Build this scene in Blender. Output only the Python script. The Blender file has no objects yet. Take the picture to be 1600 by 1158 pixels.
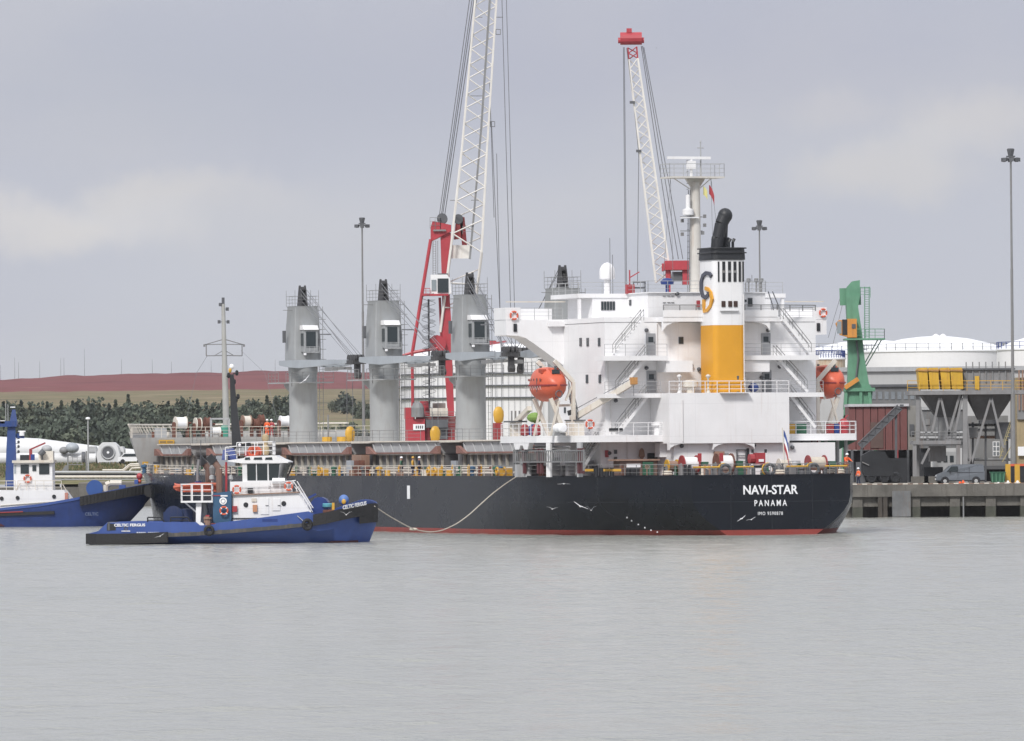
import bpy, bmesh, math, random
from mathutils import Vector, Matrix
R=math.radians; PI=math.pi
rnd=random.Random(7)
sc=bpy.context.scene; col=sc.collection
# ---------------- camera, world, sun, exposure ----------------
FPX=11140.0; HC=7.28; ROLL=0.0086; PITCH=math.atan(124.9/FPX); PHI=0.3508; SX,SY=21.74,600.0
fw=Vector((0,math.cos(PITCH),math.sin(PITCH))); up0=Vector((0,-math.sin(PITCH),math.cos(PITCH))); rt0=Vector((1,0,0))
rt=rt0*math.cos(ROLL)-up0*math.sin(ROLL); up=rt0*math.sin(ROLL)+up0*math.cos(ROLL)
cam=bpy.data.cameras.new('camera'); co=bpy.data.objects.new('camera',cam); col.objects.link(co)
cam.sensor_width=36; cam.lens=FPX/1600*36; cam.clip_start=1; cam.clip_end=20000
mm=Matrix((rt,up,-fw)).transposed().to_4x4(); mm.translation=Vector((0,0,HC)); co.matrix_world=mm
sc.camera=co
w=bpy.data.worlds.new('World'); sc.world=w; w.use_nodes=True
nt=w.node_tree; N=nt.nodes; L=nt.links; bg=N['Background']
SUN_EL=R(44); SUN_AZ=R(-158)   # behind the camera, a little to the left
def nd(T,typ,**kw):
    n=T.nodes.new(typ)
    for k,v in kw.items():
        if k in n.inputs: n.inputs[k].default_value=v
        else: setattr(n,k,v)
    return n
def ramp(T,stops,interp='LINEAR'):
    r=T.nodes.new('ShaderNodeValToRGB'); e=r.color_ramp.elements; r.color_ramp.interpolation=interp
    while len(e)<len(stops): e.new(.5)
    for i,(p,c) in enumerate(stops):
        e[i].position=p; e[i].color=(c[0],c[1],c[2],1) if hasattr(c,'__len__') else (c,c,c,1)
    return r
sky=nd(nt,'ShaderNodeTexSky'); sky.sky_type='NISHITA'; sky.sun_disc=False; sky.sun_elevation=SUN_EL; sky.sun_rotation=SUN_AZ
ray0=lambda px,py:(fw+rt*((px-800)/FPX)+up*((579-py)/FPX)).normalized()
tc=nd(nt,'ShaderNodeTexCoord'); sep=nd(nt,'ShaderNodeSeparateXYZ'); L.new(tc.outputs['Generated'],sep.inputs[0])
# overcast cloud sheet: broad vertical gradient plus soft drifting cloud lumps
gr=ramp(nt,[(0.0,(.57,.59,.645)),(.018,(.575,.595,.665)),(.035,(.555,.575,.655)),(.052,(.50,.515,.61)),(.07,(.515,.53,.62)),(.2,(.68,.70,.78)),(.5,(.95,.97,1.04)),(1,(1.25,1.27,1.34))]); L.new(sep.outputs[2],gr.inputs[0])
mp=nd(nt,'ShaderNodeMapping'); mp.inputs['Scale'].default_value=(1,1,1.9); mp.inputs['Location'].default_value=(.37,.1,.203); L.new(tc.outputs['Generated'],mp.inputs[0])
n1=nd(nt,'ShaderNodeTexNoise',Scale=22.0,Detail=5.0,Roughness=.5); L.new(mp.outputs[0],n1.inputs['Vector'])
r1=ramp(nt,[(.40,0),(.66,1)],'EASE'); L.new(n1.outputs[0],r1.inputs[0])
n2=nd(nt,'ShaderNodeTexNoise',Scale=9.0,Detail=3.0,Roughness=.5); L.new(mp.outputs[0],n2.inputs['Vector'])
r2=ramp(nt,[(.40,0),(.62,1)],'EASE'); L.new(n2.outputs[0],r2.inputs[0])
def mixc(T,fac,a,b,ty='MIX'):
    m=T.nodes.new('ShaderNodeMix'); m.data_type='RGBA'; m.blend_type=ty
    for s,v in ((0,fac),(6,a),(7,b)):
        if isinstance(v,(int,float)): m.inputs[s].default_value=v
        elif isinstance(v,tuple): m.inputs[s].default_value=(*v,1)
        else: T.links.new(v,m.inputs[s])
    return m.outputs[2]
def math_(T,op,a,b=0.0,c=None):
    m=T.nodes.new('ShaderNodeMath'); m.operation=op
    for i,v in enumerate((a,b) if c is None else (a,b,c)):
        if isinstance(v,(int,float)): m.inputs[i].default_value=v
        else: T.links.new(v,m.inputs[i])
    return m.outputs[0]
k1=math_(nt,'MULTIPLY',r1.outputs[0],.75)
cl=mixc(nt,math_(nt,'MULTIPLY',r2.outputs[0],.35),gr.outputs[0],(.49,.505,.60))
cl=mixc(nt,math_(nt,'MULTIPLY',k1,.35),cl,(.64,.63,.65))
# individual soft cloud banks, placed by direction and frayed by noise
geo=tc.outputs['Generated']; n3=nd(nt,'ShaderNodeTexNoise',Scale=60.0,Detail=8.0,Roughness=.62); L.new(geo,n3.inputs['Vector'])
off=nd(nt,'ShaderNodeVectorMath'); off.operation='MULTIPLY_ADD'; L.new(n3.outputs['Color'],off.inputs[0]); off.inputs[1].default_value=(.026,.0,.014); 
sb=nd(nt,'ShaderNodeVectorMath'); sb.operation='ADD'; sb.inputs[1].default_value=(-.013,0,-.007); L.new(geo,sb.inputs[0]); L.new(sb.outputs[0],off.inputs[2])
for px_,py_,sx_,sy_,cc,am in ((150,345,.014,.0042,(.74,.72,.72),.8),(60,375,.010,.0034,(.74,.71,.695),.7),(230,300,.010,.0030,(.70,.675,.67),.7),(10,330,.007,.0030,(.74,.71,.70),.6),(360,300,.010,.0030,(.66,.645,.665),.6),(1370,270,.011,.0040,(.69,.665,.655),.75),(1530,185,.012,.0045,(.685,.66,.66),.75),(1290,165,.008,.003,(.65,.63,.65),.6),(1440,225,.008,.003,(.68,.665,.68),.6),(450,350,.018,.006,(.63,.625,.65),.5),(1000,60,.05,.012,(.455,.465,.575),.55),(300,130,.035,.010,(.475,.50,.585),.5),(1250,420,.04,.008,(.53,.55,.65),.4),(780,330,.02,.006,(.60,.605,.665),.4)):
    d_=ray0(px_,py_); v1=nd(nt,'ShaderNodeVectorMath'); v1.operation='SUBTRACT'; L.new(off.outputs[0],v1.inputs[0]); v1.inputs[1].default_value=d_
    v2=nd(nt,'ShaderNodeVectorMath'); v2.operation='MULTIPLY'; L.new(v1.outputs[0],v2.inputs[0]); v2.inputs[1].default_value=(1/sx_,.3,1/sy_)
    v3=nd(nt,'ShaderNodeVectorMath'); v3.operation='LENGTH'; L.new(v2.outputs[0],v3.inputs[0])
    mr=nd(nt,'ShaderNodeMapRange'); mr.interpolation_type='SMOOTHSTEP'; L.new(v3.outputs['Value'],mr.inputs[0]); mr.inputs[1].default_value=.15; mr.inputs[2].default_value=1.5; mr.inputs[3].default_value=am*.72; mr.inputs[4].default_value=0
    cl=mixc(nt,mr.outputs[0],cl,cc)
sk=mixc(nt,1.0,sky.outputs[0],(.10,.10,.10),'MULTIPLY')
L.new(mixc(nt,.93,sk,cl),bg.inputs[0]); bg.inputs[1].default_value=1.0
sl=bpy.data.lights.new('sun','SUN'); so=bpy.data.objects.new('sun',sl); col.objects.link(so)
sl.energy=2.9; sl.angle=R(11); sl.color=(1,.965,.92)
so.rotation_euler=(R(90)-SUN_EL,0,R(-22))
vs=sc.view_settings; vs.view_transform='Standard'; vs.look='None'; vs.exposure=0.0; vs.gamma=1; vs.use_curve_mapping=False
# ---------------- pixel <-> place helpers ----------------
CAM=Vector((0,0,HC))
def ray(px,py): return fw+rt*((px-800)/FPX)+up*((579-py)/FPX)
def at(px,py,Y):
    d=ray(px,py); return CAM+d*(Y/d.y)
def onz(px,py,z):
    d=ray(px,py); return CAM+d*((z-HC)/d.z)
cp,sp=math.cos(PHI),math.sin(PHI)
def tol(v,pt=True):   # world -> ship local (t, s, z)
    x,y=(v.x-SX,v.y-SY) if pt else (v.x,v.y)
    return Vector((x*cp+y*sp,-x*sp+y*cp,v.z))
def on_t(px,py,t):
    o=tol(CAM); d=tol(ray(px,py),False); k=(t-o.x)/d.x; p=o+d*k; return p.y,p.z
def on_s(px,py,s):
    o=tol(CAM); d=tol(ray(px,py),False); k=(s-o.y)/d.y; p=o+d*k; return p.x,p.z
def ts(px,s): return on_s(px,700,s)[0]
def zs(px,py,s): return on_s(px,py,s)[1]
# ---------------- materials ----------------
MC={}
def M(name,c,rough=.55,metal=0.0,var=.12,sc_=.6,dirt=0.0,dc=(.16,.10,.06),bump=0.0,bs=6.0,spec=.5,emit=None,coat=0,seam=0,rusty=0):
    if name in MC: return MC[name]
    m=bpy.data.materials.new(name); m.use_nodes=True; T=m.node_tree; b=T.nodes['Principled BSDF']
    b.inputs['Roughness'].default_value=rough; b.inputs['Metallic'].default_value=metal; b.inputs['Specular IOR Level'].default_value=spec
    if coat: b.inputs['Coat Weight'].default_value=coat
    t=nd(T,'ShaderNodeTexCoord'); n=nd(T,'ShaderNodeTexNoise',Scale=sc_,Detail=6.0,Roughness=.6); T.links.new(t.outputs['Object'],n.inputs['Vector'])
    r=ramp(T,[(.32,tuple(x*(1-var) for x in c)),(.7,tuple(min(1,x*(1+var*.6)) for x in c))]); T.links.new(n.outputs[0],r.inputs[0])
    o=r.outputs[0]
    if dirt>0:
        mp=nd(T,'ShaderNodeMapping'); mp.inputs['Scale'].default_value=(1.6,1.6,.22); T.links.new(t.outputs['Object'],mp.inputs[0])
        q=nd(T,'ShaderNodeTexNoise',Scale=1.7,Detail=8.0,Roughness=.68); T.links.new(mp.outputs[0],q.inputs['Vector'])
        rr=ramp(T,[(.5,0),(.74,dirt)]); T.links.new(q.outputs[0],rr.inputs[0])
        o=mixc(T,rr.outputs[0],o,dc)
    if rusty:
        mp=nd(T,'ShaderNodeMapping'); mp.inputs['Scale'].default_value=(2.6,2.6,.10); T.links.new(t.outputs['Object'],mp.inputs[0])
        q=nd(T,'ShaderNodeTexNoise',Scale=1.0,Detail=5.0,Roughness=.6); T.links.new(mp.outputs[0],q.inputs['Vector'])
        rr=ramp(T,[(.62,0),(.74,rusty)]); T.links.new(q.outputs[0],rr.inputs[0]); o=mixc(T,rr.outputs[0],o,(.30,.15,.08))
    if seam:
        s3=nd(T,'ShaderNodeSeparateXYZ'); T.links.new(t.outputs['Object'],s3.inputs[0])
        a=math_(T,'FRACT',math_(T,'MULTIPLY',s3.outputs[2],.36)); a=math_(T,'LESS_THAN',a,.022)
        c2=math_(T,'FRACT',math_(T,'MULTIPLY',math_(T,'ADD',s3.outputs[0],math_(T,'MULTIPLY',s3.outputs[1],.77)),.27)); c2=math_(T,'LESS_THAN',c2,.016)
        o=mixc(T,math_(T,'MULTIPLY',math_(T,'MAXIMUM',a,c2),seam),o,(.25,.25,.25))
    T.links.new(o,b.inputs['Base Color'])
    rn=ramp(T,[(.3,max(.05,rough-.08)),(.7,min(1,rough+.1))]); T.links.new(n.outputs[0],rn.inputs[0]); T.links.new(rn.outputs[0],b.inputs['Roughness'])
    if bump>0:
        q=nd(T,'ShaderNodeTexNoise',Scale=bs,Detail=5.0); T.links.new(t.outputs['Object'],q.inputs['Vector'])
        bp=nd(T,'ShaderNodeBump',Strength=bump,Distance=.1); T.links.new(q.outputs[0],bp.inputs['Height']); T.links.new(bp.outputs[0],b.inputs['Normal'])
    if emit: b.inputs['Emission Color'].default_value=(*emit,1); b.inputs['Emission Strength'].default_value=1
    MC[name]=m; return m
white=M('white_paint',(.80,.80,.81),.42,var=.06,sc_=.35,dirt=.10,dc=(.5,.42,.34),seam=.09,rusty=.16)
cream=M('cream_paint',(.66,.62,.55),.5,var=.1,dirt=.4,dc=(.4,.24,.14))
pgrey=M('pale_grey_paint',(.40,.41,.42),.5,var=.1,dirt=.3,dc=(.22,.19,.16))
cgrey=M('ship_grey_paint',(.33,.345,.355),.5,var=.08,sc_=.4,dirt=.4,dc=(.22,.2,.18))
bgrey=M('bluish_grey_paint',(.36,.395,.43),.42,var=.08,dirt=.25,dc=(.24,.22,.2))
dgrey=M('dark_grey_metal',(.10,.105,.115),.55,var=.2)
mgrey=M('mid_grey_steel',(.22,.225,.23),.55,var=.15,dirt=.4)
black=M('black_paint',(.018,.02,.024),.5,var=.2)
rubber=M('black_rubber',(.02,.02,.022),.75,var=.3,bump=.3)
glass=M('dark_window_glass',(.03,.04,.045),.12,var=.1)
red=M('red_paint',(.38,.045,.055),.42,var=.15,dirt=.2,dc=(.25,.05,.04))
dred=M('faded_red_paint',(.28,.035,.04),.5,var=.2,dirt=.3)
rust=M('rusty_brown_steel',(.16,.065,.045),.8,var=.35,sc_=2)
orange=M('lifeboat_orange',(.62,.12,.06),.42,var=.12,dirt=.25,dc=(.45,.06,.04))
hiviz=M('hi_vis_orange',(.85,.13,.03),.7,var=.1)
yellow=M('yellow_paint',(.60,.345,.04),.45,var=.12,dirt=.25)
green=M('green_paint',(.12,.29,.185),.5,var=.15,dirt=.35,dc=(.05,.12,.08))
dgreen=M('dark_green_paint',(.03,.12,.07),.5,var=.2)
blue=M('blue_hull_paint',(.045,.09,.30),.4,var=.12,dirt=.2,dc=(.05,.06,.12))
dblue=M('dark_blue_paint',(.018,.045,.20),.4,var=.2,dirt=.2,dc=(.03,.03,.06))
teal=M('teal_blue_paint',(.035,.10,.19),.45,var=.12,dirt=.2,dc=(.04,.05,.06))
tan=M('tan_brown_steel',(.30,.19,.14),.6,var=.2,dirt=.5,dc=(.15,.07,.04))
skin=M('skin',(.42,.22,.15),.6,var=.05)
navy=M('navy_cloth',(.02,.03,.07),.8,var=.2)
rope=M('mooring_rope',(.55,.50,.42),.85,var=.15,sc_=4)
wrope=M('white_rope',(.78,.78,.78),.8,var=.08,sc_=5)
wire=M('steel_wire',(.16,.165,.18),.5,var=.1)
concrete=M('weathered_concrete',(.14,.132,.118),.85,var=.35,sc_=.5,dirt=.7,dc=(.06,.055,.045),bump=.3)
cratehood=M('weathered_hood',(.30,.27,.2),.8,var=.3)
# ---------------- mesh builder ----------------
class MB:
    def __init__(s): s.v=[]; s.f=[]; s.m=[]; s.mi=0; s.X=None
    def add(s,vs_,fs):
        o=len(s.v)
        for p in vs_:
            p=Vector(p); s.v.append(s.X@p if s.X else p)
        for f in fs: s.f.append([o+i for i in f]); s.m.append(s.mi)
        return s
    def box(s,a,b):
        x0,y0,z0=(min(a[i],b[i]) for i in range(3)); x1,y1,z1=(max(a[i],b[i]) for i in range(3))
        return s.add([(x0,y0,z0),(x1,y0,z0),(x1,y1,z0),(x0,y1,z0),(x0,y0,z1),(x1,y0,z1),(x1,y1,z1),(x0,y1,z1)],
            [(0,3,2,1),(4,5,6,7),(0,1,5,4),(1,2,6,5),(2,3,7,6),(3,0,4,7)])
    def cb(s,c,d): return s.box([c[i]-d[i]/2 for i in range(3)],[c[i]+d[i]/2 for i in range(3)])
    def fr(s,p0,p1):
        a=Vector(p0); b=Vector(p1); d=(b-a).normalized(); u=Vector((0,0,1)) if abs(d.z)<.95 else Vector((0,1,0))
        x=d.cross(u).normalized(); y=x.cross(d).normalized(); return a,b,x,y
    def bar(s,p0,p1,w_,h=None):
        h=h or w_; a,b,x,y=s.fr(p0,p1); v=[]
        for p in (a,b):
            for i,j in ((-1,-1),(1,-1),(1,1),(-1,1)): v.append(p+x*(i*w_/2)+y*(j*h/2))
        return s.add(v,[(0,1,2,3),(7,6,5,4),(0,4,5,1),(1,5,6,2),(2,6,7,3),(3,7,4,0)])
    def tube(s,p0,p1,r,n=6,r2=None,cap=True):
        r2=r if r2 is None else r2; a,b,x,y=s.fr(p0,p1); v=[]
        for p,q in ((a,r),(b,r2)):
            for i in range(n):
                t=2*PI*i/n; v.append(p+x*(math.cos(t)*q)+y*(math.sin(t)*q))
        f=[(i,(i+1)%n,n+(i+1)%n,n+i) for i in range(n)]
        if cap: f+= [tuple(range(n-1,-1,-1)),tuple(range(n,2*n))]
        return s.add(v,f)
    def path(s,pts,r,n=5):
        for a,b in zip(pts,pts[1:]):
            if (Vector(a)-Vector(b)).length>1e-5: s.tube(a,b,r,n)
        return s
    def lathe(s,prof,c=(0,0,0),n=16,axis='z',ex=1,ey=1,a0=0,a1=2*PI):
        v=[];full=abs(a1-a0-2*PI)<1e-6; k=n if full else n+1
        for r,h in prof:
            for i in range(k):
                t=a0+(a1-a0)*i/n; x,y=r*math.cos(t)*ex,r*math.sin(t)*ey
                p=(x,y,h) if axis=='z' else ((h,x,y) if axis=='x' else (y,h,x))
                v.append((p[0]+c[0],p[1]+c[1],p[2]+c[2]))
        f=[]
        for j in range(len(prof)-1):
            for i in range(n):
                i2=(i+1)%k; f.append((j*k+i,j*k+i2,(j+1)*k+i2,(j+1)*k+i))
        if full:
            if prof[0][0]>1e-4: f.append(tuple(range(k-1,-1,-1)))
            if prof[-1][0]>1e-4: f.append(tuple(range((len(prof)-1)*k,len(prof)*k)))
        return s.add(v,f)
    def prism(s,poly,ax,d0,d1):   # polygon in the two other axes, extruded along ax
        def P(a,b,d): return {'x':(d,a,b),'y':(a,d,b),'z':(a,b,d)}[ax]
        n=len(poly); v=[P(a,b,d0) for a,b in poly]+[P(a,b,d1) for a,b in poly]
        return s.add(v,[tuple(range(n)),tuple(range(2*n-1,n-1,-1))]+[(i,n+i,n+(i+1)%n,(i+1)%n) for i in range(n)])
    def ell(s,c,r,n=10,m=6): 
        return s.lathe([(max(1e-5,math.sin(PI*j/m))*r[0],-math.cos(PI*j/m)*r[2]) for j in range(m+1)],c,n,ex=1,ey=r[1]/r[0])
    def torus(s,c,R_,r,axis='y',n=16,m=6):
        v=[]
        for i in range(n):
            a=2*PI*i/n
            for j in range(m):
                b=2*PI*j/m; q=R_+r*math.cos(b); x,y,z=q*math.cos(a),q*math.sin(a),r*math.sin(b)
                p=(x,y,z) if axis=='z' else ((z,x,y) if axis=='x' else (x,z,y))
                v.append((c[0]+p[0],c[1]+p[1],c[2]+p[2]))
        return s.add(v,[(i*m+j,((i+1)%n)*m+j,((i+1)%n)*m+(j+1)%m,i*m+(j+1)%m) for i in range(n) for j in range(m)])
    def loft(s,rings,close=True,caps=True):
        n=len(rings[0]); v=[p for r in rings for p in r]; f=[]
        for j in range(len(rings)-1):
            for i in range(n if close else n-1): f.append((j*n+i,j*n+(i+1)%n,(j+1)*n+(i+1)%n,(j+1)*n+i))
        if caps and close: f+=[tuple(range(n-1,-1,-1)),tuple(range((len(rings)-1)*n,len(rings)*n))]
        return s.add(v,f)
    def rail(s,pts,h=1.05,sp_=1.5,r=.028,nr=3):
        pts=[Vector(p) for p in pts]
        for a,b in zip(pts,pts[1:]):
            ln=(b-a).length; k=max(1,round(ln/sp_))
            for i in range(k+1):
                p=a.lerp(b,i/k); s.bar(p,p+Vector((0,0,h)),r*1.9)
            for j in range(nr): z=Vector((0,0,h*(j+1)/nr)); s.bar(a+z,b+z,r*(2.2 if j==nr-1 else 1.3))
        return s
    def build(s,name,mats,parent=None,smooth=False,kind=None,loc=None,fix=True):
        me=bpy.data.meshes.new(name); me.from_pydata(s.v,[],s.f)
        if not isinstance(mats,(list,tuple)): mats=[mats]
        for m in mats: me.materials.append(m)
        if len(mats)>1: me.polygons.foreach_set('material_index',s.m)
        if fix:
            bm=bmesh.new(); bm.from_mesh(me); bmesh.ops.recalc_face_normals(bm,faces=bm.faces); bm.to_mesh(me); bm.free()
        if smooth:
            me.polygons.foreach_set('use_smooth',[True]*len(me.polygons)); me.set_sharp_from_angle(angle=R(38))
        me.update()
        return link(name,me,parent,kind,loc)
def link(name,me,parent=None,kind=None,loc=None):
    o=bpy.data.objects.new(name,me); col.objects.link(o)
    if parent: o.parent=parent
    if loc is not None: o.location=loc
    if kind: o['kind']=kind
    return o
def tag(o,label,cat,group=None):
    o['label']=label; o['category']=cat
    if group: o['group']=group
    return o
def thing(name,label,cat,loc=(0,0,0),rz=0,group=None):
    o=bpy.data.objects.new(name,None); o.empty_display_size=.2; col.objects.link(o); o.location=loc; o.rotation_euler=(0,0,rz)
    return tag(o,label,cat,group)
def kids(o): return [c for c in KIDS.get(o.name,[])]
def copy_tree(o,parent=None,loc=None,rz=None,label=None):
    c=o.copy(); col.objects.link(c)
    if parent: c.parent=parent
    if loc is not None: c.location=loc
    if rz is not None: c.rotation_euler=(0,0,rz)
    if label: c['label']=label
    for ch in o.children: copy_tree(ch,c)
    return c
def text(body,size,mat,parent,name='lettering',bold=.0,sx=1,space=1):
    cu=bpy.data.curves.new('t','FONT'); cu.body=body; cu.size=size; cu.extrude=.015; cu.offset=bold; cu.align_x='CENTER'; cu.align_y='CENTER'; cu.space_character=space
    to=bpy.data.objects.new('t',cu); col.objects.link(to); dg=bpy.context.evaluated_depsgraph_get()
    me=bpy.data.meshes.new_from_object(to.evaluated_get(dg)); bpy.data.objects.remove(to)
    for v in me.vertices: v.co.x*=sx
    me.materials.clear(); me.materials.append(mat)
    return link(name,me,parent)
def frame_to(o,origin,xdir,ydir):   # place text: local x along xdir, local y (text up) along ydir
    x=Vector(xdir).normalized(); y=Vector(ydir); y=(y-x*y.dot(x)).normalized(); z=x.cross(y)
    m=Matrix((x,y,z)).transposed().to_4x4(); m.translation=Vector(origin); o.matrix_local=m
    return o
# ---------------- water, land ----------------
def wmat():
    m=bpy.data.materials.new('harbour_water'); m.use_nodes=True; T=m.node_tree; b=T.nodes['Principled BSDF']
    t=nd(T,'ShaderNodeTexCoord')
    mp=nd(T,'ShaderNodeMapping'); mp.inputs['Scale'].default_value=(.03,.012,1); T.links.new(t.outputs['Object'],mp.inputs[0])
    n=nd(T,'ShaderNodeTexNoise',Scale=1.0,Detail=4.0); T.links.new(mp.outputs[0],n.inputs['Vector'])
    r=ramp(T,[(.35,(.295,.302,.274)),(.65,(.32,.322,.292))]); T.links.new(n.outputs[0],r.inputs[0]); T.links.new(r.outputs[0],b.inputs['Base Color'])
    b.inputs['Roughness'].default_value=.14; b.inputs['IOR'].default_value=1.33
    h=None
    for scl,amp,st in ((.8,.15,1.1),(2.2,.10,1.0),(5.0,.035,1.0)):
        mp=nd(T,'ShaderNodeMapping'); mp.inputs['Scale'].default_value=(scl,scl*st,1); mp.inputs['Rotation'].default_value=(0,0,R(12)); T.links.new(t.outputs['Object'],mp.inputs[0])
        q=nd(T,'ShaderNodeTexNoise',Scale=1.0,Detail=4.0,Roughness=.55); T.links.new(mp.outputs[0],q.inputs['Vector'])
        v=math_(T,'MULTIPLY',q.outputs[0],amp); h=v if h is None else math_(T,'ADD',h,v)
    bp=nd(T,'ShaderNodeBump',Strength=1.0,Distance=1.0); T.links.new(h,bp.inputs['Height']); T.links.new(bp.outputs[0],b.inputs['Normal'])
    return m
import numpy as np
WM=wmat()
MB().add([(-1500,-300,0),(1500,-300,0),(1500,130,0),(16.25,130,0),(-16.25,130,0),(-1500,130,0),(-1500,1015,0),(-126.875,1015,0),(126.875,1015,0),(1500,1015,0),(1500,1300,0),(-1500,1300,0)],[(0,1,2,3,4,5),(5,4,7,6),(3,2,9,8),(6,7,8,9,10,11)]).build('water',WM,kind='structure')
def sea():   # wind chop as real geometry over the basin
    ys=[130.0]
    while ys[-1]<1015: ys.append(min(1015.0,ys[-1]+max(.32,ys[-1]*.0014)))
    ys=np.array(ys); nc=430; u=np.linspace(-1,1,nc+1)
    X=ys[:,None]*.125*u[None,:]; Y=np.repeat(ys[:,None],nc+1,1); rs=np.random.RandomState(4); Z=np.zeros_like(X)
    for i in range(46):
        lam=1.3*(4.5**rs.rand()); th=R(-90)+R(20)+rs.randn()*.55; k=2*PI/lam; a=.0027*lam**.7*(.5+rs.rand())
        Z+=a*np.sin(k*(X*math.cos(th)+Y*math.sin(th))+rs.rand()*6.28)*np.clip((lam/(ys*.0014*2.6)),0,1)[:,None]**1.5
    g=1+.18*np.sin(X*.05+Y*.017+1)+.15*np.sin(X*.11-Y*.031+2); Z*=np.clip(g,.35,1.7)*.85*np.clip((1-np.abs(u))*9,0,1)[None,:]*np.clip((ys-130)/20,0,1)[:,None]
    n=len(ys); V=np.stack([X,Y,Z],-1).reshape(-1,3); idx=np.arange(n*(nc+1)).reshape(n,nc+1)
    F=np.stack([idx[:-1,:-1],idx[:-1,1:],idx[1:,1:],idx[1:,:-1]],-1).reshape(-1,4)
    me=bpy.data.meshes.new('water'); me.vertices.add(len(V)); me.vertices.foreach_set('co',V.ravel()); me.loops.add(F.size); me.loops.foreach_set('vertex_index',F.ravel().astype(np.int32))
    me.polygons.add(len(F)); me.polygons.foreach_set('loop_start',np.arange(0,F.size,4,dtype=np.int32)); me.polygons.foreach_set('use_smooth',np.ones(len(F),bool)); me.update(); me.validate(); me.materials.append(WM)
    link('water',me,kind='structure')
sea()
grass=M('rough_grass',(.15,.155,.075),.9,var=.45,sc_=.12,dirt=.0,bump=.3)
apron=M('quay_apron',(.23,.21,.18),.9,var=.25,sc_=.2,dirt=.3)
# far shore land, fields and red mud hill: one terrain sheet
def lerp(tab,x):
    if x<=tab[0][0]: return tab[0][1]
    for (a,va),(b,vb) in zip(tab,tab[1:]):
        if x<=b: return va+(vb-va)*(x-a)/(b-a)
    return tab[-1][1]
def hn(x,y,s=1):
    return math.sin(x*.013*s+1.3)*.5+math.sin(x*.031*s+y*.01)*.3+math.sin(x*.071*s-y*.02+2)*.2
def terr(X,Y):
    base=lerp([(1020,3.0),(1046,5.6),(1400,6.0),(2000,15),(2500,22.5),(3200,35.5),(3240,36)],Y)
    if Y>2400: base+=hn(X,Y)*.6
    if Y>=3250:
        px=800+X/Y*FPX
        tk=lerp([(-100,.72),(0,.74),(90,.86),(160,.95),(200,1.0),(420,1.02),(560,.97),(640,.9),(900,.3),(1200,0),(9000,0)],px)
        base=36+10.9*tk*min(1,(Y-3250)/260)**.6+hn(X,Y,4)*.55+hn(X*1.7,Y,9)*.35
    px=800+X/Y*FPX
    if px>900: base*=lerp([(900,1),(1300,.35),(3000,.3)],px)
    return base
def tmat():
    m=bpy.data.materials.new('far_land'); m.use_nodes=True; T=m.node_tree; b=T.nodes['Principled BSDF']; b.inputs['Roughness'].default_value=.95; b.inputs['Specular IOR Level'].default_value=.1
    t=nd(T,'ShaderNodeTexCoord'); sp2=nd(T,'ShaderNodeSeparateXYZ'); T.links.new(t.outputs['Object'],sp2.inputs[0])
    mp=nd(T,'ShaderNodeMapping'); mp.inputs['Scale'].default_value=(.011,.014,.25); T.links.new(t.outputs['Object'],mp.inputs[0])
    n=nd(T,'ShaderNodeTexNoise',Scale=1.0,Detail=7.0,Roughness=.65); T.links.new(mp.outputs[0],n.inputs['Vector'])
    fld=ramp(T,[(.38,(.10,.095,.055)),(.47,(.21,.165,.105)),(.54,(.13,.125,.065)),(.63,(.25,.20,.13)),(.72,(.15,.14,.085))]); T.links.new(n.outputs[0],fld.inputs[0])
    mud=ramp(T,[(.3,(.13,.048,.050)),(.5,(.185,.068,.070)),(.62,(.16,.062,.06)),(.72,(.25,.115,.105))]); T.links.new(n.outputs[0],mud.inputs[0])
    gs=ramp(T,[(.3,(.09,.10,.045)),(.5,(.16,.155,.08)),(.7,(.22,.19,.12))])
    n2=nd(T,'ShaderNodeTexNoise',Scale=.35,Detail=6.0,Roughness=.6); T.links.new(t.outputs['Object'],n2.inputs['Vector']); T.links.new(n2.outputs[0],gs.inputs[0])
    y=sp2.outputs[1]
    a=math_(T,'GREATER_THAN',y,2100.0); c=mixc(T,a,gs.outputs[0],fld.outputs[0])
    y2=math_(T,'ADD',y,math_(T,'MULTIPLY',n.outputs[0],40.0))
    a=math_(T,'GREATER_THAN',y2,3262.0); c=mixc(T,a,c,mud.outputs[0]); T.links.new(c,b.inputs['Base Color'])
    return m
ys=[1020,1030,1046,1100,1200,1400,1600,1800,2000,2200,2400,2500,2600,2700,2800,2900,3000,3100,3200,3250,3270,3300,3340,3380,3430,3470,3510,3600,3900,4600,6000]
NX=220; v=[];f=[]
for j,Y in enumerate(ys):
    for i in range(NX+1):
        px=-700+3100*i/NX; X=(px-800)/FPX*Y
        v.append((X,Y,terr(X,Y) if Y<3600 else (terr(X,3510) if Y<3700 else terr(X,3510)*.9)))
for j in range(len(ys)-1):
    for i in range(NX): a=j*(NX+1)+i; f.append((a,a+1,a+NX+2,a+NX+1))
MB().add(v,f).build('hills',tmat(),kind='structure',smooth=True)
# shore wall below the grass bank on the left
MB().box((-400,1019,-2),(120,1021,2.6)).build('shore_wall',concrete,kind='structure')
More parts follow.
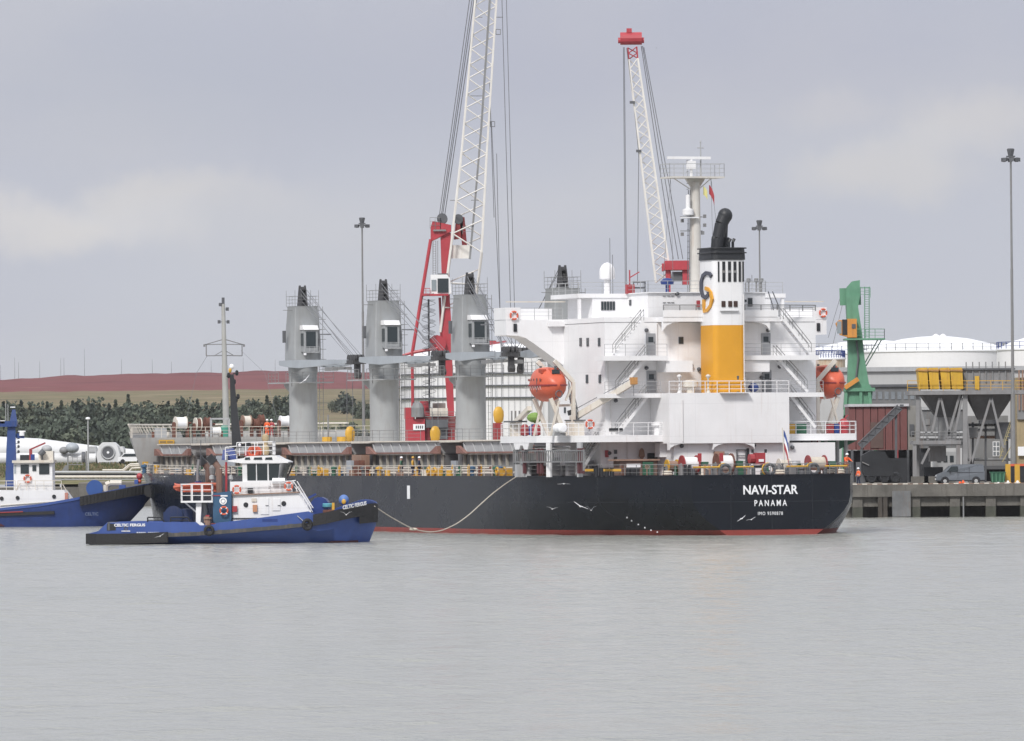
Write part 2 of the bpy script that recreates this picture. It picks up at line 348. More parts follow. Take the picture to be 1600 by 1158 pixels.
# quay: deck, concrete face with recessed bays
QY=737.0; QZ=3.37; QX0=(1322-800)/FPX*QY
qd=MB().prism([(QX0,QY),(600,QY),(600,1020),(-60,1020),(-60,985),(2,985)],'z',2.2,QZ).build('quay',apron,kind='structure')
mb=MB()
mb.box((QX0,QY-.5,QZ-1.2),(320,QY+.4,QZ+.06)); mb.box((QX0,QY+4,-3),(320,QY+5,2.2))
mb.build('quay_beam',concrete,qd)
pier=MB().box((-.5,-.2,-3),(.5,.8,2.17)).build('quay_pier',concrete,qd,loc=((1338-800)/FPX*QY,QY,0))
for px in (1428,1490,1546,1600,1660,1730,1800):
    link('quay_pier',pier.data,qd,loc=((px-800)/FPX*QY,QY+.0,0))
mb=MB(); mb.box((QX0,QY+.15,1.15),(320,QY+.6,2.17)); mb.build('quay_wall_band',concrete,qd)
for px in (1373,1381): MB().box((-.22,-.45,-1),(.22,-.2,2.6)).build('timber_fender',M('wet_timber',(.07,.06,.05),.8,var=.4),qd,loc=((px-800)/FPX*QY,QY,0))
MB().box((-.95,-.8,.1),(.95,-.45,2.75)).build('fender_panel',M('fender_grey',(.16,.165,.17),.6,var=.3,dirt=.6),qd,loc=((1406-800)/FPX*QY,QY,0)); MB().box((-.07,-.4,-1),(.07,-.3,3.3)).build('quay_ladder',mgrey,qd,loc=((1503-800)/FPX*QY,QY,0))
tidem=M('tide_stained_concrete',(.075,.078,.062),.9,var=.4,sc_=1.2)
for px in (1338,1428,1490,1546,1600): MB().box((-.52,-.22,-3),(.52,.82,1.1)).build('tide_stain',tidem,qd,loc=((px-800)/FPX*QY,QY-.01,0))
mb=MB()
for i in range(60): mb.box((QX0+.5+i*1.05,QY-.42,QZ+.0),(QX0+1.0+i*1.05,QY-.1,QZ+.16))
kb=mb.build('kerb_blocks',cream,qd)
mb=MB(); mb.box((QX0,QY-.1,QZ),(320,QY+.25,QZ+.12)); mb.build('quay_kerb',tan,qd)
# big sheltered back wall of the quay under the apron along the basin
MB().prism([(2,985),(QX0,QY+5),(QX0+.8,QY+5),(2.8,985.5)],'z',-3,3.3).build('quay_side_wall',concrete,qd)
MB().box((-60,984,-3),(2,985,3.2)).build('quay_end_wall',concrete,qd)
# the wood between shore and fields: individually visible trees in the front rows are trees, the mass is stuff
leafm=[M('leaf_green_%d'%i,c,.85,var=.22,sc_=.25,spec=.15) for i,c in enumerate([(.082,.100,.086),(.092,.112,.088),(.108,.124,.090)])]
bark=M('tree_bark',(.07,.055,.045),.9)
def crown(mb,c,rx,rz,n,r,q=.6,conif=False):
    for _ in range(n):
        if conif:
            h=r.random(); rad=(1-h)*rx*(.5+.5*r.random()); a=r.random()*2*PI; p=Vector((c[0]+math.cos(a)*rad,c[1]+math.sin(a)*rad,c[2]-rz+h*2*rz))
        else:
            d=Vector((r.gauss(0,1),r.gauss(0,1),r.gauss(0,1))).normalized()*(r.random()**.35)
            k=1+.25*math.sin(d.x*5+c[0])+.2*math.sin(d.z*6+c[1]); p=Vector((c[0]+d.x*rx*k,c[1]+d.y*rx*k,c[2]+d.z*rz*k))
        s=q*(.6+.8*r.random()); u=Vector((r.gauss(0,1),r.gauss(0,1),r.gauss(0,1))).normalized(); w2=u.orthogonal().normalized(); u2=u.cross(w2)
        mb.add([p-w2*s-u2*s*.6,p+w2*s-u2*s*.5,p+w2*s*.7+u2*s*.7,p-w2*s*.8+u2*s*.6],[(0,1,2,3)])
def treemesh(seed,h,rx,conif,n,q):
    r=random.Random(seed); mb=MB(); mb.tube((0,0,0),(0,0,h*.8),.25,5,.08)
    for k in range(4): a=r.random()*6.28; mb.tube((0,0,h*(.3+.1*k)),(math.cos(a)*rx*.6,math.sin(a)*rx*.6,h*(.5+.1*k)),.1,4,.04)
    cm=MB()
    if conif: crown(cm,(0,0,h*.55),rx,h*.46,n,r,q,True)
    else:
        for k in range(5): a=r.random()*6.28; d=rx*.45; crown(cm,(math.cos(a)*d,math.sin(a)*d,h*(.45+.12*r.random()*2)),rx*.6,h*.26,n//5,r,q)
    return mb,cm
pm=[]
for i in range(6):
    t_,c_=treemesh(i,9+i*.4,2.1 if i%2 else 3.4,bool(i%2),560,.38)
    a=t_.build('trunk',bark); b=c_.build('crown',leafm[i%3],fix=False); pm.append((a.data,b.data)); bpy.data.objects.remove(a); bpy.data.objects.remove(b)
def tree(X,Y,z,k,s,label,grp,name='tree'):
    t=thing(name,label,'tree',(X,Y,z),rnd.random()*6,grp); t.scale=(s,s,s)
    link('trunk',pm[k][0],t); link('crown',pm[k][1],t); return t
wpx=[-40+i*13.5 for i in range(37)]
near=('beside the far tug mast','left of the lamp post','behind the lamp post','left of the ship bow','above the ship bow','beside the foremast','right of the foremast')
def where(px): return near[0] if px<45 else near[1] if px<120 else near[2] if px<160 else near[3] if px<215 else near[4] if px<320 else near[5] if px<380 else near[6]
for row in range(6):
    Y=1430+row*82
    for i,px0 in enumerate(wpx):
        px=px0+rnd.uniform(-6,6)+row*4
        if px>455: continue
        conif=(row>=4 and rnd.random()<.3) or rnd.random()<.06
        X=(px-800)/FPX*Y; k=rnd.choice((1,3,5)) if conif else rnd.choice((0,2,4))
        s=rnd.uniform(.85,1.08) if conif else rnd.uniform(1.0,1.2)
        zz=lerp([(1430,2.5),(1600,5.5),(1850,11.0)],Y)
        tree(X,Y,zz,k,s,('%s %s of the wood %s'%('pointed evergreen' if conif else 'rounded tree',['in the front row','in the second row','in the third row','in the fourth row','in the fifth row','on the skyline'][row],where(px))),'trees of the wood on the far shore')
# undergrowth that fills the wood
mb=MB(); r=random.Random(3)
for i in range(14000):
    Y=r.uniform(1420,1900); px=r.uniform(-60,470); X=(px-800)/FPX*Y; z=lerp([(1430,2.5),(1600,5.5),(1850,11.0)],Y)
    s=r.uniform(.4,.9); p=Vector((X,Y,z+r.uniform(-.5,4.5))); u=Vector((r.gauss(0,1),r.gauss(0,1),r.gauss(0,1))).normalized(); w2=u.orthogonal().normalized(); u2=u.cross(w2)
    mb.mi=r.randrange(3); mb.add([p-w2*s-u2*s*.6,p+w2*s-u2*s*.5,p+w2*s*.7+u2*s*.7,p-w2*s*.8+u2*s*.6],[(0,1,2,3)])
o=mb.build('undergrowth',leafm,fix=False,kind='stuff'); tag(o,'dense dark undergrowth filling the wood below the red hill','undergrowth'); o['kind']='stuff'
# lone trees and hedges in the fields between the first two ship cranes
for (px,py,Y,k,s,lb) in ((538,640,2300,0,1.25,'lone round tree in the pale field between the two leftmost ship cranes'),(524,634,2350,2,.8,'small tree left of the lone round field tree'),
    (560,643,2250,4,.8,'hedge tree right of the lone field tree'),(572,643,2240,2,.9,'hedge tree beside the second ship crane'),(636,0,2200,0,.6,None),(391,624,2600,0,.6,'small bush in the field left of the foremast lights')):
    if not lb: continue
    p=at(px,py+8,Y); tree(p.x,Y,p.z-3,k,s,lb,None)
for i in range(26):
    px=500+i*3.1+rnd.uniform(-2,2); Y=1500+rnd.uniform(0,250); p=at(px,700,Y); tree(p.x,Y,4.5+rnd.random()*2,rnd.choice((0,2,4)),rnd.uniform(.5,.85),'bushy tree in the low scrub between the two leftmost ship cranes','scrub trees between the ship cranes')
for i in range(12):
    px=560+i*2.5; p=at(px,646,2150); tree(p.x,2150,p.z-4,rnd.choice((0,2,4)),rnd.uniform(.4,.6),'hedge bush on the field edge beside the second ship crane','hedge bushes on the field edge')
# thin poles along the hill skyline
pl=[(1,41),(23,60),(29,44),(62,46),(95,48),(100,48),(132,78),(190,40),(238,38),(268,30),(330,32),(380,36),(430,30),(548,30)]
pm0=None
for px,h in pl:
    Y=3500; X=(px-800)/FPX*Y; z=terr(X,Y)
    mb=MB(); mb.tube((0,0,-1),(0,0,h*.16+1),.11,5,.06)
    o=mb.build('pole',wire,loc=(X,Y,z)); tag(o,'thin tall pole on the skyline of the red hill, %s from the left'%['first','second','third','fourth','fifth','sixth','seventh','eighth','ninth','tenth','eleventh','twelfth','thirteenth','fourteenth'][pl.index((px,h))],'pole','poles on the red hill skyline')
# ---------------- the bulk carrier (local axes: x to starboard, y forward, z up) ----------------
SH=thing('cargo_ship','big dark bulk carrier with a white superstructure and a yellow and white funnel','cargo ship',(SX,SY,0),PHI)
hullm=M('ship_hull_paint',(.004,.0065,.012),.24,var=.3,sc_=.3,dirt=.25,dc=(.012,.014,.017),spec=.4,seam=.05,rusty=.0)
bootm=M('boot_topping_red',(.27,.045,.035),.5,var=.2,sc_=.5,dirt=.4,dc=(.18,.05,.04))
BD=[(0,7.2),(3,8.65),(6,9.95),(10,11.55),(15,13.3),(20,14.4),(26,14.9),(32,15),(122,15),(128,14.8),(134,13.8),(140,12.2),(146,9.9),(152,7),(157,4),(161,.25)]
BW=[(0,4.07),(1.5,5.2),(3,6.25),(6,8.1),(10,10.0),(15,12.1),(20,13.7),(28,14.8),(34,15),(118,15),(124,14.8),(130,14.0),(138,11.6),(146,7.8),(152,4.4),(156,1.6),(158,.2)]
def zd(s): return 4.98 if s<100 else 4.98+.8*((s-100)/60)**2
def hb(s,z,zt=None):
    zt=zt or zd(s); a,b=lerp(BW,s),lerp(BD,s); e=.34 if s<60 else 1.4
    if z<0: return a-(-z)*(1.6 if s<20 else .5)
    if s<60:
        f1=math.sin(PI/2*min(1,z/3.3)); return a+(b-a)*f1
    return a+(b-a)*min(1,z/zt)**e
st=[0,.4,.9,1.5,2.2,3,4,5,6,7,8,9,10,11,12.5,14,15,16.5,18,20,22,24,26,30,36,50,70,90,105,115,122,128,131,134,137,140,143,146,149,152,155,157,159,160.6]
zf=[-1.2,-.3,.12,.43,.44,.75,1.1,1.5,2.0,2.6,3.3,4.2,1e9]
mb=MB(); rings=[]
for s in st:
    zz=[min(z,zd(s)) for z in zf]; ring=[(-hb(s,z),s,z) for z in reversed(zz)]+[(hb(s,z),s,z) for z in zz]; rings.append(ring)
n=len(rings[0]); mb.v=[Vector(p) for r_ in rings for p in r_]
for j in range(len(rings)-1):
    for i in range(n-1):
        z1=max(rings[j][i][2],rings[j][i+1][2]); mb.f.append([j*n+i,j*n+i+1,(j+1)*n+i+1,(j+1)*n+i]); mb.m.append(1 if z1<.435 else 0)
h=len(zf)
for i in range(h-1):   # transom strips
    a=h-1-i; b=h+i; mb.f.append([a,b,b+1,a-1]); mb.m.append(1 if i<3 else 0)
mb.build('hull',[hullm,bootm],SH,smooth=True)
mb=MB(); dk=[(-hb(s,zd(s))+.02,s) for s in st]+[(hb(s,zd(s))-.02,s) for s in reversed(st)]
mb.v=[Vector((a,s,zd(s)-.02)) for a,s in dk]; k=len(st)
for j in range(k-1): mb.f.append([j,j+1,2*k-2-j,2*k-1-j]); mb.m.append(0)
mb.build('main_deck',M('deck_red_brown',(.17,.06,.05),.7,var=.25,dirt=.4),SH)
# hull top strake lip, draught marks, loading mark
mb=MB()
for a,b in zip(st,st[1:]):
    if b<=140:
        for sg in (-1,1): mb.bar((sg*hb(a,9),a,zd(a)+.04),(sg*hb(b,9),b,zd(b)+.04),.14,.12)
mb.bar((-7.15,0,5.02),(7.15,0,5.02),.14,.12); mb.build('sheer_strake',hullm,SH)
whm=M('lettering_white',(.85,.86,.88),.5,var=.03)
def tlet(body,pxc,pyc,hp,wp,bold=0,sp_=1):
    t,z=on_s(pxc,pyc,-.05); o=text(body,1,whm,SH,'hull_lettering',bold,1,sp_); d=o.dimensions; bpy.context.view_layer.update(); d=o.dimensions
    kx=(wp/18.45/.94)/d.x; ky=(hp/18.5)/d.y
    for v_ in o.data.vertices: v_.co.x*=kx; v_.co.y*=ky
    frame_to(o,(t,-.03,z),(1,0,0),(0,0,1)); o['label']=body.lower().replace('-','-')+' in white letters on the transom'
# stern clutter: low posts, hoses and boxes among the winches
r=random.Random(21)
CL=[]
tlet('NAVI-STAR',1203.5,766,14.5,86,.02); tlet('PANAMA',1204,786.5,9.5,51,.012,1.5); tlet('IMO 9590878',1203.8,802.5,5.2,39,.0,1.3)
mb=MB(); s_,z_=on_t(638.5,770,-15); mb.box((-15.03,s_-.35,z_-.55),(-14.9,s_+.35,z_+.65)); mb.build('loading_mark',whm,SH)
mb=MB()
for i,(px,py) in enumerate([(943,809),(945,814),(948,820),(951,825),(954,829),(957,832)]):
    s_,z_=on_t(px,py,-12.2); b_=-hb(s_,z_)-.02
    mb.box((b_-.02,s_-.05,z_-.07),(b_+.05,s_+.1,z_+.06))
mb.build('draught_marks',whm,SH)
# ---- superstructure ----
ZA,ZB,ZC,ZD,ZR=8.5,12.05,15.25,18.6,20.75
gm=M('shaded_white_paint',(.70,.69,.69),.5,var=.06,dirt=.1,dc=(.5,.36,.28))
MB().box((-10.2,13.6,4.96),(10.2,24.9,ZA-.35)).build('lower_deckhouse',white,SH)
MB().box((-9.75,13.5,ZA),(9.75,24.9,ZD-.45)).build('deckhouse',white,SH)
cm=MB(); cm.box((-5.6,9.05,7.75),(5.4,13.48,ZB)); cm.box((-5.0,9.7,4.96),(9.9,13.58,7.74)); cm.build('engine_casing',white,SH)
mb=MB()   # curved brackets under the casing overhang
for t0,sg in ((-5.6,1),(-1.6,1),(2.2,-1)):
    pts=[(t0,7.75),(t0+sg*1.6,7.75)]+[(t0+sg*(1.6-1.6*math.sin(a)),7.75-.55*(1-math.cos(a))) for a in (.4,.8,1.2,1.57)]
    mb.prism(pts,'y',9.1,9.68)
mb.build('casing_bracket',white,SH)
slab=white
def S(name,a,b,m=white): return MB().box(a,b).build(name,m,SH)
mb=MB().prism([(-5.62,10.6),(-12.4,10.6),(-14.95,16.5),(-14.95,25.5),(14.95,25.5),(14.95,16.9),(12.4,11.0),(5.42,11.0),(5.42,13.4),(-5.62,13.4)],'z',ZA-.58,ZA)
mb.build('boat_deck_slab',white,SH)
S('stair_landing',(-10.7,11.0,ZB-.38),(-5.62,13.5,ZB)); S('stair_landing',(-10.8,11.0,ZC-.4),(-4.9,13.5,ZC))
S('stair_landing',(5.42,11.0,ZB-.38),(9.45,13.5,ZB)); S('stair_landing',(1.9,11.0,ZC-.4),(9.0,13.5,ZC))
S('locker_box',(-5.0,11.2,13.85),(-2.6,13.5,ZC-.42)); S('locker_box',(2.15,11.2,13.85),(4.5,13.5,ZC-.42))
S('locker_box',(-5.6,11.4,ZA-1.9),(-3.4,12.6,ZA-.6))
# bridge deck level with curved ends over the stair bays
mb=MB(); mb.box((-4.95,12.0,ZD-.42),(5.6,20.6,ZD)); mb.box((-9.8,13.45,ZD-.42),(9.8,27,ZD)); mb.build('bridge_deck_slab',white,SH)
mb=MB(); mb.box((-4.95,11.95,ZD-.02),(5.6,12.05,ZD+.55)); 
for sg in (-1,1): mb.prism([(sg*4.95,ZD-.42),(sg*4.95,ZD-1.2),(sg*4.6,ZD-.75),(sg*4.0,ZD-.52),(sg*3.2,ZD-.42)],'y',12.1,12.4)
mb.build('bulwark_plate',white,SH)
# bridge wings: web plate with curved lower edge and end box
def wing(sg):
    mb=MB(); a=23.6; b=26.6
    poly=[(sg*9.6,ZD+.0),(sg*15,ZD+.0),(sg*15,17.25),(sg*13.9,17.2),(sg*13.2,17.0),(sg*12.2,16.35),(sg*10.2,14.95),(sg*9.0,14.1),(sg*9.0,16)]
    mb.prism(poly,'y',a,b)
    return mb.build('bridge_wing',white,SH)
for sg in (-1,1):
    w_=wing(sg); m_=MB()
    m_.box((sg*15.0,23.55,ZD+.02),(sg*13.7,23.65,ZD+1.05)); m_.box((sg*14.95,23.66,ZD+.02),(sg*15.05,26.6,ZD+1.05)); m_.box((sg*9.7,26.5,ZD+.02),(sg*15,26.6,ZD+1.0)); m_.build('end_bulwark',white,w_)
    m_=MB(); r_=m_.rail([(sg*13.7,23.6,ZD),(sg*9.8,23.6,ZD)],1.0,1.5,.022); m_.build('railing',pgrey,w_)
    MB().box((sg*14.35,23.5,17.55),(sg*14.05,23.595,18.25)).build('navigation_light_niche',black,w_)
    MB().box((sg*14.9,23.9,20.1),(sg*9.4 if sg<0 else 11.2,24.0,20.2)).build('wing_awning_bar',cream,w_)
S('canopy_beam',(-11.2,23.1,18.0),(-9.6,23.6,18.45))
# wheelhouse and block behind it
S('chart_room_block',(-5.0,15.5,ZD),(5.9,20.4,ZR-.02)); S('wheelhouse',(-8.3,20.2,ZD),(8.3,26.3,ZR))
mb=MB(); mb.box((-9.7,20.1,ZR-.34),(9.7,26.8,ZR+.02)); mb.box((-5.15,15.3,ZR-.04),(6.05,20.3,ZR+.04)); mb.build('wheelhouse_roof',white,SH)
S('roof_post',(-9.6,20.2,ZD),(-9.35,20.45,ZR-.36)); S('roof_post',(9.35,20.2,ZD),(9.6,20.45,ZR-.36))
mb=MB(); mb.rail([(-9.5,20.3,ZR),(-5.2,20.3,ZR),(-5.0,15.4,ZR),(5.9,15.4,ZR),(6.0,20.3,ZR),(9.5,20.3,ZR)],1.0,1.8,.022); mb.rail([(-9.6,26.6,ZR),(-9.5,20.4,ZR)],1.0,1.6,.03); mb.build('monkey_island_railing',pgrey,SH)
# windows (frame proud of wall, glass recessed)
wind=MB().box((-.42,-.05,-.5),(.42,.02,.5)).build('window',dgrey,SH); gl=MB().box((-.33,-.07,-.4),(.33,-.04,.4)).build('pane',glass,wind)
first=[True]
def window(px,py,s=None,t=None,sx=1,sz=1):
    if s is not None: a,z=on_s(px,py,s); loc=(a,s,z); rz=0
    else: a,z=on_t(px,py,t); loc=(t,a,z); rz=-PI/2
    if first[0]: o=wind; o.location=loc; o.rotation_euler.z=rz; first[0]=False
    else: o=copy_tree(wind,SH,loc,rz)
    o.scale=(sx,1,sz); return o
for px in (907.5,918.5,936.5): window(px,534.5,t=-9.76,sx=.62,sz=.72)
for px in (917.5,937.5): window(px,592,t=-9.76,sx=.62,sz=.72)
window(1064,532,s=13.49,sx=.52,sz=.62); window(1172,472,s=15.49,sx=.5,sz=.72); window(985,473,t=-5.02,sx=.5,sz=.5)
for i,px in enumerate((941,945.5,950,954.5,959)): window(px,478,s=20.18,sx=.24,sz=.78)
for px in (895,883): window(px,641,t=-9.76,sx=.5,sz=.5)
window(1165,470,s=15.49,sx=.2,sz=.2)
# doors
dor=MB().box((-.42,-.06,0),(.42,.02,1.85)).build('door',M('door_grey',(.30,.31,.33),.5,var=.15,dirt=.3),SH)
MB().box((-.22,-.09,1.1),(.22,-.055,1.55)).build('door_window',glass,dor); MB().tube((.3,-.1,.95),(.3,-.1,1.15),.03,5).build('handle',dgrey,dor)
dl=[(1018,ZC,13.48),(1018.5,ZB,13.48),(1198,ZC,13.48),(1199,ZB,13.48),(1018,4.97,13.58),(1131,4.97,9.68)]
for i,(px,z,s) in enumerate(dl):
    o=dor if i==0 else copy_tree(dor,SH); o.location=(ts(px,s),s,z+.1)
mb=MB(); o=MB().box((-.45,-.08,0),(.45,-.05,1.9)).build('open_doorway',black,SH,loc=(ts(1019,13.58),13.58,5.05)); o['label']='dark open doorway'
# engine casing grid panel door (1151-1165)
mb=MB(); a=ts(1151,9.6); b=ts(1165,9.6)
for t in (a,b): mb.bar((t,9.55,5.0),(t,9.55,7.2),.09)
for k in range(5): mb.bar((a,9.55,5.1+k*.52),(b,9.55,5.1+k*.52),.07)
mb.build('panel_frame',dgrey,SH); S('dark_slot',(ts(1167,9.6),9.6,5.2),(ts(1170.5,9.6),9.69,7.3),black)
S('crate_board',(ts(1115,9.6),9.3,6.0),(ts(1130,9.6),9.6,7.05),M('plywood_brown',(.36,.22,.16),.7,var=.15))
# stair flights
def flight(px0,py0,px1,py1,s,parent=SH,wd=.7,mat=white,n=10):
    t0,z0=on_s(px0,py0,s); t1,z1=on_s(px1,py1,s); mb=MB()
    for k in (0,wd):
        mb.bar((t0,s+k,z0),(t1,s+k,z1),.06,.26)
    for i in range(n): 
        u=(i+.5)/n; t=t0+(t1-t0)*u; z=z0+(z1-z0)*u; mb.box((t-.13,s,z-.02),(t+.13,s+wd,z+.03))
    o=mb.build('stairway',mat,parent); mb=MB()
    for k in (0,wd):
        mb.tube((t0,s+k,z0+.95),(t1,s+k,z1+.95),.035,5); mb.tube((t0,s+k,z0+.5),(t1,s+k,z1+.5),.02,4)
        for i in range(4): u=i/3; t=t0+(t1-t0)*u; z=z0+(z1-z0)*u; mb.tube((t,s+k,z),(t,s+k,z+.95),.025,4)
    mb.build('handrail',mgrey,o)
for a in ((962,555,1006,501),(966,613,1012,556),(966,678,1013,618)): flight(*a,11.6)
for a in ((1224,499,1268,554),(1213,557,1262,612),(1236,619,1274,668)): flight(*a,11.6)
flight(905,742,935,692,12.2,mat=pgrey)
# deck railings
def R_(name,pts,h=1.0,spc=1.7,m=pgrey,r=.02): return MB().rail(pts,h,spc,r).build(name,m,SH)
R_('railing',[(-10.7,11.05,ZC),(-5.0,11.05,ZC)]); R_('railing',[(-10.7,11.05,ZB),(-5.6,11.05,ZB)]); R_('railing',[(2,11.05,ZC),(10.8,11.05,ZC)]); R_('railing',[(5.4,11.05,ZB),(9.4,11.05,ZB)])
R_('railing',[(-5.6,9.1,ZB),(5.4,9.1,ZB)],1.0,1.1,white,.028); R_('railing',[(-5.6,10.65,ZA),(-12.3,10.65,ZA),(-14.9,16.5,ZA),(-14.9,25.4,ZA)],1.05,1.4,white,.026)
R_('railing',[(5.45,11.05,ZA),(12.35,11.05,ZA),(14.9,16.9,ZA),(14.9,25.4,ZA)],1.05,1.4,white,.028)
R_('railing',[(-4.9,12.05,ZD+.5),(5.6,12.05,ZD+.5),(9.8,13.6,ZD+.5)],.5,1.6,mgrey,.04)
pts=[(-hb(s,9)+.1,s,zd(s)) for s in (28,22,18,15,10,6,3,.6,.15)]+[(hb(s,9)-.1,s,zd(s)) for s in (.15,.6,3,6,10,15,18,22,28)]
R_('poop_railing',pts,1.0,1.7,mgrey,.022)
pts=[(-14.85,s,zd(s)) for s in range(28,130,6)]+[(-hb(s,9)+.15,s,zd(s)) for s in (131,135,139)]
R_('main_deck_railing',pts,1.0,2.0,cream,.024)
# ---- funnel ----
def rrect(t0,t1,s0,s1,r,z,n=4):
    p=[]
    for cx,cy,a0 in ((t1-r,s1-r,0),(t0+r,s1-r,90),(t0+r,s0+r,180),(t1-r,s0+r,270)):
        for i in range(n+1): a=R(a0+90*i/n); p.append((cx+r*math.cos(a),cy+r*math.sin(a),z))
    return p
FT0,FT1,FS0,FS1=-1.36,1.60,9.3,12.8
def fl(z0,z1,g=0,r=.5): return MB().loft([rrect(FT0-g,FT1+g,FS0-g,FS1+g,r,z0),rrect(FT0-g,FT1+g,FS0-g,FS1+g,r,z1)])
Z1=zs(1130,508,9.3); Z2=zs(1130,406,9.3); Z3=zs(1130,388,9.3)
fu=fl(ZB,Z1).build('funnel',M('funnel_yellow',(.70,.335,.022),.45,var=.06,sc_=.5,dirt=.15,dc=(.5,.25,.05)),SH,smooth=True)
fl(Z1,Z2,.01).build('white_band',white,fu,smooth=True)
MB().loft([rrect(FT0-.12,FT1+.12,FS0-.12,FS1+.12,.6,Z2+.02),rrect(FT0-.06,FT1+.06,FS0-.06,FS1+.06,.6,Z3)]).build('black_cap',black,fu,smooth=True)
mb=MB(); mb.torus((0,0,0),1,.01); mb=MB()
for z in (Z3+.03,Z2+.62): 
    p=rrect(FT0-.2,FT1+.2,FS0-.2,FS1+.2,.65,z); mb.path(p+[p[0]],.05,5)
mb.build('cap_ring',black,fu)
def F_(px,py,s=10.6): t,z=on_s(px,py,s); return (t,s,z)
ex=MB(); pp=[F_(1121,390),F_(1122,372),F_(1127,350),F_(1133,337)]
for a,b,r0,r1 in zip(pp,pp[1:],(.52,.52,.56),(.52,.56,.62)): ex.tube(a,b,r0,12,r1)
ex.ell(pp[-1],(.64,.64,.66),12,8); ex.tube(F_(1127,390,11),F_(1129,345,11),.5,10); ex.ell(F_(1130,345,11),(.5,.5,.6)); ex.build('exhaust_pipe',black,fu,smooth=True)
ex=MB(); ex.tube(F_(1116,390),F_(1117,376),.33,8); ex.ell(F_(1117,375),(.34,.34,.5),8,6); ex.build('exhaust_pipe',black,fu,smooth=True)
for px in (1139,1145): ex=MB().path([F_(px,390,10),F_(px,378,10),F_(px+2.5,373,10)],.13,6).build('small_exhaust',black,fu)
ex=MB().path([F_(1136,390,10.4),F_(1137,371,10.4)],.15,6).build('small_exhaust',black,fu)
for px,w_ in ((1123,.12),(1131,.26),(1140,.26),(1148.5,.26),(1156,.2),(1161.5,.12)):
    t,z=on_s(px,424.5,9.25); MB().box((t-w_/2,9.24,z-.86),(t+w_/2,9.35,z+.86)).build('vent_slot',black,fu)
    if .2<w_: MB().box((t-w_/2,9.22,z-.1),(t+w_/2,9.25,z+.1)).build('slot_bar',mgrey,fu)
for px in (1130.5,1141,1149.5):
    t,z=on_s(px,475,9.25); MB().cb((t,9.3,z),(.34,.16,.5)).build('outlet',M('soot_brown',(.05,.025,.02),.8),fu)
t,z=on_s(1140,486,9.2); MB().cb((t,9.2,z),(1.7,.2,.06)).build('outlet_ledge',pgrey,fu)
def strip(pts,wd,mat,nm,t=-1.40,off=.05):
    P=[]
    for px,py in pts: s_,z_=on_t(px,py,t); P.append(Vector((t,s_,z_)))
    mb=MB(); L_=[];R2=[]
    for i,p in enumerate(P):
        d=(P[min(i+1,len(P)-1)]-P[max(i-1,0)]).normalized(); nrm=Vector((0,-d.z,d.y)); sc2=Vector((1,2.1,1)); o=nrm*wd/2; o.y*=1.9; L_.append(p+o); R2.append(p-o)
    rings=[[(t-off,a.y,a.z),(t-off,b.y,b.z),(t+.04,b.y,b.z),(t+.04,a.y,a.z)] for a,b in zip(L_,R2)]
    mb.loft(rings).build(nm,mat,fu)
strip([(1112,432),(1109.5,427.5),(1104,426.5),(1099,431),(1096.5,441),(1096.5,453),(1098.5,462),(1103,465),(1107.5,461),(1107.5,456)],.30,M('logo_slate',(.06,.065,.09),.5),'emblem_dark_crescent',off=.12)
strip([(1102,450.5),(1107,452),(1111,458),(1112.5,467),(1110.5,478),(1105.5,485),(1100.5,486.5),(1100.2,478),(1100.2,468)],.30,M('funnel_yellow',(0,0,0)),'emblem_yellow_letter',off=.08)
o=MB().box((ts(1091,15.4),15.3,zs(1091,480,15.4)),(ts(1097,15.4),15.42,zs(1091,470,15.4))).build('red_letter_box',red,SH)
# ---- radar mast ----
rm=MB(); b0=on_s(1087,452,18); ta,za=on_s(1086,285,18); rm.tube((b0[0],18,ZR),(b0[0],18,zs(1087,405,18)),.62,12,.52); rm.tube((b0[0],18,zs(1087,405,18)),(ta,18,za),.5,12,.42)
mast=rm.build('radar_mast',M('mast_cream',(.60,.58,.54),.5,var=.1,dirt=.4,dc=(.4,.25,.16)),SH,smooth=True)
zp=zs(1087,279,18); tl,tr=ts(1043,18),ts(1128,18)
mb=MB(); mb.box((tl,16.8,zp),(tr,19.2,zp+.14)); 
for sg,t in ((-1,tl+.8),(1,tr-.8)): mb.bar((ta,18,zp-1.2),(t,18,zp),.07); 
mb.prism([(ta-.9,zp),(ta+.9,zp),(ta+.35,zp-.8),(ta-.35,zp-.8)],'y',17.8,18.2); mb.build('mast_platform',M('mast_cream',(0,0,0)),mast)
mb=MB(); mb.rail([(tl,19.1,zp+.1),(tl,16.9,zp+.1),(tr,16.9,zp+.1),(tr,19.1,zp+.1),(tl,19.1,zp+.1)],1.15,1.3,.02); mb.build('platform_railing',pgrey,mast)
t,z=on_s(1080,247,17.6); mb=MB(); mb.box((ts(1047,17.6),17.5,z-.1),(ts(1114,17.6),17.75,z+.13)); mb.build('radar_scanner',white,mast)
mb=MB(); mb.box((t-.35,17.4,z-.95),(t+.35,17.9,z-.25)); mb.tube((t,17.6,zp+.1),(t,17.6,z-.1),.12,6); mb.build('scanner_gearbox',white,mast)
t,z=on_s(1094.5,222,18); mb=MB(); mb.tube((t,18,zp),(t,18,z+.0),.09,6,.05); mb.tube((t-.3,18,z-.5),(t+.3,18,z-.5),.05,4); mb.ell((t,18,z),(.09,.09,.15),6,4); mb.build('mast_pole',pgrey,mast)
mb=MB(); 
for py in (339,361): z=zs(1087,py,18); mb.bar((ts(1066,18),18,z),(ts(1101,18),18,z),.07); 
for px,py in ((1066,345),(1066,366),(1101,338),(1101,352),(1098,364)): t,z=on_s(px,py,18); mb.cb((t,18,z),(.22,.22,.3))
mb.build('light_yards',mgrey,mast)
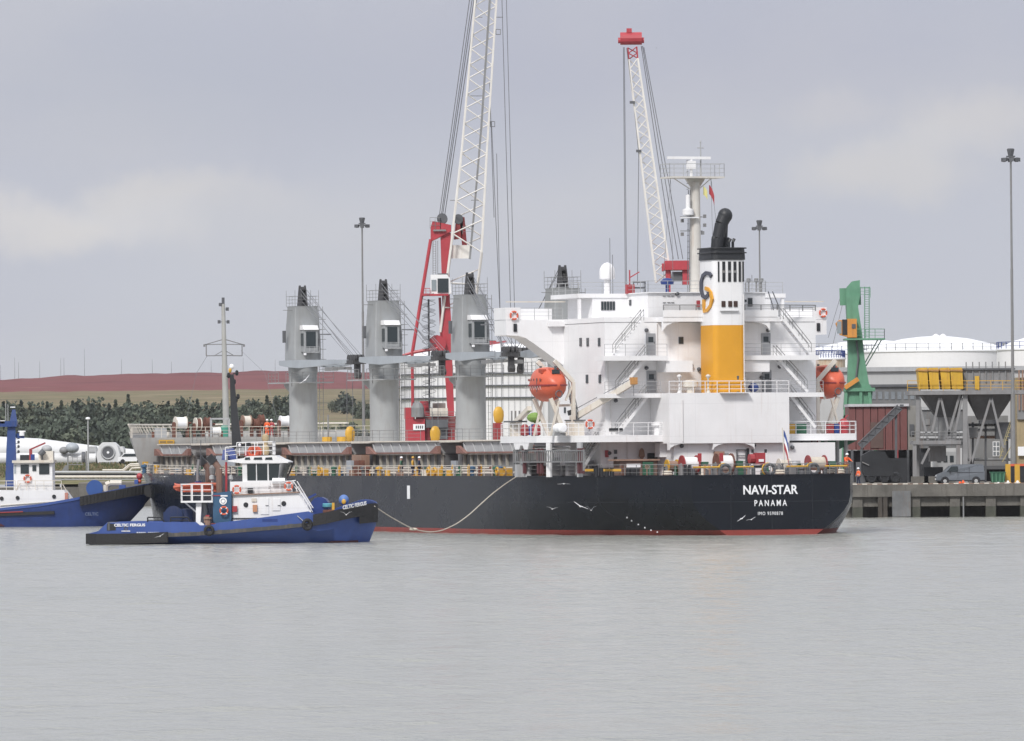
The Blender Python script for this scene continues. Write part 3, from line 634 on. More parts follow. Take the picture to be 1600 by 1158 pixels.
t,z=on_s(1075,322,17.5); mb=MB(); mb.lathe([(.05,-.9),(.5,-.75),(.5,-.3),(.2,-.2),(.2,.9),(.05,1)],(t,17.5,z),10); mb.box((t-.6,17.2,z-1.05),(t+.9,17.8,z-.95)); mb.build('horn_and_aerial',white,mast,smooth=True)
mb=MB(); z=zs(1087,340,18)
for i in range(22): zz=ZR+1+i*.5; mb.bar((b0[0]-.75,17.6,zz),(b0[0]-.75,18,zz),.04)
for k in (17.6,18): mb.bar((b0[0]-.75,k,ZR),(b0[0]-.6,k,zp-1),.05)
mb.build('mast_ladder',dgrey,mast)
mb=MB()
for px,py in ((1036,440),(1052,445)): mb.tube((*on_s(px,py,17)[:1],17,zs(px,py,17)),(tl+.3,17.5,zp),.02,3)
for px,py in ((1125,372),(1118,452)): mb.tube((ts(px,17),17,zs(px,py,17)),(tr-1.0,17.5,zp),.02,3)
mb.build('mast_stay',wire,mast)
# monkey island gear
dm=MB(); t,z=on_s(949,437,22); dm.tube((t,22,ZR),(t,22,z),.3,8); dm.lathe([(.45,0),(.68,.08),(.70,.6),(.66,.92),(.52,1.2),(.3,1.4),(0.01,1.5)],(t,22,z),16); dm.build('satellite_dome',white,SH,smooth=True)
mb=MB()
for px,top in ((953.5,372),(957.5,398),(1005,440),(957,460),(1111,440),(1148,410),(1175,430)):
    t,z=on_s(px,455,21); mb.tube((t,21,ZR),(t,21,zs(px,top,21)),.03,4)
mb.build('whip_aerial',wire,SH)
mb=MB(); t,z=on_s(984,452,20); mb.box((t-.35,19.7,ZR),(t+.35,20.2,ZR+.8)); mb.tube((t,20,ZR+.8),(t,20,zs(984,422,20)),.06,5); mb.bar((t,20,ZR+1.4),(t+.9,20,ZR+1.9),.08); mb.build('fire_monitor',red,SH)
mb=MB(); a,b=ts(992,20),ts(1010,20); mb.box((a,19.9,ZR+.45),(b,20.1,ZR+.6)); mb.box((a,19.9,ZR+.95),(b,20.1,ZR+1.1)); mb.bar((a,20,ZR),(a,20,ZR+1.1),.1); mb.bar((b,20,ZR),(b,20,ZR+1.1),.1); mb.build('aerial_rack',dgrey,SH)
mb=MB(); t,z=on_s(1042.5,443,17); mb.lathe([(.15,0),(.15,.7),(.55,.75),(.6,1.0),(.35,1.25),(0.01,1.3)],(t,17,ZR),12); mb.build('compass_binnacle',dblue,SH,smooth=True)
mb=MB()
for px in (1172,1184,1192): t=ts(px,17); MB().lathe([(.08,0),(.08,.9),(.2,1.0),(.2,1.25),(0.01,1.3)],(t,17,ZR),8).build('roof_vent',mgrey,SH)

mb=MB(); t,z=on_s(1202,462,16)
mb.path([(t-.1,16,ZR+.1),(t+.35,16,ZD+.9),(t+.4,16,ZD)],.05,5); mb.path([(t+.3,16,ZR+.1),(t+.9,16,ZD+.9),(t+.9,16,ZD)],.05,5); mb.build('side_ladder',dgrey,SH)
# small wall fittings: lamps, boxes, pipes
lamp=MB().lathe([(.05,0),(.16,.05),(.18,.22),(.05,.28)],(0,0,0),8,axis='y').build('wall_lamp',dgrey,SH)
fl_=[(1010,516,13.45),(1200,516,13.45),(1010,575,13.45),(1218,573,13.45),(1058,459,15.45),(953,506,20.1),(1092,577,13.4),(1080,571,13.4),(1190,590,13.4),(962,626,13.4),(952,708,13.5),(1065,697,9.6),(1178,696,9.6),(1238,699,9.6),(1270,504,15),(985,498,15.4)]
for i,(px,py,s) in enumerate(fl_):
    t,z=on_s(px,py,s); o=lamp if i==0 else copy_tree(lamp,SH); o.location=(t,s-.2,z)
mb=MB()
for px,y0,y1,s in ((1067,625,690,9.0),(1164,460,605,9.2),(1028,505,555,13.4),(1028,562,613,13.4),(951,565,612,13.4),(955,622,676,13.4),(980,690,742,13.5),(1253,685,742,13.5),(1020,622,676,13.4),(1038,622,676,13.4)):
    t=ts(px,s); MB().tube((t,s,zs(px,y1,s)),(t,s,zs(px,y0,s)),.05,5).build('wall_pipe',gm,SH)
mb=MB()
for px,y0,y1 in ((1046,463,473),(1046,486,494)):
    for dx in (-7,0,6): t=ts(px+dx,15.4); mb.box((t-.05,15.42,zs(px,y1,15.4)),(t+.22,15.48,zs(px,y1,15.4)+.05)); mb.box((t-.05,15.42,zs(px,y0,15.4)),(t+.22,15.48,zs(px,y0,15.4)+.05))
mb.build('hull_fittings',mgrey,SH)
for px,z0 in ((1271,697),(1278,690)):
    pass
for px,y0,y1 in ((1269.5,688,712),(1278,688,712)):
    t=ts(px,13.4); MB().tube((t,13.5,zs(px,y1,13.4)),(t,13.5,zs(px,y0,13.4)),.06,6).build('red_pipe',red,SH)
for px,py in ((948,709),(1091,475)): 
    t,z=on_s(px,py,13.5); MB().cb((t,13.5,z),(.28,.14,.6)).build('extinguisher_box',red,SH)
for px,py,hh in ((962,706,.35),(962,717,.35)): t,z=on_s(px,py,13.5); MB().cb((t,13.52,z),(.25,.12,hh)).build('switch_box',dgrey,SH)
# boat deck furniture
for px,w_,m_,nm in ((1236,.55,yellow,'yellow_locker'),(1250,1.0,dgreen,'green_locker'),(1306,.45,dblue,'blue_drum'),(1297,.5,dred,'red_drum'),(1060,.0,None,'')):
    if m_: t=ts(px,12.3); MB().box((t-w_/2,12,ZA),(t+w_/2,12.6,ZA+.85)).build(nm,m_,SH)
mb=MB(); t=ts(1320,13); mb.lathe([(.4,0),(.4,.5),(.5,.55),(.5,.9),(.3,1.2),(.1,1.3)],(t,13.2,ZA),10); mb.bar((t,13.2,ZA+1.2),(t+.4,13.2,ZA+1.6),.08); mb.build('winch_motor',red,SH,smooth=True)
mb=MB(); t=ts(1028,12); mb.tube((t,12,ZA),(t,12,ZA+.8),.35,10); mb.tube((t,12,ZA+.8),(t,12,ZA+1.0),.58,12); mb.tube((t,12,ZA+1.0),(t,12,ZA+1.12),.4,12); mb.build('vent_mushroom',white,SH,smooth=True)
for px in (1000,1008,1016): pass
for px in (957,967): t=ts(px,11.4); MB().tube((t-.3,11.3,ZA+.45),(t+.3,11.3,ZA+.45),.16,8).build('black_canister',black,SH)
for px,y0 in ((1129,0),): pass
# white inflatable canister on boat deck (port)
s_,z_=on_t(875,671,-14.2); lr=MB(); lr.lathe([(.01,-.85),(.3,-.82),(.42,-.7),(.42,-.05),(.45,-.05),(.45,.05),(.42,.05),(.42,.7),(.3,.82),(.01,.85)],(-14.2,s_,ZA+.62),12,axis='y'); 
o=lr.build('life_raft_canister',whm,SH,smooth=True); MB().box((-14.5,s_-.6,ZA),(-13.9,s_+.6,ZA+.22)).build('cradle',mgrey,o)
# port columns below the boat deck
for px in (807,820,858,906):
    s_,z_=on_t(px,720,-14.3); w_=.55 if px!=807 else .4
    MB().tube((-14.3,s_,zd(s_)),(-14.3,s_,ZA-.6),w_/2,8).build('deck_pillar',pgrey if px!=858 else white,SH,smooth=True)
    if px in (820,): MB().prism([(s_-1.0,zd(s_)),(s_+1.0,zd(s_)),(s_+.25,zd(s_)+1.6),(s_-.25,zd(s_)+1.6)],'x',-14.55,-14.1).build('pillar_foot',pgrey,SH)
for px in (1290,1308,1321):
    t=ts(px,16); MB().tube((t,16,4.97),(t,16,ZA-.6),.2,8).build('deck_pillar',pgrey,SH,smooth=True)
mb=MB(); mb.prism([(13.9-3,ZA-.6),(14.6,ZA-.6),(12.9,ZA-1.35),(12.0,ZA-1.35)],'y',15.9,16.1); mb.build('deck_bracket',dgreen,SH)
mb=MB(); mb.prism([(18.3,ZA-.6),(22.2,ZA-.6),(21.8,ZA-1.15),(20.8,ZA-1.15),(20.5,ZA-.8),(19.9,ZA-.8),(19.6,ZA-1.15),(18.7,ZA-1.15)],'x',-14.95,-14.5); mb.build('davit_bracket',white,SH)
# stowed accommodation ladder along the port side
ld=MB(); s0,z0=on_t(803,714,-14.75); s1,z1=on_t(912,714,-14.75)
for z in (z0-.45,z0+.5): ld.bar((-14.75,s1,z),(-14.75,s0,z),.1)
k=34
for i in range(k+1): s_=s1+(s0-s1)*i/k; ld.bar((-14.75,s_,z0-.45),(-14.75,s_,z0+.5),.07)
for s_ in (s0,s1): ld.bar((-14.75,s_,z0-1.2),(-14.75,s_,z0+.6),.14)
lo=ld.build('accommodation_ladder',mgrey,SH)
mar=M('maroon_gear',(.10,.03,.035),.7,var=.3)
for px in (820,842,847,905,911): 
    s_,_=on_t(px,714,-14.6); MB().box((-14.72,s_-.12,zd(s_)+.3),(-14.5,s_+.22,z0+.7)).build('ladder_winch_frame',mar,lo)
for px,w_,h_,m_,s_ in ((814,.7,1.1,pgrey,21),(834,.8,1.5,mgrey,22),(850,.6,1.0,rust,20),(868,.8,1.7,pgrey,18),(884,.6,1.0,mgrey,17),(893,.7,2.0,pgrey,16),(920,1.0,1.4,mgrey,14.5),(932,.6,1.0,dgrey,14.2)):
    t=on_s(px,720,s_)[0]; MB().box((t-w_/2,s_,4.97),(t+w_/2,s_+.6,4.97+h_)).build('deck_equipment',m_,SH)
for z in (ZA-.95,ZA-1.2): MB().tube((-13.6,12,z),(-13.6,25,z),.09,6).build('deckhead_pipe',mgrey,SH)
# ---- poop deck mooring gear ----
def winch(px,py,s,rdrum,wlen,drumm,flm,name='mooring_winch'):
    t,z=on_s(px,py,s); z=4.97+rdrum+.35; o=MB(); 
    o.tube((t-wlen/2-.12,s,z),(t+wlen/2+.5,s,z),.12,8); o.box((t-wlen/2-.2,s-.3,4.97),(t-wlen/2-.05,s+.3,z)); o.box((t+wlen/2+.05,s-.3,4.97),(t+wlen/2+.2,s+.3,z)); 
    o=o.build(name,mgrey,SH)
    MB().tube((t-wlen/2,s,z),(t+wlen/2,s,z),rdrum*.92,16).build('rope_drum',drumm,o,smooth=True)
    for e in (-1,1): MB().tube((t+e*wlen/2-.05,s,z),(t+e*wlen/2+.05,s,z),rdrum*1.18,18).build('drum_flange',flm,o,smooth=True)
    MB().box((t+wlen/2+.3,s-.35,4.97),(t+wlen/2+.95,s+.35,z+.2)).build('winch_gearbox',dgreen,o)
    return o
winch(1077,722,6,.66,1.35,wrope,dred); winch(1131,722,5.5,.72,1.35,wrope,rust); winch(1275,722,6,.62,1.5,rope,dred); winch(1225,727,6.5,.5,.9,rope,cream)
winch(1050,728,7.5,.5,.9,tan,yellow)
mb=MB(); t=ts(1186,4.5); mb.box((t-.45,4.2,5.9),(t+.45,4.8,6.9)); mb.tube((t-.9,4.5,6.4),(t-.5,4.5,6.4),.42,10); o=mb.build('emergency_towing_reel',red,SH); 
mb=MB(); mb.cb((t+.05,4.15,6.25),(.45,.06,.22)); mb.build('reel_plate',whm,o)
mb=MB(); mb.box((t-.6,4.1,5.6),(t+.7,4.9,5.85)); 
for dx in (-.5,.5): mb.bar((t+dx,4.5,4.97),(t+dx,4.5,5.6),.1); mb.tube((t+dx*1.2,4.5,6.9),(t+dx*1.2,4.5,7.2),.12,6)
mb.build('reel_stand',black,o)
for px in (1093,1127): 
    t=ts(px,3.5); MB().box((t-.14,3.4,6.2),(t+.14,3.6,6.9)).build('red_fire_box',red,SH)
for a,b in ((1083,1124),(1150,1177),(1229,1262),(1289,1324)):   # yellow roller fairlead bars along the stern edge
    s_=.5; t0=max(-7.1,ts(a,s_)); t1=min(7.1,ts(b,s_)); o=MB().tube((t0,s_,5.72),(t1,s_,5.72),.1,6).build('fairlead_bar',yellow,SH)
    k=max(2,int((t1-t0)/.9))
    for i in range(k+1): t=t0+(t1-t0)*i/k; MB().tube((t,s_,4.97),(t,s_,5.6),.11 if i%2 else .17,8).build('roller',dgrey,o)
for px in (1133,1202,1271):
    t=ts(px,.5); MB().torus((t,.45,5.5),.42,.14,'y',16,6).build('panama_fairlead',dgrey,SH,smooth=True); MB().torus((t-.12,.6,5.52),.5,.07,'y',16,5).build('fairlead_rim',yellow,SH,smooth=True)
r=random.Random(5)
for i,(px,s) in enumerate([(1043,8),(1058,7),(1068,3.2),(1073,3),(1100,3),(1104,3),(1108,3),(1195,4),(1213,4.5),(1245,6),(1255,6.5),(1283,7),(1217,6),(1164,7),(1172,3)]):
    t=ts(px,s); hgt=.5+.5*r.random(); mt=(dgrey,dgreen,mgrey,black,cream,tan)[i%6]
    m_=MB(); m_.tube((t-.16,s,4.97),(t-.16,s,4.97+hgt),.13,8); m_.tube((t+.22,s,4.97),(t+.22,s,4.97+hgt),.13,8); m_.box((t-.35,s-.2,4.97),(t+.4,s+.2,5.1)); m_.build('mooring_bitts',mt,SH,smooth=True)
for i in range(34):
    s=r.uniform(2,8.5); lim=hb(s,9)-.6; t=r.uniform(-lim,lim); k=r.randrange(5); m_=(dgrey,rust,mgrey,tan,black,dgreen,dgrey)[r.randrange(7)]; q=MB()
    if k==0: q.box((t-.3,s-.3,4.97),(t+.3,s+.3,4.97+r.uniform(.4,.9))); nm='deck_box'
    elif k==1: q.tube((t,s,4.97),(t,s,6.0),.06,5); q.torus((t,s-.05,5.8),.18,.04,'y',8,4); nm='valve_wheel'
    elif k==2: q.lathe([(.28,0),(.24,.5),(.34,.55),(.3,.75),(.05,.8)],(t,s,4.97),8); nm='vent_head'
    elif k==3: q.torus((t,s,5.15),.35,.13,'z',10,5); q.torus((t,s,5.35),.33,.12,'z',10,5); nm='rope_coil'; m_=rope if r.random()<.6 else M('dark_rope',(.12,.11,.10),.9)
    else: q.path([(t-.5,s,5.0),(t-.5,s,5.7),(t+.5,s,5.7),(t+.5,s,5.0)],.05,5); nm='pipe_hoop'
    q.build(nm,m_,SH,smooth=(k in (2,3)))
mb=MB(); t=ts(1240,6.3); mb.lathe([(.45,0),(.45,1.0),(.3,1.15)],(t-.0,6.3,5.0),8); mb.box((t-.55,6,5.9),(t+.5,6.6,6.2)); mb.build('capstan_machine',pgrey,SH)
# port quarter items: green cabinet, yellow pedestal roller, ropes
t=ts(990,9.5); mb=MB(); mb.box((t-1.5,8.9,4.97),(t+1.9,10.4,6.3)); o=mb.build('stores_hatch_house',M('dull_brown',(.17,.11,.09),.7,dirt=.4),SH); MB().box((t-1.9,8.7,6.31),(t+2.1,10.6,6.45)).build('hatch_house_top',tan,o); MB().box((t-.9,8.8,5.75),(t+.35,8.89,6.05)).build('name_board',whm,o); MB().box((t+.55,8.75,5.1),(t+1.5,8.89,6.2)).build('green_panel',dgreen,o)
for px in (955,958,915): 
    s_,z_=on_t(px,737,-12.5); mb=MB(); mb.box((-12.8,s_-1.1,5.45),(-12.2,s_+1.1,5.65)); mb.build('yellow_pedestal_fairlead',yellow,SH)
for px in (972,978,1030,1055,1062,1068,1083,1096,930,922,938):
    t=ts(px,9); m_=MB(); m_.tube((t,7.6,4.97),(t,7.6,5.75),.2,8); m_.tube((t+.5,7.6,4.97),(t+.5,7.6,5.75),.2,8); m_.build('mooring_bitts',black,SH,smooth=True)
mb=MB(); t=ts(1002,13.3); mb.lathe([(.16,0),(.12,.9),(.3,1.1),(.22,1.6),(.05,1.8)],(t,13.2,5.6),8); mb.build('brown_fire_monitor',tan,SH,smooth=True)
# ---- hatches, cargo gear, cranes on the foredeck ----
hm=M('hatch_shadow_grey',(.15,.155,.16),.6,var=.14,dirt=.5,dc=(.24,.17,.12)); hr=M('hatch_rust_red',(.24,.12,.10),.7,var=.3,dirt=.4,dc=(.3,.25,.2))  # coaming shadow behind the stays is put into the first grey
hatches=[(28.5,47),(53,72),(78,97),(103,121),(128,138.5)]
stay=MB().box((-10.66,-.07,5.85),(-10.42,.07,6.95)).build('coaming_stay',M('dull_cream',(.40,.385,.34),.6,dirt=.5),None)
me_st=stay.data; bpy.data.objects.remove(stay)
rib=MB().prism([(-.55,7.12),(-.4,7.12),(.35,8.0),(.2,8.0)],'x',-10.84,-10.72).build('cover_rib',pgrey,None); me_rb=rib.data; bpy.data.objects.remove(rib)
for hi,(a,b) in enumerate(hatches):
    o=MB().box((-10.4,a,4.9),(10.4,b,7.0)).build('hatch_coaming',hm,SH)
    m_=MB(); m_.box((-10.9,a-.2,6.95),(-10.4,b+.2,7.05)); m_.box((-10.75,a-.2,5.8),(-10.41,b+.2,5.88)); m_.build('coaming_rim',M('dull_cream',(0,0,0)),o)
    n=int((b-a)/1.75)
    for i in range(n+1): link('coaming_stay',me_st,o,loc=(0,a+(b-a)*i/n,0))
    c=MB(); c.box((-10.7,a+.1,7.06),(10.7,(a+b)/2-.05,8.12)); c.box((-10.7,(a+b)/2+.05,7.06),(10.7,b-.1,8.12)); c=c.build('hatch_cover',pgrey,SH)
    MB().box((-10.95,a-.3,8.13),(10.9,b+.3,8.24)).build('cover_walkway',cream,c)
    k=int((b-a)/2.2)
    for i in range(k): link('cover_rib',me_rb,c,loc=(0,a+.9+(b-a-1.6)*i/max(1,k-1),0))
    for e,sg in ((a,1),(b,-1)): MB().prism([(e-sg*.5,7.05),(e+sg*2.0,7.05),(e-sg*.1,7.75),(e-sg*.5,7.75)],'x',-11.2,-10.86).build('cover_ramp',hr,c)
    MB().box((-10.97,a+.1,7.06),(-10.9,b-.1,7.2)).build('cover_rail',hr,c)
# crane base houses between the hatches with walkway
CS=[49.73,74.61,99.5,124.4]
for s in CS:
    o=MB().box((-8.5,s-2.3,4.95),(8.5,s+2.3,8.05)).build('crane_base_house',pgrey,SH)
    MB().box((-10.9,s-3,8.06),(10.9,s+3,8.26)).build('base_platform',cream,o)
    MB().rail([(-10.8,s-2.9,8.26),(-10.8,s+2.9,8.26),(-4,s+2.9,8.26)],1.0,1.5,.022).build('platform_railing',mgrey,o)
    MB().box((-10.6,s-2.3,4.95),(-9.3,s-1.1,7.0)).build('deck_store',hm,o); MB().box((-10.2,s+.6,4.95),(-9.0,s+2.0,6.4)).build('deck_box',tan if s>70 else bgrey,o)
S('side_panel',(-11.15,112.5,5.95),(-11.05,118.5,7.0),bgrey)
# pipes, valves and yellow gear along the port side of the deck
mb=MB()
for z,t,r_ in ((5.35,-12.2,.09),(5.55,-12.6,.07),(5.75,-12.0,.06),(5.3,-13.2,.05)): mb.tube((t,27,z),(t,139,z),r_,6)
o=mb.build('deck_pipes',cream,SH); o['kind']='stuff'
r=random.Random(11); cols=(yellow,dgreen,dgrey,tan,mgrey,cream,dgrey,yellow,teal,rust)
for i in range(88):
    s=30+i*1.23+r.uniform(-.5,.5); t=r.uniform(-14.3,-12.0); z=zd(s); k=r.randrange(4); m_=MB()
    if k==0: m_.tube((t,s,z),(t,s,z+.85),.12,6); m_.torus((t,s,z+.85),.2,.05,'x',8,4); nm='deck_valve'
    elif k==1: m_.lathe([(.2,0),(.2,.6),(.34,.65),(.34,.85),(.05,.95)],(t,s,z),8); nm='air_vent'
    elif k==2: m_.tube((t,s-.3,z),(t,s-.3,z+.6),.16,8); m_.tube((t,s+.3,z),(t,s+.3,z+.6),.16,8); m_.box((t-.2,s-.55,z),(t+.2,s+.55,z+.1)); nm='mooring_bitts'
    else: m_.box((t-.25,s-.3,z),(t+.25,s+.3,z+.45)); m_.bar((t,s,z+.4),(t,s,z+.9),.08); nm='deck_locker'
    m_.build(nm,cols[r.randrange(10)],SH)
for px,py in ((673,733),(683,733),(781,735),(793,735),(506,731)):
    s_,z_=on_t(px,py,-14); m_=MB(); m_.box((-14.2,s_-.5,zd(s_)),(-13.7,s_+.5,zd(s_)+.75)); m_.torus((-14.25,s_,zd(s_)+.5),.3,.1,'x',10,5); m_.build('roller_fairlead',yellow,SH)
for px in (548,560):
    s_,z_=on_t(px,730,-13); MB().box((-13.2,s_-.7,zd(s_)),(-12.6,s_+.7,zd(s_)+1.5)).build('rusty_frame' if px>550 else 'blue_cabinet',rust if px>550 else bgrey,SH)
for s in (97.5,72.8): MB().box((-12.0,s-1.4,5.0),(-11.2,s+1.4,7.0)).build('hose_frame',tan,SH)
# ---- deck crane prototype: pedestal > housing, cab, jib, ropes ----
def lin(m,p0,p1,r=.03): m.tube(p0,p1,r,4)
def crane(s,jdir,tilt,lab,cab=True,gull=False):
    ro=MB().lathe([(1.42,8.25),(1.42,15.1),(1.48,15.2),(1.48,15.9)],(0,0,0),24).build('deck_crane',cgrey,SH,smooth=True,loc=(0,s,0)); ro['label']=lab
    zb,zt=15.9,21.95
    H=MB(); H.loft([rrect(-1.42,1.42,-1.6,1.6,.14,zb),rrect(-1.4,1.4,-1.58,1.58,.14,zb+2.6),rrect(-1.2,1.2,-1.3,1.3,.12,zt-.15),rrect(-1.27,1.27,-1.38,1.38,.12,zt)]).build('crane_housing',cgrey,ro,smooth=True)
    P=MB(); P.rail([(-1.25,-1.4,zt),(1.25,-1.4,zt),(1.25,1.4,zt),(-1.25,1.4,zt),(-1.25,-1.4,zt)],1.0,1.0,.014)
    for a,b in ((-1.25,-1.4),(-1.25,1.4),(1.25,-1.4),(.4,-1.4)): P.tube((a,b,zt),(a,b,zt+1.6),.022,4)
    P.bar((-2.2,-.4,zt-.4),(-1.2,-.4,zt-.4),.06); P.bar((2.0,-.4,zt-.4),(1.2,-.4,zt-.4),.06); P.build('top_railing',mgrey,ro)
    K=MB(); K.prism([(-.85,zt),(.75,zt),(.35,zt+1.5),(.15,zt+2.1),(-.15,zt+2.1),(-.4,zt+1.5)],'x',-.33,-.22); K.prism([(-.75,zt),(.85,zt),(.4,zt+1.5),(.15,zt+2.1),(-.15,zt+2.1),(-.35,zt+1.5)],'x',.22,.33)
    for z,y in ((zt+1.7,0),(zt+1.2,.2),(zt+.7,-.2)): K.tube((-.21,y,z),(.21,y,z),.27,12)
    K.build('sheave_head',M('weathered_dark_steel',(.055,.055,.06),.7,var=.4,dirt=.5,dc=(.2,.2,.19)),ro)
    j=jdir; LJ=17.0
    jr=bpy.data.objects.new('jib',None)
    J=MB()
    for sg in (-1,1):
        t0=sg*1.95; t1=sg*.55
        rings=[]
        for y,h0,h1,w_ in ((-1.5,16.1,16.4,.22),(-1.2,16.0,16.5,.28),(1.5,15.8,16.5,.3),(4.6,15.68,16.5,.3),(9,15.8,16.45,.28),(13,15.95,16.4,.24),(LJ-1.2,16.0,16.35,.22)):
            u=max(0,(y-4)/(LJ-5)); t=t0+(t1-t0)*min(1,u); rings.append([(t-w_/2,y*j,h0),(t+w_/2,y*j,h0),(t+w_/2,y*j,h1),(t-w_/2,y*j,h1)])
        J.loft(rings)
    for y in (4.5,8,12,16): u=(y-4)/(LJ-5); t=1.95-1.4*u; J.bar((-t,y*j,16.1),(t,y*j,16.1),.3,.4)
    jo=J.build('jib',bgrey,ro); jo.rotation_euler.z=tilt
    T_=MB()
    for y in (LJ-1.4,LJ-.5,LJ+.3): 
        for t in (-.4,0,.4): T_.tube((t-.12,y*j,16.45),(t+.12,y*j,16.45),.4,10)
    T_.box((-.7,(LJ-1.8)*j,15.9),(.7,(LJ+.6)*j,16.3)); T_.box((-.25,(LJ-.4)*j,14.9),(.25,(LJ+.2)*j,15.95)); T_.tube((-.3,(LJ)*j,14.8),(.3,LJ*j,14.8),.35,8)
    T_.build('jib_head',M('weathered_dark_steel',(0,0,0)),jo)
    W=MB(); W.bar((-1.7,1.5*j,13.9),(-1.7,1.5*j,15.3),.06); W.build('jib_strut',mgrey,jo); MB().box((-1.6,(11.5)*j,15.3),(-1.0,14*j,15.65)).build('hook_cradle',mgrey,jo); MB().box((.5,6*j,15.45),(1.1,12*j,15.7)).build('cable_tray',mgrey,jo)
    W=MB()
    for t,y0,zz,ye in ((-.3,.3,zt+1.7,LJ-1.4),(.3,.3,zt+1.7,LJ-1.1),(-.35,.6,zt+1.2,LJ-.6),(.35,.6,zt+1.2,LJ-.3),(-.2,.4,zt+.5,LJ-2.2),(.2,.4,zt+.5,LJ-2.0)): lin(W,(t,y0*j,zz),(t*1.3,ye*j,16.8),.035)
    W.bar((-.6,LJ*.42*j,19.0),(.6,LJ*.42*j,19.0),.12); W.build('luffing_ropes',wire,jo)
    # platform on the pedestal below the jib
    W=MB(); W.box((-2.2,-3.1,14.2),(2.2,-1.2,14.32)); W.box((-2.2,1.2,14.2),(2.2,4.6,14.32)); W.prism([(1.35,14.2),(4.5,14.2),(4.2,13.9),(1.35,12.9)],'x',-.6,.6); W.build('rest_bracket',cgrey,ro)
    W=MB(); W.rail([(-2.2,-3.1,14.3),(-2.2,-1.2,14.3)],1.0,.9,.022); W.rail([(-2.2,4.5,14.3),(-2.2,1.2,14.3)],1.0,1.1,.022); W.rail([(2.2,-3.1,14.3),(-2.2,-3.1,14.3)],1.0,1.1,.022); W.build('bracket_railing',mgrey,ro)
    if cab:   # cab on the after port side of the housing
        q=MB(); q.box((-.72,-2.55,17.35),(.72,-1.35,19.75)); c=q.build('cab',cgrey,ro)
        MB().box((-.5,-2.61,17.8),(.5,-2.555,19.35)).build('cab_window',glass,c); MB().box((-.78,-2.4,17.95),(-.725,-1.7,19.2)).build('cab_window',glass,c)
        MB().prism([(-2.75,19.55),(-1.3,19.55),(-1.3,20.0),(-2.3,20.0)],'x',-.8,.8).build('cab_roof',white,c)
        q=MB(); q.box((-.8,-2.9,17.25),(.8,-2.5,17.35)); q.rail([(-.8,-2.9,17.3),(.8,-2.9,17.3)],.55,.6,.02); q.build('cab_step',pgrey,c)
        q=MB(); q.tube((-.7,-2.8,17.0),(-.7,-2.8,17.2),.15,6); q.build('cab_lamp',whm,c)
        q=MB(); q.cb((-1.9,.2,18.9),(.25,.4,1.2)); q.build('side_box',dgrey,ro)
    # ladder with safety hoops, starboard after corner
    q=MB()
    for z in range(20): q.bar((1.05,-1.75,9+z*.62),(1.45,-1.6,9+z*.62),.03)
    for z in range(7): q.torus((1.5,-1.75,14.6+z*1.0),.38,.025,'z',8,3)
    q.tube((1.1,-1.85,8.3),(1.1,-1.85,21.9),.03,4); q.tube((1.55,-1.7,8.3),(1.55,-1.7,21.9),.03,4); q.build('pedestal_ladder',mgrey,ro)
    return ro
crane(CS[3],-1,0,'foremost grey deck crane, beside the foremast')
crane(CS[2],-1,0,'second grey deck crane from the bow')
crane(CS[1],-1,R(-7),'grey deck crane in front of the white mesh clad tank')
crane(CS[0],1,R(-7),'grey deck crane half hidden behind the bridge wing',cab=False)
# hook blocks resting on deck, yellow
def hook(px,py,s,zb,lab=None,wires=True):
    t,z=on_s(px,py,s); q=MB(); q.loft([[(t+x_,s-.3,z+zz),(t+x_,s+.3,z+zz),(t+x_*.98,s+.3,z+zz+.001),(t+x_*.98,s-.3,z+zz+.001)] for x_,zz in ((0,0),)]) if 0 else None
    q.lathe([(.2,-.75),(.42,-.55),(.52,0),(.5,.35),(.3,.72),(.1,.8)],(t,s,z),10,ey=.5)
    q=q.build('hook_block',yellow,SH,smooth=True)
    W=MB()
    for dt in (-.3,.3): W.tube((t+dt,s,z+.7),(t+dt,s,z+6.0),.028,4)
    W.tube((t,s,z-.6),(t,s,z-1.2),.08,5); W.build('hook_rope',wire,q)
hook(547,679,104.5,0); hook(680,679,80,0); hook(779,649,55.5,0)
S('slewing_post',(ts(779,55)-.35,54.9,8.2),(ts(779,55)+.35,55.5,9.8),dred)
for px,w_ in ((534,11),(511,12)): t=ts(px,101); MB().tube((t,101,8.3),(t,101,8.75),.5,10).build('yellow_drum',yellow,SH)
mb=MB()
for t,s in ((ts(513,101),101),(ts(800,56),56),(ts(806,56),56),(ts(812,56),56)): MB().tube((t,s,8.3),(t,s,10.9),.08,5).build('stanchion',mgrey,SH)
# ---- forecastle ----
fcm=M('forecastle_grey',(.345,.345,.335),.5,var=.08,dirt=.5,dc=(.24,.19,.15))
BF=[(139.5,13.45),(143,12.6),(146,11.5),(152,8.9),(157,5.7),(160,2.9),(162.3,.25)]
sf=[139.5,141,143,145,147,149,152,155,157,159,160.6]
ZF=8.9
mb=MB()
rings=[[(-hb(s,9),s,zd(s)),(-(hb(s,9)+lerp(BF,s))/2-.1,s,(zd(s)+ZF)/2),(-lerp(BF,s),s+(1.5*(s>158)),ZF),(lerp(BF,s),s+(1.5*(s>158)),ZF),((hb(s,9)+lerp(BF,s))/2+.1,s,(zd(s)+ZF)/2),(hb(s,9),s,zd(s))] for s in sf]
fc=mb.loft(rings).build('forecastle',fcm,SH)
mb=MB()   # bow bulwark with inner stays, both sides
for sg in (-1,1):
    rr=[]
    for s in (145,146.5,148,150,152,154,156,158,160,161.5): b_=lerp(BF,s)*1.0; k=.5; rr.append([(sg*b_,s,ZF),(sg*(b_+.2),s,ZF+1.3*k),(sg*(b_+.1),s,ZF+1.3*k),(sg*(b_-.12),s,ZF)])
    mb.loft(rr)
mb.build('bow_bulwark',fcm,fc)
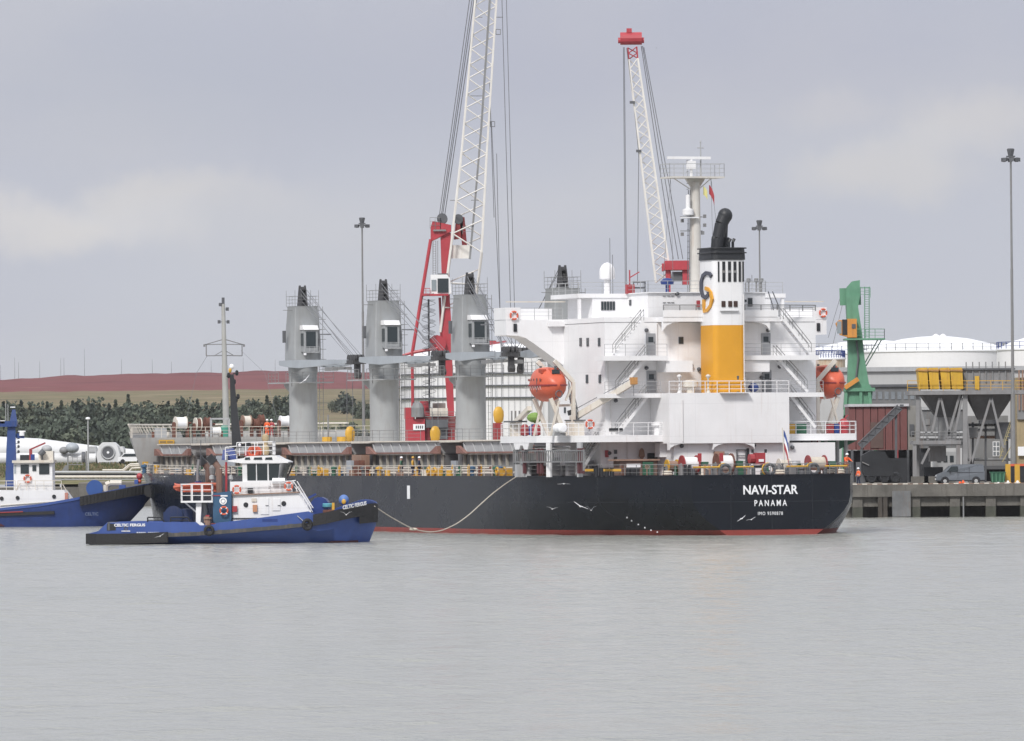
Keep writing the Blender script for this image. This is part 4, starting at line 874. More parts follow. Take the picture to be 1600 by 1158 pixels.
mb=MB(); p_=[(-lerp(BF,s)-.25,s,ZF+1.38) for s in (145.5,147,149,151,153,155,157,159,161)]; mb.path(p_,.1,5)
for a,b in zip(p_,p_[1:]):
    for u in (0,.5): c=Vector(a).lerp(Vector(b),u); mb.bar(c,(c.x+.5,c.y+.3,ZF+.5),.12)
mb.build('bulwark_rail',cream,fc); mb=MB(); p2=[(-a,b,c) for a,b,c in p_]; mb.path(p2,.1,5); mb.build('bulwark_rail',cream,fc)
mb=MB().rail([(-13.3,139.7,ZF),(13.3,139.7,ZF)],1.05,1.6,.022).build('break_railing',cream,fc)
mb=MB().rail([(-13.35,139.7,ZF),(-12.5,143,ZF),(-11.8,145.2,ZF)],1.05,1.6,.022).build('break_railing',cream,fc)
def bk(px,py,s=139.4): return on_s(px,py,s)
t,z=bk(261,709); MB().box((t-.45,139.3,5.75),(t+.45,139.5,7.75)).build('forecastle_door',black,fc)
t,z=bk(260,690.5); q=MB().box((t-.82,139.3,z-.2),(t+.82,139.42,z+.2)).build('yellow_sign',yellow,fc)
mb=MB()
for i in range(11): 
    if i!=5: mb.box((t-.7+i*.13,139.28,z-.08),(t-.62+i*.13,139.3,z+.07))
mb.build('sign_lettering',dgrey,q)
t,z=bk(250,707); MB().cb((t,139.35,z),(.4,.2,.45)).build('red_hose_box',red,fc)
for px,c_ in ((227,yellow),(244,dgrey),(264,yellow),(290,yellow)): t,z=bk(px,726,138); MB().cb((t,138,z),(.55,.3,.6)).build('gauge_box',c_,SH)
def fw_winch(px,py,r_,wl,dm_,fm_,s=147,nm='mooring_winch'):
    t,z=on_s(px,py,s); q=MB(); q.box((t-wl/2-.25,s-.4,ZF),(t-wl/2-.1,s+.4,z)); q.box((t+wl/2+.1,s-.4,ZF),(t+wl/2+.25,s+.4,z)); q.tube((t-wl/2-.3,s,z),(t+wl/2+.6,s,z),.12,6); q=q.build(nm,rust,fc)
    MB().tube((t-wl/2,s,z),(t+wl/2,s,z),r_,14).build('rope_drum',dm_,q,smooth=True)
    for e in (-1,1): MB().tube((t+e*wl/2-.05,s,z),(t+e*wl/2+.05,s,z),r_*1.15,14).build('drum_flange',fm_,q)
fw_winch(282,661,.6,1.1,whm,cream); fw_winch(309,663,.62,.5,rust,cream); fw_winch(324,663,.66,.45,rust,rust); fw_winch(337,674,.42,.8,wrope,whm,143); fw_winch(385,658,.55,.8,cream,tan); fw_winch(399,662,.5,.5,rust,rust); fw_winch(408,657,.55,.35,rust,rust,148)
fw_winch(444,658,.5,.8,whm,whm,143)
t,z=on_s(351,674,143); MB().lathe([(.5,0),(.5,1.0),(.3,1.2)],(t,143,ZF),10).build('winch_motor',M('sea_green_paint',(.05,.27,.2),.5),fc)
t,z=on_s(251,673,143); MB().box((t-.6,142.8,ZF),(t+.6,143.2,ZF+1.0)).build('life_raft_box',pgrey,fc)
for k_,px in enumerate((240,262,420,430,457,465)): t=ts(px,144); MB().tube((t,144,ZF),(t,144,ZF+.6),.2,8).build('mooring_bitts',(rust,cream,dgrey)[k_%3],fc)
mb=MB(); a,b=ts(330,142.6),ts(358,142.6); mb.bar((a,142.6,ZF),(a,142.6,ZF+1.9),.18); mb.bar((a-.1,142.6,ZF+1.9),(b,142.6,ZF+1.9),.18); mb.bar((b,142.6,ZF),(b,142.6,ZF+1.9),.18); mb.build('gantry_frame',pgrey,fc)
# foremast
def fm(px,py): return (ts(px,151),151,zs(px,py,151))
mb=MB(); mb.tube(fm(354,683),fm(352,570),.36,10,.31); mb.tube(fm(352,570),fm(350.5,475),.29,10,.2); f_=mb.build('foremast',M('foremast_grey',(.38,.385,.37),.5,var=.1,dirt=.5,dc=(.3,.26,.2)),fc,smooth=True)
mb=MB()
for sg in (-1,1):
    c=351.5; e=c+sg*31
    mb.bar(fm(c,530),fm(e,539),.09); mb.bar(fm(c,538),fm(e,538.5),.09); mb.bar(fm(c,555.5),fm(e-sg*3,556),.11); mb.bar(fm(e-sg*3,538),fm(e-sg*3,556),.09); mb.bar(fm(c,547),fm(c+sg*14,555),.07); mb.bar(fm(e,538),fm(e,542),.16)
mb.build('mast_yard_frame',mgrey,f_)
mb=MB()
for px,py in ((344,503),(358,503),(346,476),(357,483)): a=fm(px,py); mb.bar((fm(351,py)),a,.06); mb.cb(a,(.25,.25,.35))
mb.tube(fm(350.5,475),fm(350.5,465),.16,6); mb.build('mast_lights',dgrey,f_)
mb=MB(); lin(mb,fm(325,556),fm(308,583),.02); lin(mb,(fm(378,548)),(ts(415,140),140,zs(415,583,140)),.02); lin(mb,fm(308,583),(ts(285,146),146,ZF),.015); lin(mb,(ts(415,140),140,zs(415,583,140)),(ts(440,128),128,9),.015); mb.build('mast_stay',wire,f_)
# ---- lifeboats and davits ----
def lifeboat(t,s,z,lab,rz=0):
    e=thing('lifeboat',lab,'lifeboat',(0,0,0)); 
    M_=Matrix.Translation((SX,SY,0))@Matrix.Rotation(PHI,4,'Z'); e.location=M_@Vector((t,s,z)); e.rotation_euler=(0,0,PHI+rz)
    L_=2.75
    def ring(y,wd,zl,zh,hh):  # lower hull + canopy section
        p=[]
        for i in range(20):
            a=2*PI*i/20; x=math.cos(a); zz=math.sin(a)
            x=math.copysign(abs(x)**(.8 if zz>0 else 1.25),x); p.append((x*wd,y,(zh if zz>0 else zl)*abs(zz)**.85*(1 if zz>0 else -1)))
        return p
    stt=[(-L_,.1,.15,.12),(-L_*.9,.7,.75,.6),(-L_*.62,1.1,1.25,1.2),(-L_*.3,1.26,1.4,1.5),(0,1.3,1.42,1.55),(L_*.35,1.24,1.4,1.5),(L_*.66,1.0,1.15,1.1),(L_*.9,.55,.6,.5),(L_,.1,.12,.1)]
    MB().loft([ring(y,w_,zl,zh,0) for y,w_,zl,zh in stt]).build('hull',orange,e,smooth=True)
    q=MB(); pts=[(w_+.05,y,-.02) for y,w_,_,_ in stt]; q.path(pts,.07,5); q.path([(-a,b,c) for a,b,c in pts],.07,5); q.build('rubbing_strake',dred,e)
    q=MB(); q.loft([rrect(-.42,.42,-L_*.55-.55,-L_*.55+.5,.2,.8),rrect(-.36,.36,-L_*.55-.4,-L_*.55+.45,.2,1.45)]); q.build('steering_canopy',orange,e,smooth=True)
    q=MB(); pts=[(-1.36,-2.1+i*.3,(-.1 if i%2 else -.42)) for i in range(15)]; q.path(pts,.011,3); q.build('grab_line',whm,e)
    q=MB(); q.box((-1.0,-1.3,1.0),(-.6,-.5,1.35)); q.build('side_hatch',M('boat_dark_orange2',(.42,.07,.035),.6),e)
    q=MB(); q.box((-.35,-L_*.55-.62,.95),(.35,-L_*.55-.5,1.3)); q.build('helm_window',glass,e)
    q=MB()
    for i in range(5): q.cb((-1.24+.03*abs(i-2),-1.4+i*.7,.45),(.06,.3,.2))
    o=q.build('window_strip',M('lifeboat_window',(.25,.06,.04),.3),e); o['kind']='stuff'
    q=MB(); q.tube((0,-L_*.72,1.0),(0,-L_*.72,1.6),.12,6); q.tube((0,L_*.6,1.0),(0,L_*.6,1.65),.12,6); q.build('lifting_hook',dgrey,e)
    q=MB(); q.torus((0,-L_*.42,.1),1.22,.03,'y',16,4); q.torus((0,L_*.4,.1),1.2,.03,'y',16,4); q.build('shell_seams',M('boat_dark_orange2',(.42,.07,.035),.6),e)
    q=MB()
    for i in range(14): q.tube((-1.1+.0*i,-2.2+i*.33,-.15),(-1.2,-2.2+i*.33,-.45),.03,4)
    q=MB(); q.torus((0,-L_-.05,-.8),.3,.05,'y',10,4); q.build('rudder_ring',dgrey,e)
    q=MB(); q.tube((.0,-L_*.72,-1.2),(0,-L_*.72-.02,1.3),.04,4); q.tube((-1.29,-L_*.3,-.6),(-1.29,-L_*.3,.6),.03,4); q.build('gripe_wire',dgrey,e)
    return e
lifeboat(-14.0,16.2,12.85,'orange enclosed lifeboat under the left bridge wing'); lifeboat(12.7,18.4,12.95,'orange enclosed lifeboat at the right edge of the ship, before the green crane')
def davit(t,s0,sg,parts):
    q=MB()
    for s in (s0-2.0,s0+2.1):
        q.bar((t-sg*.9,s,ZA),(t+sg*.4,s+.2,ZA+3.2),.3,.34); q.bar((t+sg*.5,s,ZA),(t-sg*.3,s,ZA+3.0),.16,.2); q.bar((t-sg*1.6,s,ZA),(t-sg*1.6,s,ZA+4.6),.28,.34); q.bar((t-sg*1.6,s,ZA+4.6),(t+sg*.1,s,ZA+6.4),.26,.34); q.bar((t-sg*1.6,s,ZA+4.4),(t-sg*.9,s,ZA+3.0),.16)
    q.box((t-sg*1.6,s0-1.9,ZA+2.5),(t-sg*1.4,s0+2,ZA+2.7)); return q.build('lifeboat_davit',cream,SH)
davit(-14,16.2,-1,0); davit(12.7,18.4,1,0)
# provision crane on the port quarter: pedestal, jib, rope
t,z=on_s(898,662,14.5); t=-12.0; s_,z_=on_t(897,662,t)
def P_(px,py,t=-12.0): a,b=on_t(px,py,t); return (t,a,b)
pc=MB(); b0=P_(897,662); pc.box((t-.45,b0[1]-1.3,ZA),(t+.45,b0[1]+.9,ZA+1.25)); pcr=pc.build('provision_crane',cream,SH)
j0=(t,b0[1],ZA+1.5); 
def Q_(px,py,s): a,b=on_s(px,py,s); return (a,s,b)
j1=Q_(990,597,9.6); q=MB(); q.bar(j0,j1,.34,.5); q.tube((t,b0[1],ZA+1.25),(t,b0[1],ZA+1.7),.4,10); q.build('crane_jib',cream,pcr)
q=MB(); q.cb((j1[0],j1[1],j1[2]+.1),(.55,.5,.6)); q.build('jib_tip',M('ochre_paint',(.5,.25,.08),.6,dirt=.4),pcr)
q=MB(); q.tube((t,b0[1]+.5,ZA+1.8),(t-.1,b0[1]+.5,ZA+2.2),.35,10); q.build('crane_motor',dgrey,pcr); q=MB(); lin(q,(t,b0[1],ZA+2.2),(j1[0],j1[1],j1[2]+.4),.03); lin(q,j1,(j1[0],j1[1],j1[2]-1.2),.03); q.build('crane_rope',wire,pcr)
MB().box((t-.5,b0[1]-1.5,ZA+1.26),(t+.5,b0[1]+1.0,ZA+1.36)).build('crane_cap',dgrey,pcr)
t,z=on_s(806,668,22); s_,_=on_t(806,668,-14.0); q=MB(); q.tube((-14,s_,ZA),(-14,s_,ZA+1.2),.55,10); q.bar((-14,s_,ZA+1.2),(-14.0,s_-3.5,ZA+2.4),.4); q.build('davit_winch',cream,SH); MB().box((-14.8,s_-1.2,ZA+1.21),(-13.4,s_+.9,ZA+1.34)).build('winch_cap',dgrey,SH)
for px,m_,nm in ((838,red,'red_valve_box'),(833,dblue,'blue_bin'),(820,dred,'red_gear')): s_,_=on_t(px,670,-13.9); MB().lathe([(.1,0),(.4,.1),(.4,.8),(.2,1.0),(.05,1.05)],(-13.9,s_,ZA),8).build(nm,m_,SH,smooth=True)
s_,_=on_t(836,660,-13.6); q=MB(); q.ell((-13.6,s_,ZA+1.6),(.7,.9,.45)); q.tube((-13.6,s_,ZA),(-13.6,s_,ZA+1.5),.1,5); q.build('green_tarpaulin',M('tarp_green',(.2,.33,.08),.8),SH)
mb=MB(); flight(905,668,893,612,14.6,mat=pgrey,n=12)
# port-side crane posts seen through the boat deck
for px in (835,845): pass
# casing-top figures: ventilator heads and lamp posts
for px,h_,m_ in ((1107,1.5,cream),(1062,1.5,gm)):
    t=ts(px,9.3); q=MB(); q.lathe([(.22,0),(.08,.35),(.07,h_-.3),(.22,h_-.1),(.2,h_),(.02,h_+.1)],(t,9.25,ZB),8); q.build('vent_post',m_,SH,smooth=True)
t=ts(1080,11); MB().lathe([(.35,0),(.35,.5),(.65,.55),(.65,.95),(.5,1.1),(.05,1.15)],(t,11,ZB),12).build('mushroom_vent',cream,SH,smooth=True)
t=ts(1178,11); MB().ell((t,11,ZB+.45),(.5,.4,.4)).build('blue_motor_cover',dblue,SH,smooth=True)
S('canopy_shelf',(-1.0,8.5,ZB-.05),(1.6,9.04,ZB+.02))
# flags
def flag(px,py,s,w_,h_,mats,nm,lab,slope=.6):
    t,z=on_s(px,py,s); M_=Matrix.Translation((SX,SY,0))@Matrix.Rotation(PHI,4,'Z'); n=len(mats); q=MB(); k=6
    for c in range(n):
        for i in range(k):
            def p(u,v): return (u*w_+.0,math.sin(u*5)*.06,-v*h_-u*u*slope*h_)
            q.mi=c; u0,u1=i/k,(i+1)/k; q.add([p(u0,c/n),p(u1,c/n),p(u1,(c+1)/n),p(u0,(c+1)/n)],[(0,1,2,3)]); q.add([tuple(Vector(p(u0,c/n))+Vector((0,.02,0))),tuple(Vector(p(u1,c/n))+Vector((0,.02,0))),tuple(Vector(p(u1,(c+1)/n))+Vector((0,.02,0))),tuple(Vector(p(u0,(c+1)/n))+Vector((0,.02,0)))],[(3,2,1,0)])
    o=q.build(nm,mats,fix=False); o.matrix_world=M_@Matrix.Translation((t,s,z)); o.rotation_euler=(0,0,PHI); tag(o,lab,'flag')
flag(1099,291,17,.35,.75,[M('flag_yellow',(.62,.58,.25),.8)],'signal_flag','pale yellow signal flag hanging below the radar mast platform'); flag(1108,289,17,.45,.8,[red],'signal_flag','red signal flag hanging below the radar mast platform',1.2)
flag(1224.5,672,1.0,.4,1.6,[blue,whm,red],'ensign','blue white and red ensign hanging at the ship stern',.9)
t,z=on_s(1224,672,1); q=MB(); q.tube((t+.15,1.0,4.97),(t-.1,1.0,z+.2),.05,5); q.build('ensign_staff',cream,SH)
# ---------------- port: cranes, tanks, sheds, lights ----------------
class Pl:   # a thing standing at depth Y with its base at pixel (px,py)
    def __init__(s,name,label,cat,px,py,Y,group=None,zbase=None):
        b=at(px,py,Y)
        if zbase is not None: b=Vector((b.x,Y,zbase))
        s.o=b; s.Y=Y; s.e=thing(name,label,cat,b,0,group)
    def __call__(s,px,py,dy=0.0):
        p=at(px,py,s.Y+dy); return (p.x-s.o.x,dy,p.z-s.o.z)
    def box(s,x0,y0,x1,y1,d0,d1,mb=None):
        a=s(x0,y0,0); b=s(x1,y1,0); mb=mb or MB(); return mb.box((a[0],d0,a[2]),(b[0],d1,b[2]))
def lattice(mb,P0,P1,w0,w1,n,dpt=None,rc=.12,rb=.06,u=None):
    a,b,x,y=mb.fr(P0,P1); x=Vector((1,0,0)); d=(b-a).normalized(); x=(x-d*x.dot(d)).normalized(); y=d.cross(x)
    C=[]
    for i in range(n+1):
        k=i/n; w_=w0+(w1-w0)*k; h=w_*(dpt or 1); c=a.lerp(b,k); C.append([c+x*(sx*w_/2)+y*(sy*h/2) for sx,sy in ((-1,-1),(1,-1),(1,1),(-1,1))])
    for i in range(n):
        for j in range(4):
            mb.tube(C[i][j],C[i+1][j],rc,5); 
            k=(j+1)%4; p,q=(C[i][j],C[i+1][k]) if (i+j)%2 else (C[i][k],C[i+1][j]); mb.tube(p,q,rb,4)
    return C
boomw=M('boom_off_white',(.76,.74,.70),.5,var=.08,dirt=.3,dc=(.4,.3,.22))
# --- large harbour crane behind the third ship crane ---
K=Pl('harbour_crane','tall red harbour crane whose white lattice boom runs out of the top','harbour crane',690,742,990,zbase=3.35)
red1=M('crane_red',(.42,.045,.06),.42,var=.12,dirt=.2)
def bx(P,x0,y0,x1,y1,d0,d1,nm,m,par=None): return P.box(x0,y0,x1,y1,d0,d1).build(nm,m,par or P.e)
bx(K,633,655,665,742,-3,5,'chassis',red1); bx(K,665,662,712,742,-2,5,'chassis',dred); bx(K,656,627,672,650,-1,4,'machinery_house',red1); bx(K,650,650.5,712,661.5,-1.6,4,'machinery_deck',M('crane_dull_red',(.24,.06,.06),.6,dirt=.5)); bx(K,632,637,647.6,654.5,-2,4,'machinery_house',red1); bx(K,676,630,696,650,0,3,'power_pack',M('power_grey',(.3,.27,.25),.6,dirt=.5)); bx(K,672,664,700,686,-2.2,-2.02,'dark_gap',dgrey)  # last dark grey sheet stands in for the shaded gaps between the machinery
q=MB()
for yy in (655,662,672): q.rail([K(664,yy,-2.6),K(712,yy,-2.6)],1.0,1.0,.03)
q.build('deck_rails',mgrey,K.e)
bx(K,645,629,654,648,-2.3,-2.05,'intake_grille',dgrey); bx(K,672,638,700,650,-2.3,-2.05,'louvre_panel',cream); o=bx(K,646,663,664,672,-3.2,-3.02,'sign_panel',whm)
q=MB(); 
for i in range(4): c=K(651+i*3.2,667.5); q.cb((c[0],-3.22,c[2]),(.16,.04,.4))
q.build('sign_lettering',dgrey,o); bx(K,666,656,700,668,-3.3,-3.02,'side_platform',dgrey)
# tower, wider towards the foot
q=MB(); pts=[(688,364,704.5,364),(690,425,702,425),(691,470,703,470),(691,520,706,520),(693.5,560,706.5,560),(699,640,709.5,640),(700,690,710,690),(700,742,710,742)]
q.loft([[ (K(a,b)[0],-1,K(a,b)[2]),(K(c,d)[0],-1,K(c,d)[2]),(K(c,d)[0],1,K(c,d)[2]),(K(a,b)[0],1,K(a,b)[2])] for a,b,c,d in pts]); q.build('tower',red1,K.e)
q=MB(); q.prism([(K(673,378)[0],K(673,378)[2]),(K(705,378)[0],K(705,362)[2]),(K(705,352)[0],K(705,352)[2]),(K(676,346)[0],K(676,346)[2]),(K(673,356)[0],K(673,356)[2])],'y',-1.4,1.2); q.build('tower_head',red1,K.e)
q=MB(); q.prism([(K(709,374)[0],K(709,374)[2]),(K(722,372)[0],K(722,372)[2]),(K(724,338)[0],K(724,338)[2]),(K(712,345)[0],K(712,345)[2])],'y',1.5,2.6); q.bar(K(722,340,2),K(726,385,2),.7,1); q.build('tower_head',dred,K.e)
q=MB(); c=K(691,342); 
for dy in (-.9,-.3,.3,.9): q.tube((c[0],dy-.2,c[2]),(c[0],dy+.2,c[2]),.75,14)
q.tube((K(716,340)[0],1.4,c[2]),(K(716,340)[0],2.8,c[2]),.7,12); q.build('top_sheaves',dgrey,K.e)
q=MB(); q.rail([K(672,358,-1.5),K(688,358,-1.5),K(688,358,1.5)],1.6,.9,.03); q.rail([K(723,366,0),K(737,366,0)],1.1,.9,.03); q.box((K(677,362)[0],-1.8,K(677,362)[2]),(K(697,362)[0],-1.45,K(697,362)[2]+.25)); q.build('head_platform',mgrey,K.e)
q=MB(); q.tube(K(673,374,-2),K(644,553,-2),.24,8); q.tube(K(644,553,-2),K(645,640,-2),.22,8); q.tube(K(644,551,-2),K(684,544,-2),.22,8); q.tube(K(628,556,-2.0),K(644,551,-2),.2,6); q.tube(K(687,465,0),K(690,530,0),.18,6); q.build('back_stay_tube',red1,K.e)
q=MB(); c=K(683,538); q.tube((c[0],-1.9,c[2]),(c[0],-1.1,c[2]),1.25,16); q.build('hoist_disc',red1,K.e,smooth=True)
q=MB(); q.loft([[(K(673,y)[0]+a,d,K(673,y)[2]) for a,d in ((0,-2.6),(w_,-2.6),(w_,-.6),(0,-.6))] for y,w_ in ((461,2.5),(459,2.9),(436,2.7),(430,2.3))]); cab=q.build('cab',white,K.e)
bx(K,684,436,701,458,-2.75,-2.5,'cab_window',glass,cab); bx(K,674.5,438,682,455,-2.72,-2.62,'cab_window',M('pale_glass',(.25,.29,.31),.15),cab); bx(K,684,428,700,431.5,-2.4,-.8,'roof_unit',dgrey,cab)
q=MB(); q.box((K(660,463)[0],-2.9,K(660,463)[2]),(K(701,463)[0],-.4,K(660,463)[2]+.25)); q.rail([K(659,463,-2.9),K(672,463,-2.9)],1.1,.7,.04); q.build('cab_platform',red1,K.e)
q=MB()   # spiral stair
c=K(671,600); x0=K(671,600)[0]; zt=K(671,468)[2]; zb=K(671,640)[2]; q.tube((x0,-2,zb),(x0,-2,zt),.13,6); n=150
for i in range(n):
    a=i*.42; z=zb+(zt-zb)*i/n; q.box((0,0,0),(0,0,0)) if 0 else None
    p=(x0+math.cos(a)*.95,-2+math.sin(a)*.95,z); q.bar((x0,-2,z),p,.16,.04); a2=(i+1)*.42; z2=zb+(zt-zb)*(i+1)/n
    q.tube((p[0],p[1],z+1),(x0+math.cos(a2)*.95,-2+math.sin(a2)*.95,z2+1),.03,4)
q.build('spiral_stair',dgrey,K.e)
q=MB()
for px in (676.5,681,684): q.tube(K(px,376,-1.4),K(px,430,-1.4),.04,4)
for i in range(14): q.bar(K(676.5,378+i*3.7,-1.4),K(681,378+i*3.7,-1.4),.04)
q.build('tower_ladder',mgrey,K.e)
q=MB(); c=K(672,648); q.lathe([(.9,0),(.9,1.3),(.6,1.9),(.2,2.1)],(K(653,648)[0],-2.9,K(653,652)[2]),10); q.build('exhaust_unit',mgrey,K.e)
q=MB(); q.rail([K(632,742,-3.4),K(712,742,-3.4)],1.1,1.5,.03); q.build('chassis_rail',cream,K.e)
bx(K,640,742,720,750,-4,6,'undercarriage',dgrey)
q=MB(); A0=Vector(K(711,516)); A1=Vector(K(728.5,393)); A2=Vector(K(741,240)); A3=Vector(K(764,-60))
C1=lattice(q,A1,A2,4.3,3.5,6,.8,.17,.095); lattice(q,A2,A3,3.5,2.8,13,.8,.15,.085)
FL,FR=Vector(K(688,519,-1.2)),Vector(K(737,519,1.8))
for F_,js in ((FL,(0,3)),(FR,(1,2))):
    for j in js: q.tube(F_,C1[0][j],.19,6)
for (j,k),(f1,f2) in zip(((0,3),(1,2)),((FL,FL),(FR,FR))):
    for u0,u1 in ((.25,.45),(.45,.65),(.65,.85)): q.tube(f1.lerp(C1[0][j],u0),f2.lerp(C1[0][k],u1),.09,4); q.tube(f2.lerp(C1[0][k],u0),f1.lerp(C1[0][j],u1),.09,4)
for u in (.3,.6): q.tube(FL.lerp(C1[0][0],u),FR.lerp(C1[0][1],u),.1,4); q.tube(FL.lerp(C1[0][3],u),FR.lerp(C1[0][2],u+.2),.08,4)
q.loft([[K(702,y,0),K(735,y,0),K(735,y,.15),K(702,y,.15)] for y in (383,404)]); boom=q.build('boom',boomw,K.e)
q=MB(); q.bar(K(734,405,-1.2),K(741,330,-1.2),.28,.5); q.bar(K(741,330,-1.2),K(752,200,-1.2),.28,.5); q.bar(K(752,200,-1.2),K(766,-10,-1.2),.3,.5); q.build('boom_walkway',mgrey,boom)
q=MB()
for px,py in ((703,313),(736,313),(735,150),(745,150),(742,27),(774,27)): q.bar(K(px,py),K(px+12,py),.09)
for px,py in ((769,194),(778,50)): 
    for a,b in (((-3,-4),(4,-4)),((4,-4),(4,4)),((4,4),(-3,4)),((-3,4),(-3,-4))): q.bar(K(px+a[0],py+a[1]),K(px+b[0],py+b[1]),.09)
q.build('boom_fittings',mgrey,boom)
q=MB()
for i,(a,b,c,d,dy) in enumerate(((686,340,735,-10,-.6),(689,340,739,-10,-.2),(691,340,742,-10,.2),(694,342,746,-10,.6))): q.tube(K(a,b,dy),K(c,d,dy),.055,4)
q.build('luffing_ropes',wire,boom)
q=MB()
for a,b,c,d in ((784,-10,800,560),(791,-10,806,560),(765,130,772,340),(768,190,786,600),(776,240,783,560)): q.tube(K(a,b,-1),K(c,d,-1),.045,4)
q.build('hoist_ropes',wire,boom)
# --- second harbour crane behind the superstructure ---
K2=Pl('harbour_crane','distant harbour crane with a red boom head, rising behind the ship superstructure','harbour crane',1058,745,960,zbase=3.35)
bx(K2,1038,408,1076,422,-2,3,'machinery_house',red1); bx(K2,1040,418,1050,745,-1.5,2,'tower',red1); bx(K2,1066,420,1076,445,-1.5,2,'counter_leg',red1); bx(K2,1034,412,1038,424,-1,1,'side_drum',red1); bx(K2,1050,425,1066,440,-1.2,-.6,'louvre_panel',dgrey)
q=MB(); lattice(q,K2(1037,440),K2(989.5,92),2.1,1.25,22,.8,.14,.075); b2=q.build('boom',boomw,K2.e)
q=MB(); lattice(q,K2(989.5,92),K2(988,74),1.2,1.2,2,.8,.1,.07); q.build('boom_tip_frame',red1,b2)
q=MB(); c=K2(986,62); q.tube((c[0]-1.45,0,c[2]+.15),(c[0]+1.45,0,c[2]+.15),.85,12); q.tube((c[0]-1.75,0,c[2]-.1),(c[0]+1.75,0,c[2]-.1),.4,10); q.box((c[0]-.6,-.5,c[2]+.9),(c[0]+.1,.5,c[2]+1.5)); q.bar(K2(976,56),K2(982,49),.2); q.bar(K2(982,49),K2(986,50),.25); q.build('boom_head',red1,b2)
q=MB()
for a,b,c_,d in ((974,74,977,445),(975.5,74,979,445),(979,75,990,160),(990,160,998,240),(998,240,996,445)): q.tube(K2(a,b,-.6),K2(c_,d,-.6),.045,4)
q.build('hoist_ropes',wire,b2); q=MB()
for a,b,c_,d in ((1002,72,1052,405),(1004,72,1060,405),(1006,74,1067,405),(1025,75,1026,75.1)): q.tube(K2(a,b,.4),K2(c_,d,.4),.05,4)
q.build('stay_ropes',wire,b2)
for px,py in ((988,160),(998,236)): c=K2(px,py,-.8); MB().cb(c,(.7,.4,.35)).build('rope_guide',dgrey,b2)
# --- light masts ---
def lightmast(px,ptop,pbase,Y,rad,lab,z0=3.35,hw=1.0):
    b=at(px,pbase,Y); e=thing('light_mast',lab,'light mast',(b.x,Y,z0),0,'tall floodlight masts'); t=at(px-1.5,ptop,Y).z-z0; tx=0
    q=MB(); q.tube((0,0,0),(0,0,t*.33),rad,8,rad*.8); q.tube((0,0,t*.33),(0,0,t*.66),rad*.72,8,rad*.6); q.tube((0,0,t*.66),(0,0,t),rad*.52,8,rad*.42); q.build('pole',mgrey,e,smooth=True)
    q=MB(); q.torus((0,0,t),.75*hw,.07,'z',12,4); q.box((-.6*hw,-.6*hw,t+.15),(.6*hw,.6*hw,t+.3)); q.lathe([(.35*hw,t+.3),(.55*hw,t+1.0),(.4*hw,t+1.1)],(0,0,0),8); q.build('head_frame',dgrey,e)
    fm_=MB().loft([[(-.3,-.2,-.3),(.3,-.2,-.3),(.3,.15,-.2),(-.3,.15,-.2)],[(-.36,-.2,.25),(.36,-.2,.25),(.3,.15,.2),(-.3,.15,.2)]]).build('floodlight',dgrey,e); fd=fm_.data
    for i in range(8):
        a=i*PI/4; o=fm_ if i==0 else link('floodlight',fd,e); o.location=(math.cos(a)*1.15*hw,math.sin(a)*1.15*hw,t-.1); o.rotation_euler=(0,0,a+PI/2); o.scale=(hw,hw,hw)
lightmast(1584,248,757,QY+24,.24,'tall light mast at the right edge of the photo',QZ,.75)
lightmast(1190,356,745,1010,.24,'light mast to the right of the black exhaust of the funnel',hw=.8)
lightmast(569,352,745,1005,.26,'light mast beside the second ship crane',hw=.8)
# street lamp left
b=at(138,735,1035); e=thing('lamp_post','slim grey lamp post in front of the wood on the left','lamp post',(b.x,1035,4.3)); t=at(136,655,1035).z-4.3
MB().tube((0,0,0),(0,0,t),.14,6,.09).build('pole',pgrey,e); MB().lathe([(.1,-.1),(.35,0),(.3,.25),(.05,.3)],(0,0,t),8).build('lamp_head',whm,e)
# --- storage tanks ---
def tank(px,Y,R_px,ytop,yapex,lab,wall=white,rings=(),vert=0,railm=None,z0=3.3,domem=whm,seg=64):
    ppm=FPX/Y; b=at(px,700,Y); Rm=R_px/ppm; yc=Y+Rm; e=thing('storage_tank',lab,'storage tank',(at(px,700,Y).x,yc,z0)); zt=at(px,ytop,Y).z-z0; za=at(px,yapex,yc).z-z0
    MB().lathe([(Rm,0),(Rm,zt)],(0,0,0),seg).build('tank_wall',wall,e,smooth=True)
    MB().lathe([(Rm+.15,zt-.15),(Rm+.15,zt+.05),(Rm*.75,zt+(za-zt)*.5),(Rm*.45,zt+(za-zt)*.82),(Rm*.2,zt+(za-zt)*.96),(.01,za)],(0,0,0),seg).build('domed_roof',domem,e,smooth=True)
    for y in rings:
        z=at(px,y,Y).z-z0; MB().lathe([(Rm,z-.13),(Rm+.35,z-.13),(Rm+.35,z+.08),(Rm,z+.08)],(0,0,0),seg).build('wind_girder',dgrey,e)
    if vert:
        q=MB()
        for i in range(vert):
            a=2*PI*i/vert; x,y=math.cos(a)*(Rm+.3),math.sin(a)*(Rm+.3)
            if y<Rm*.2: q.box((x-.022,y-.022,0),(x+.022,y+.022,zt-.3))
        o=q.build('mesh_uprights',wire,e); o['kind']='stuff'
    if railm:
        q=MB(); n=40
        for j in (.5,1.1): 
            for i in range(n): a,b_=2*PI*i/n,2*PI*(i+1)/n; q.tube((math.cos(a)*Rm,math.sin(a)*Rm,zt+j),(math.cos(b_)*Rm,math.sin(b_)*Rm,zt+j),.035,4)
        for i in range(n): a=2*PI*i/n; q.tube((math.cos(a)*Rm,math.sin(a)*Rm,zt),(math.cos(a)*Rm,math.sin(a)*Rm,zt+1.1),.05,4)
        q.build('rim_railing',railm,e)
    return e,Rm,zt,za
twhite=M('tank_white',(.82,.82,.83),.5,var=.05,sc_=.15,dirt=.12,dc=(.5,.5,.5))
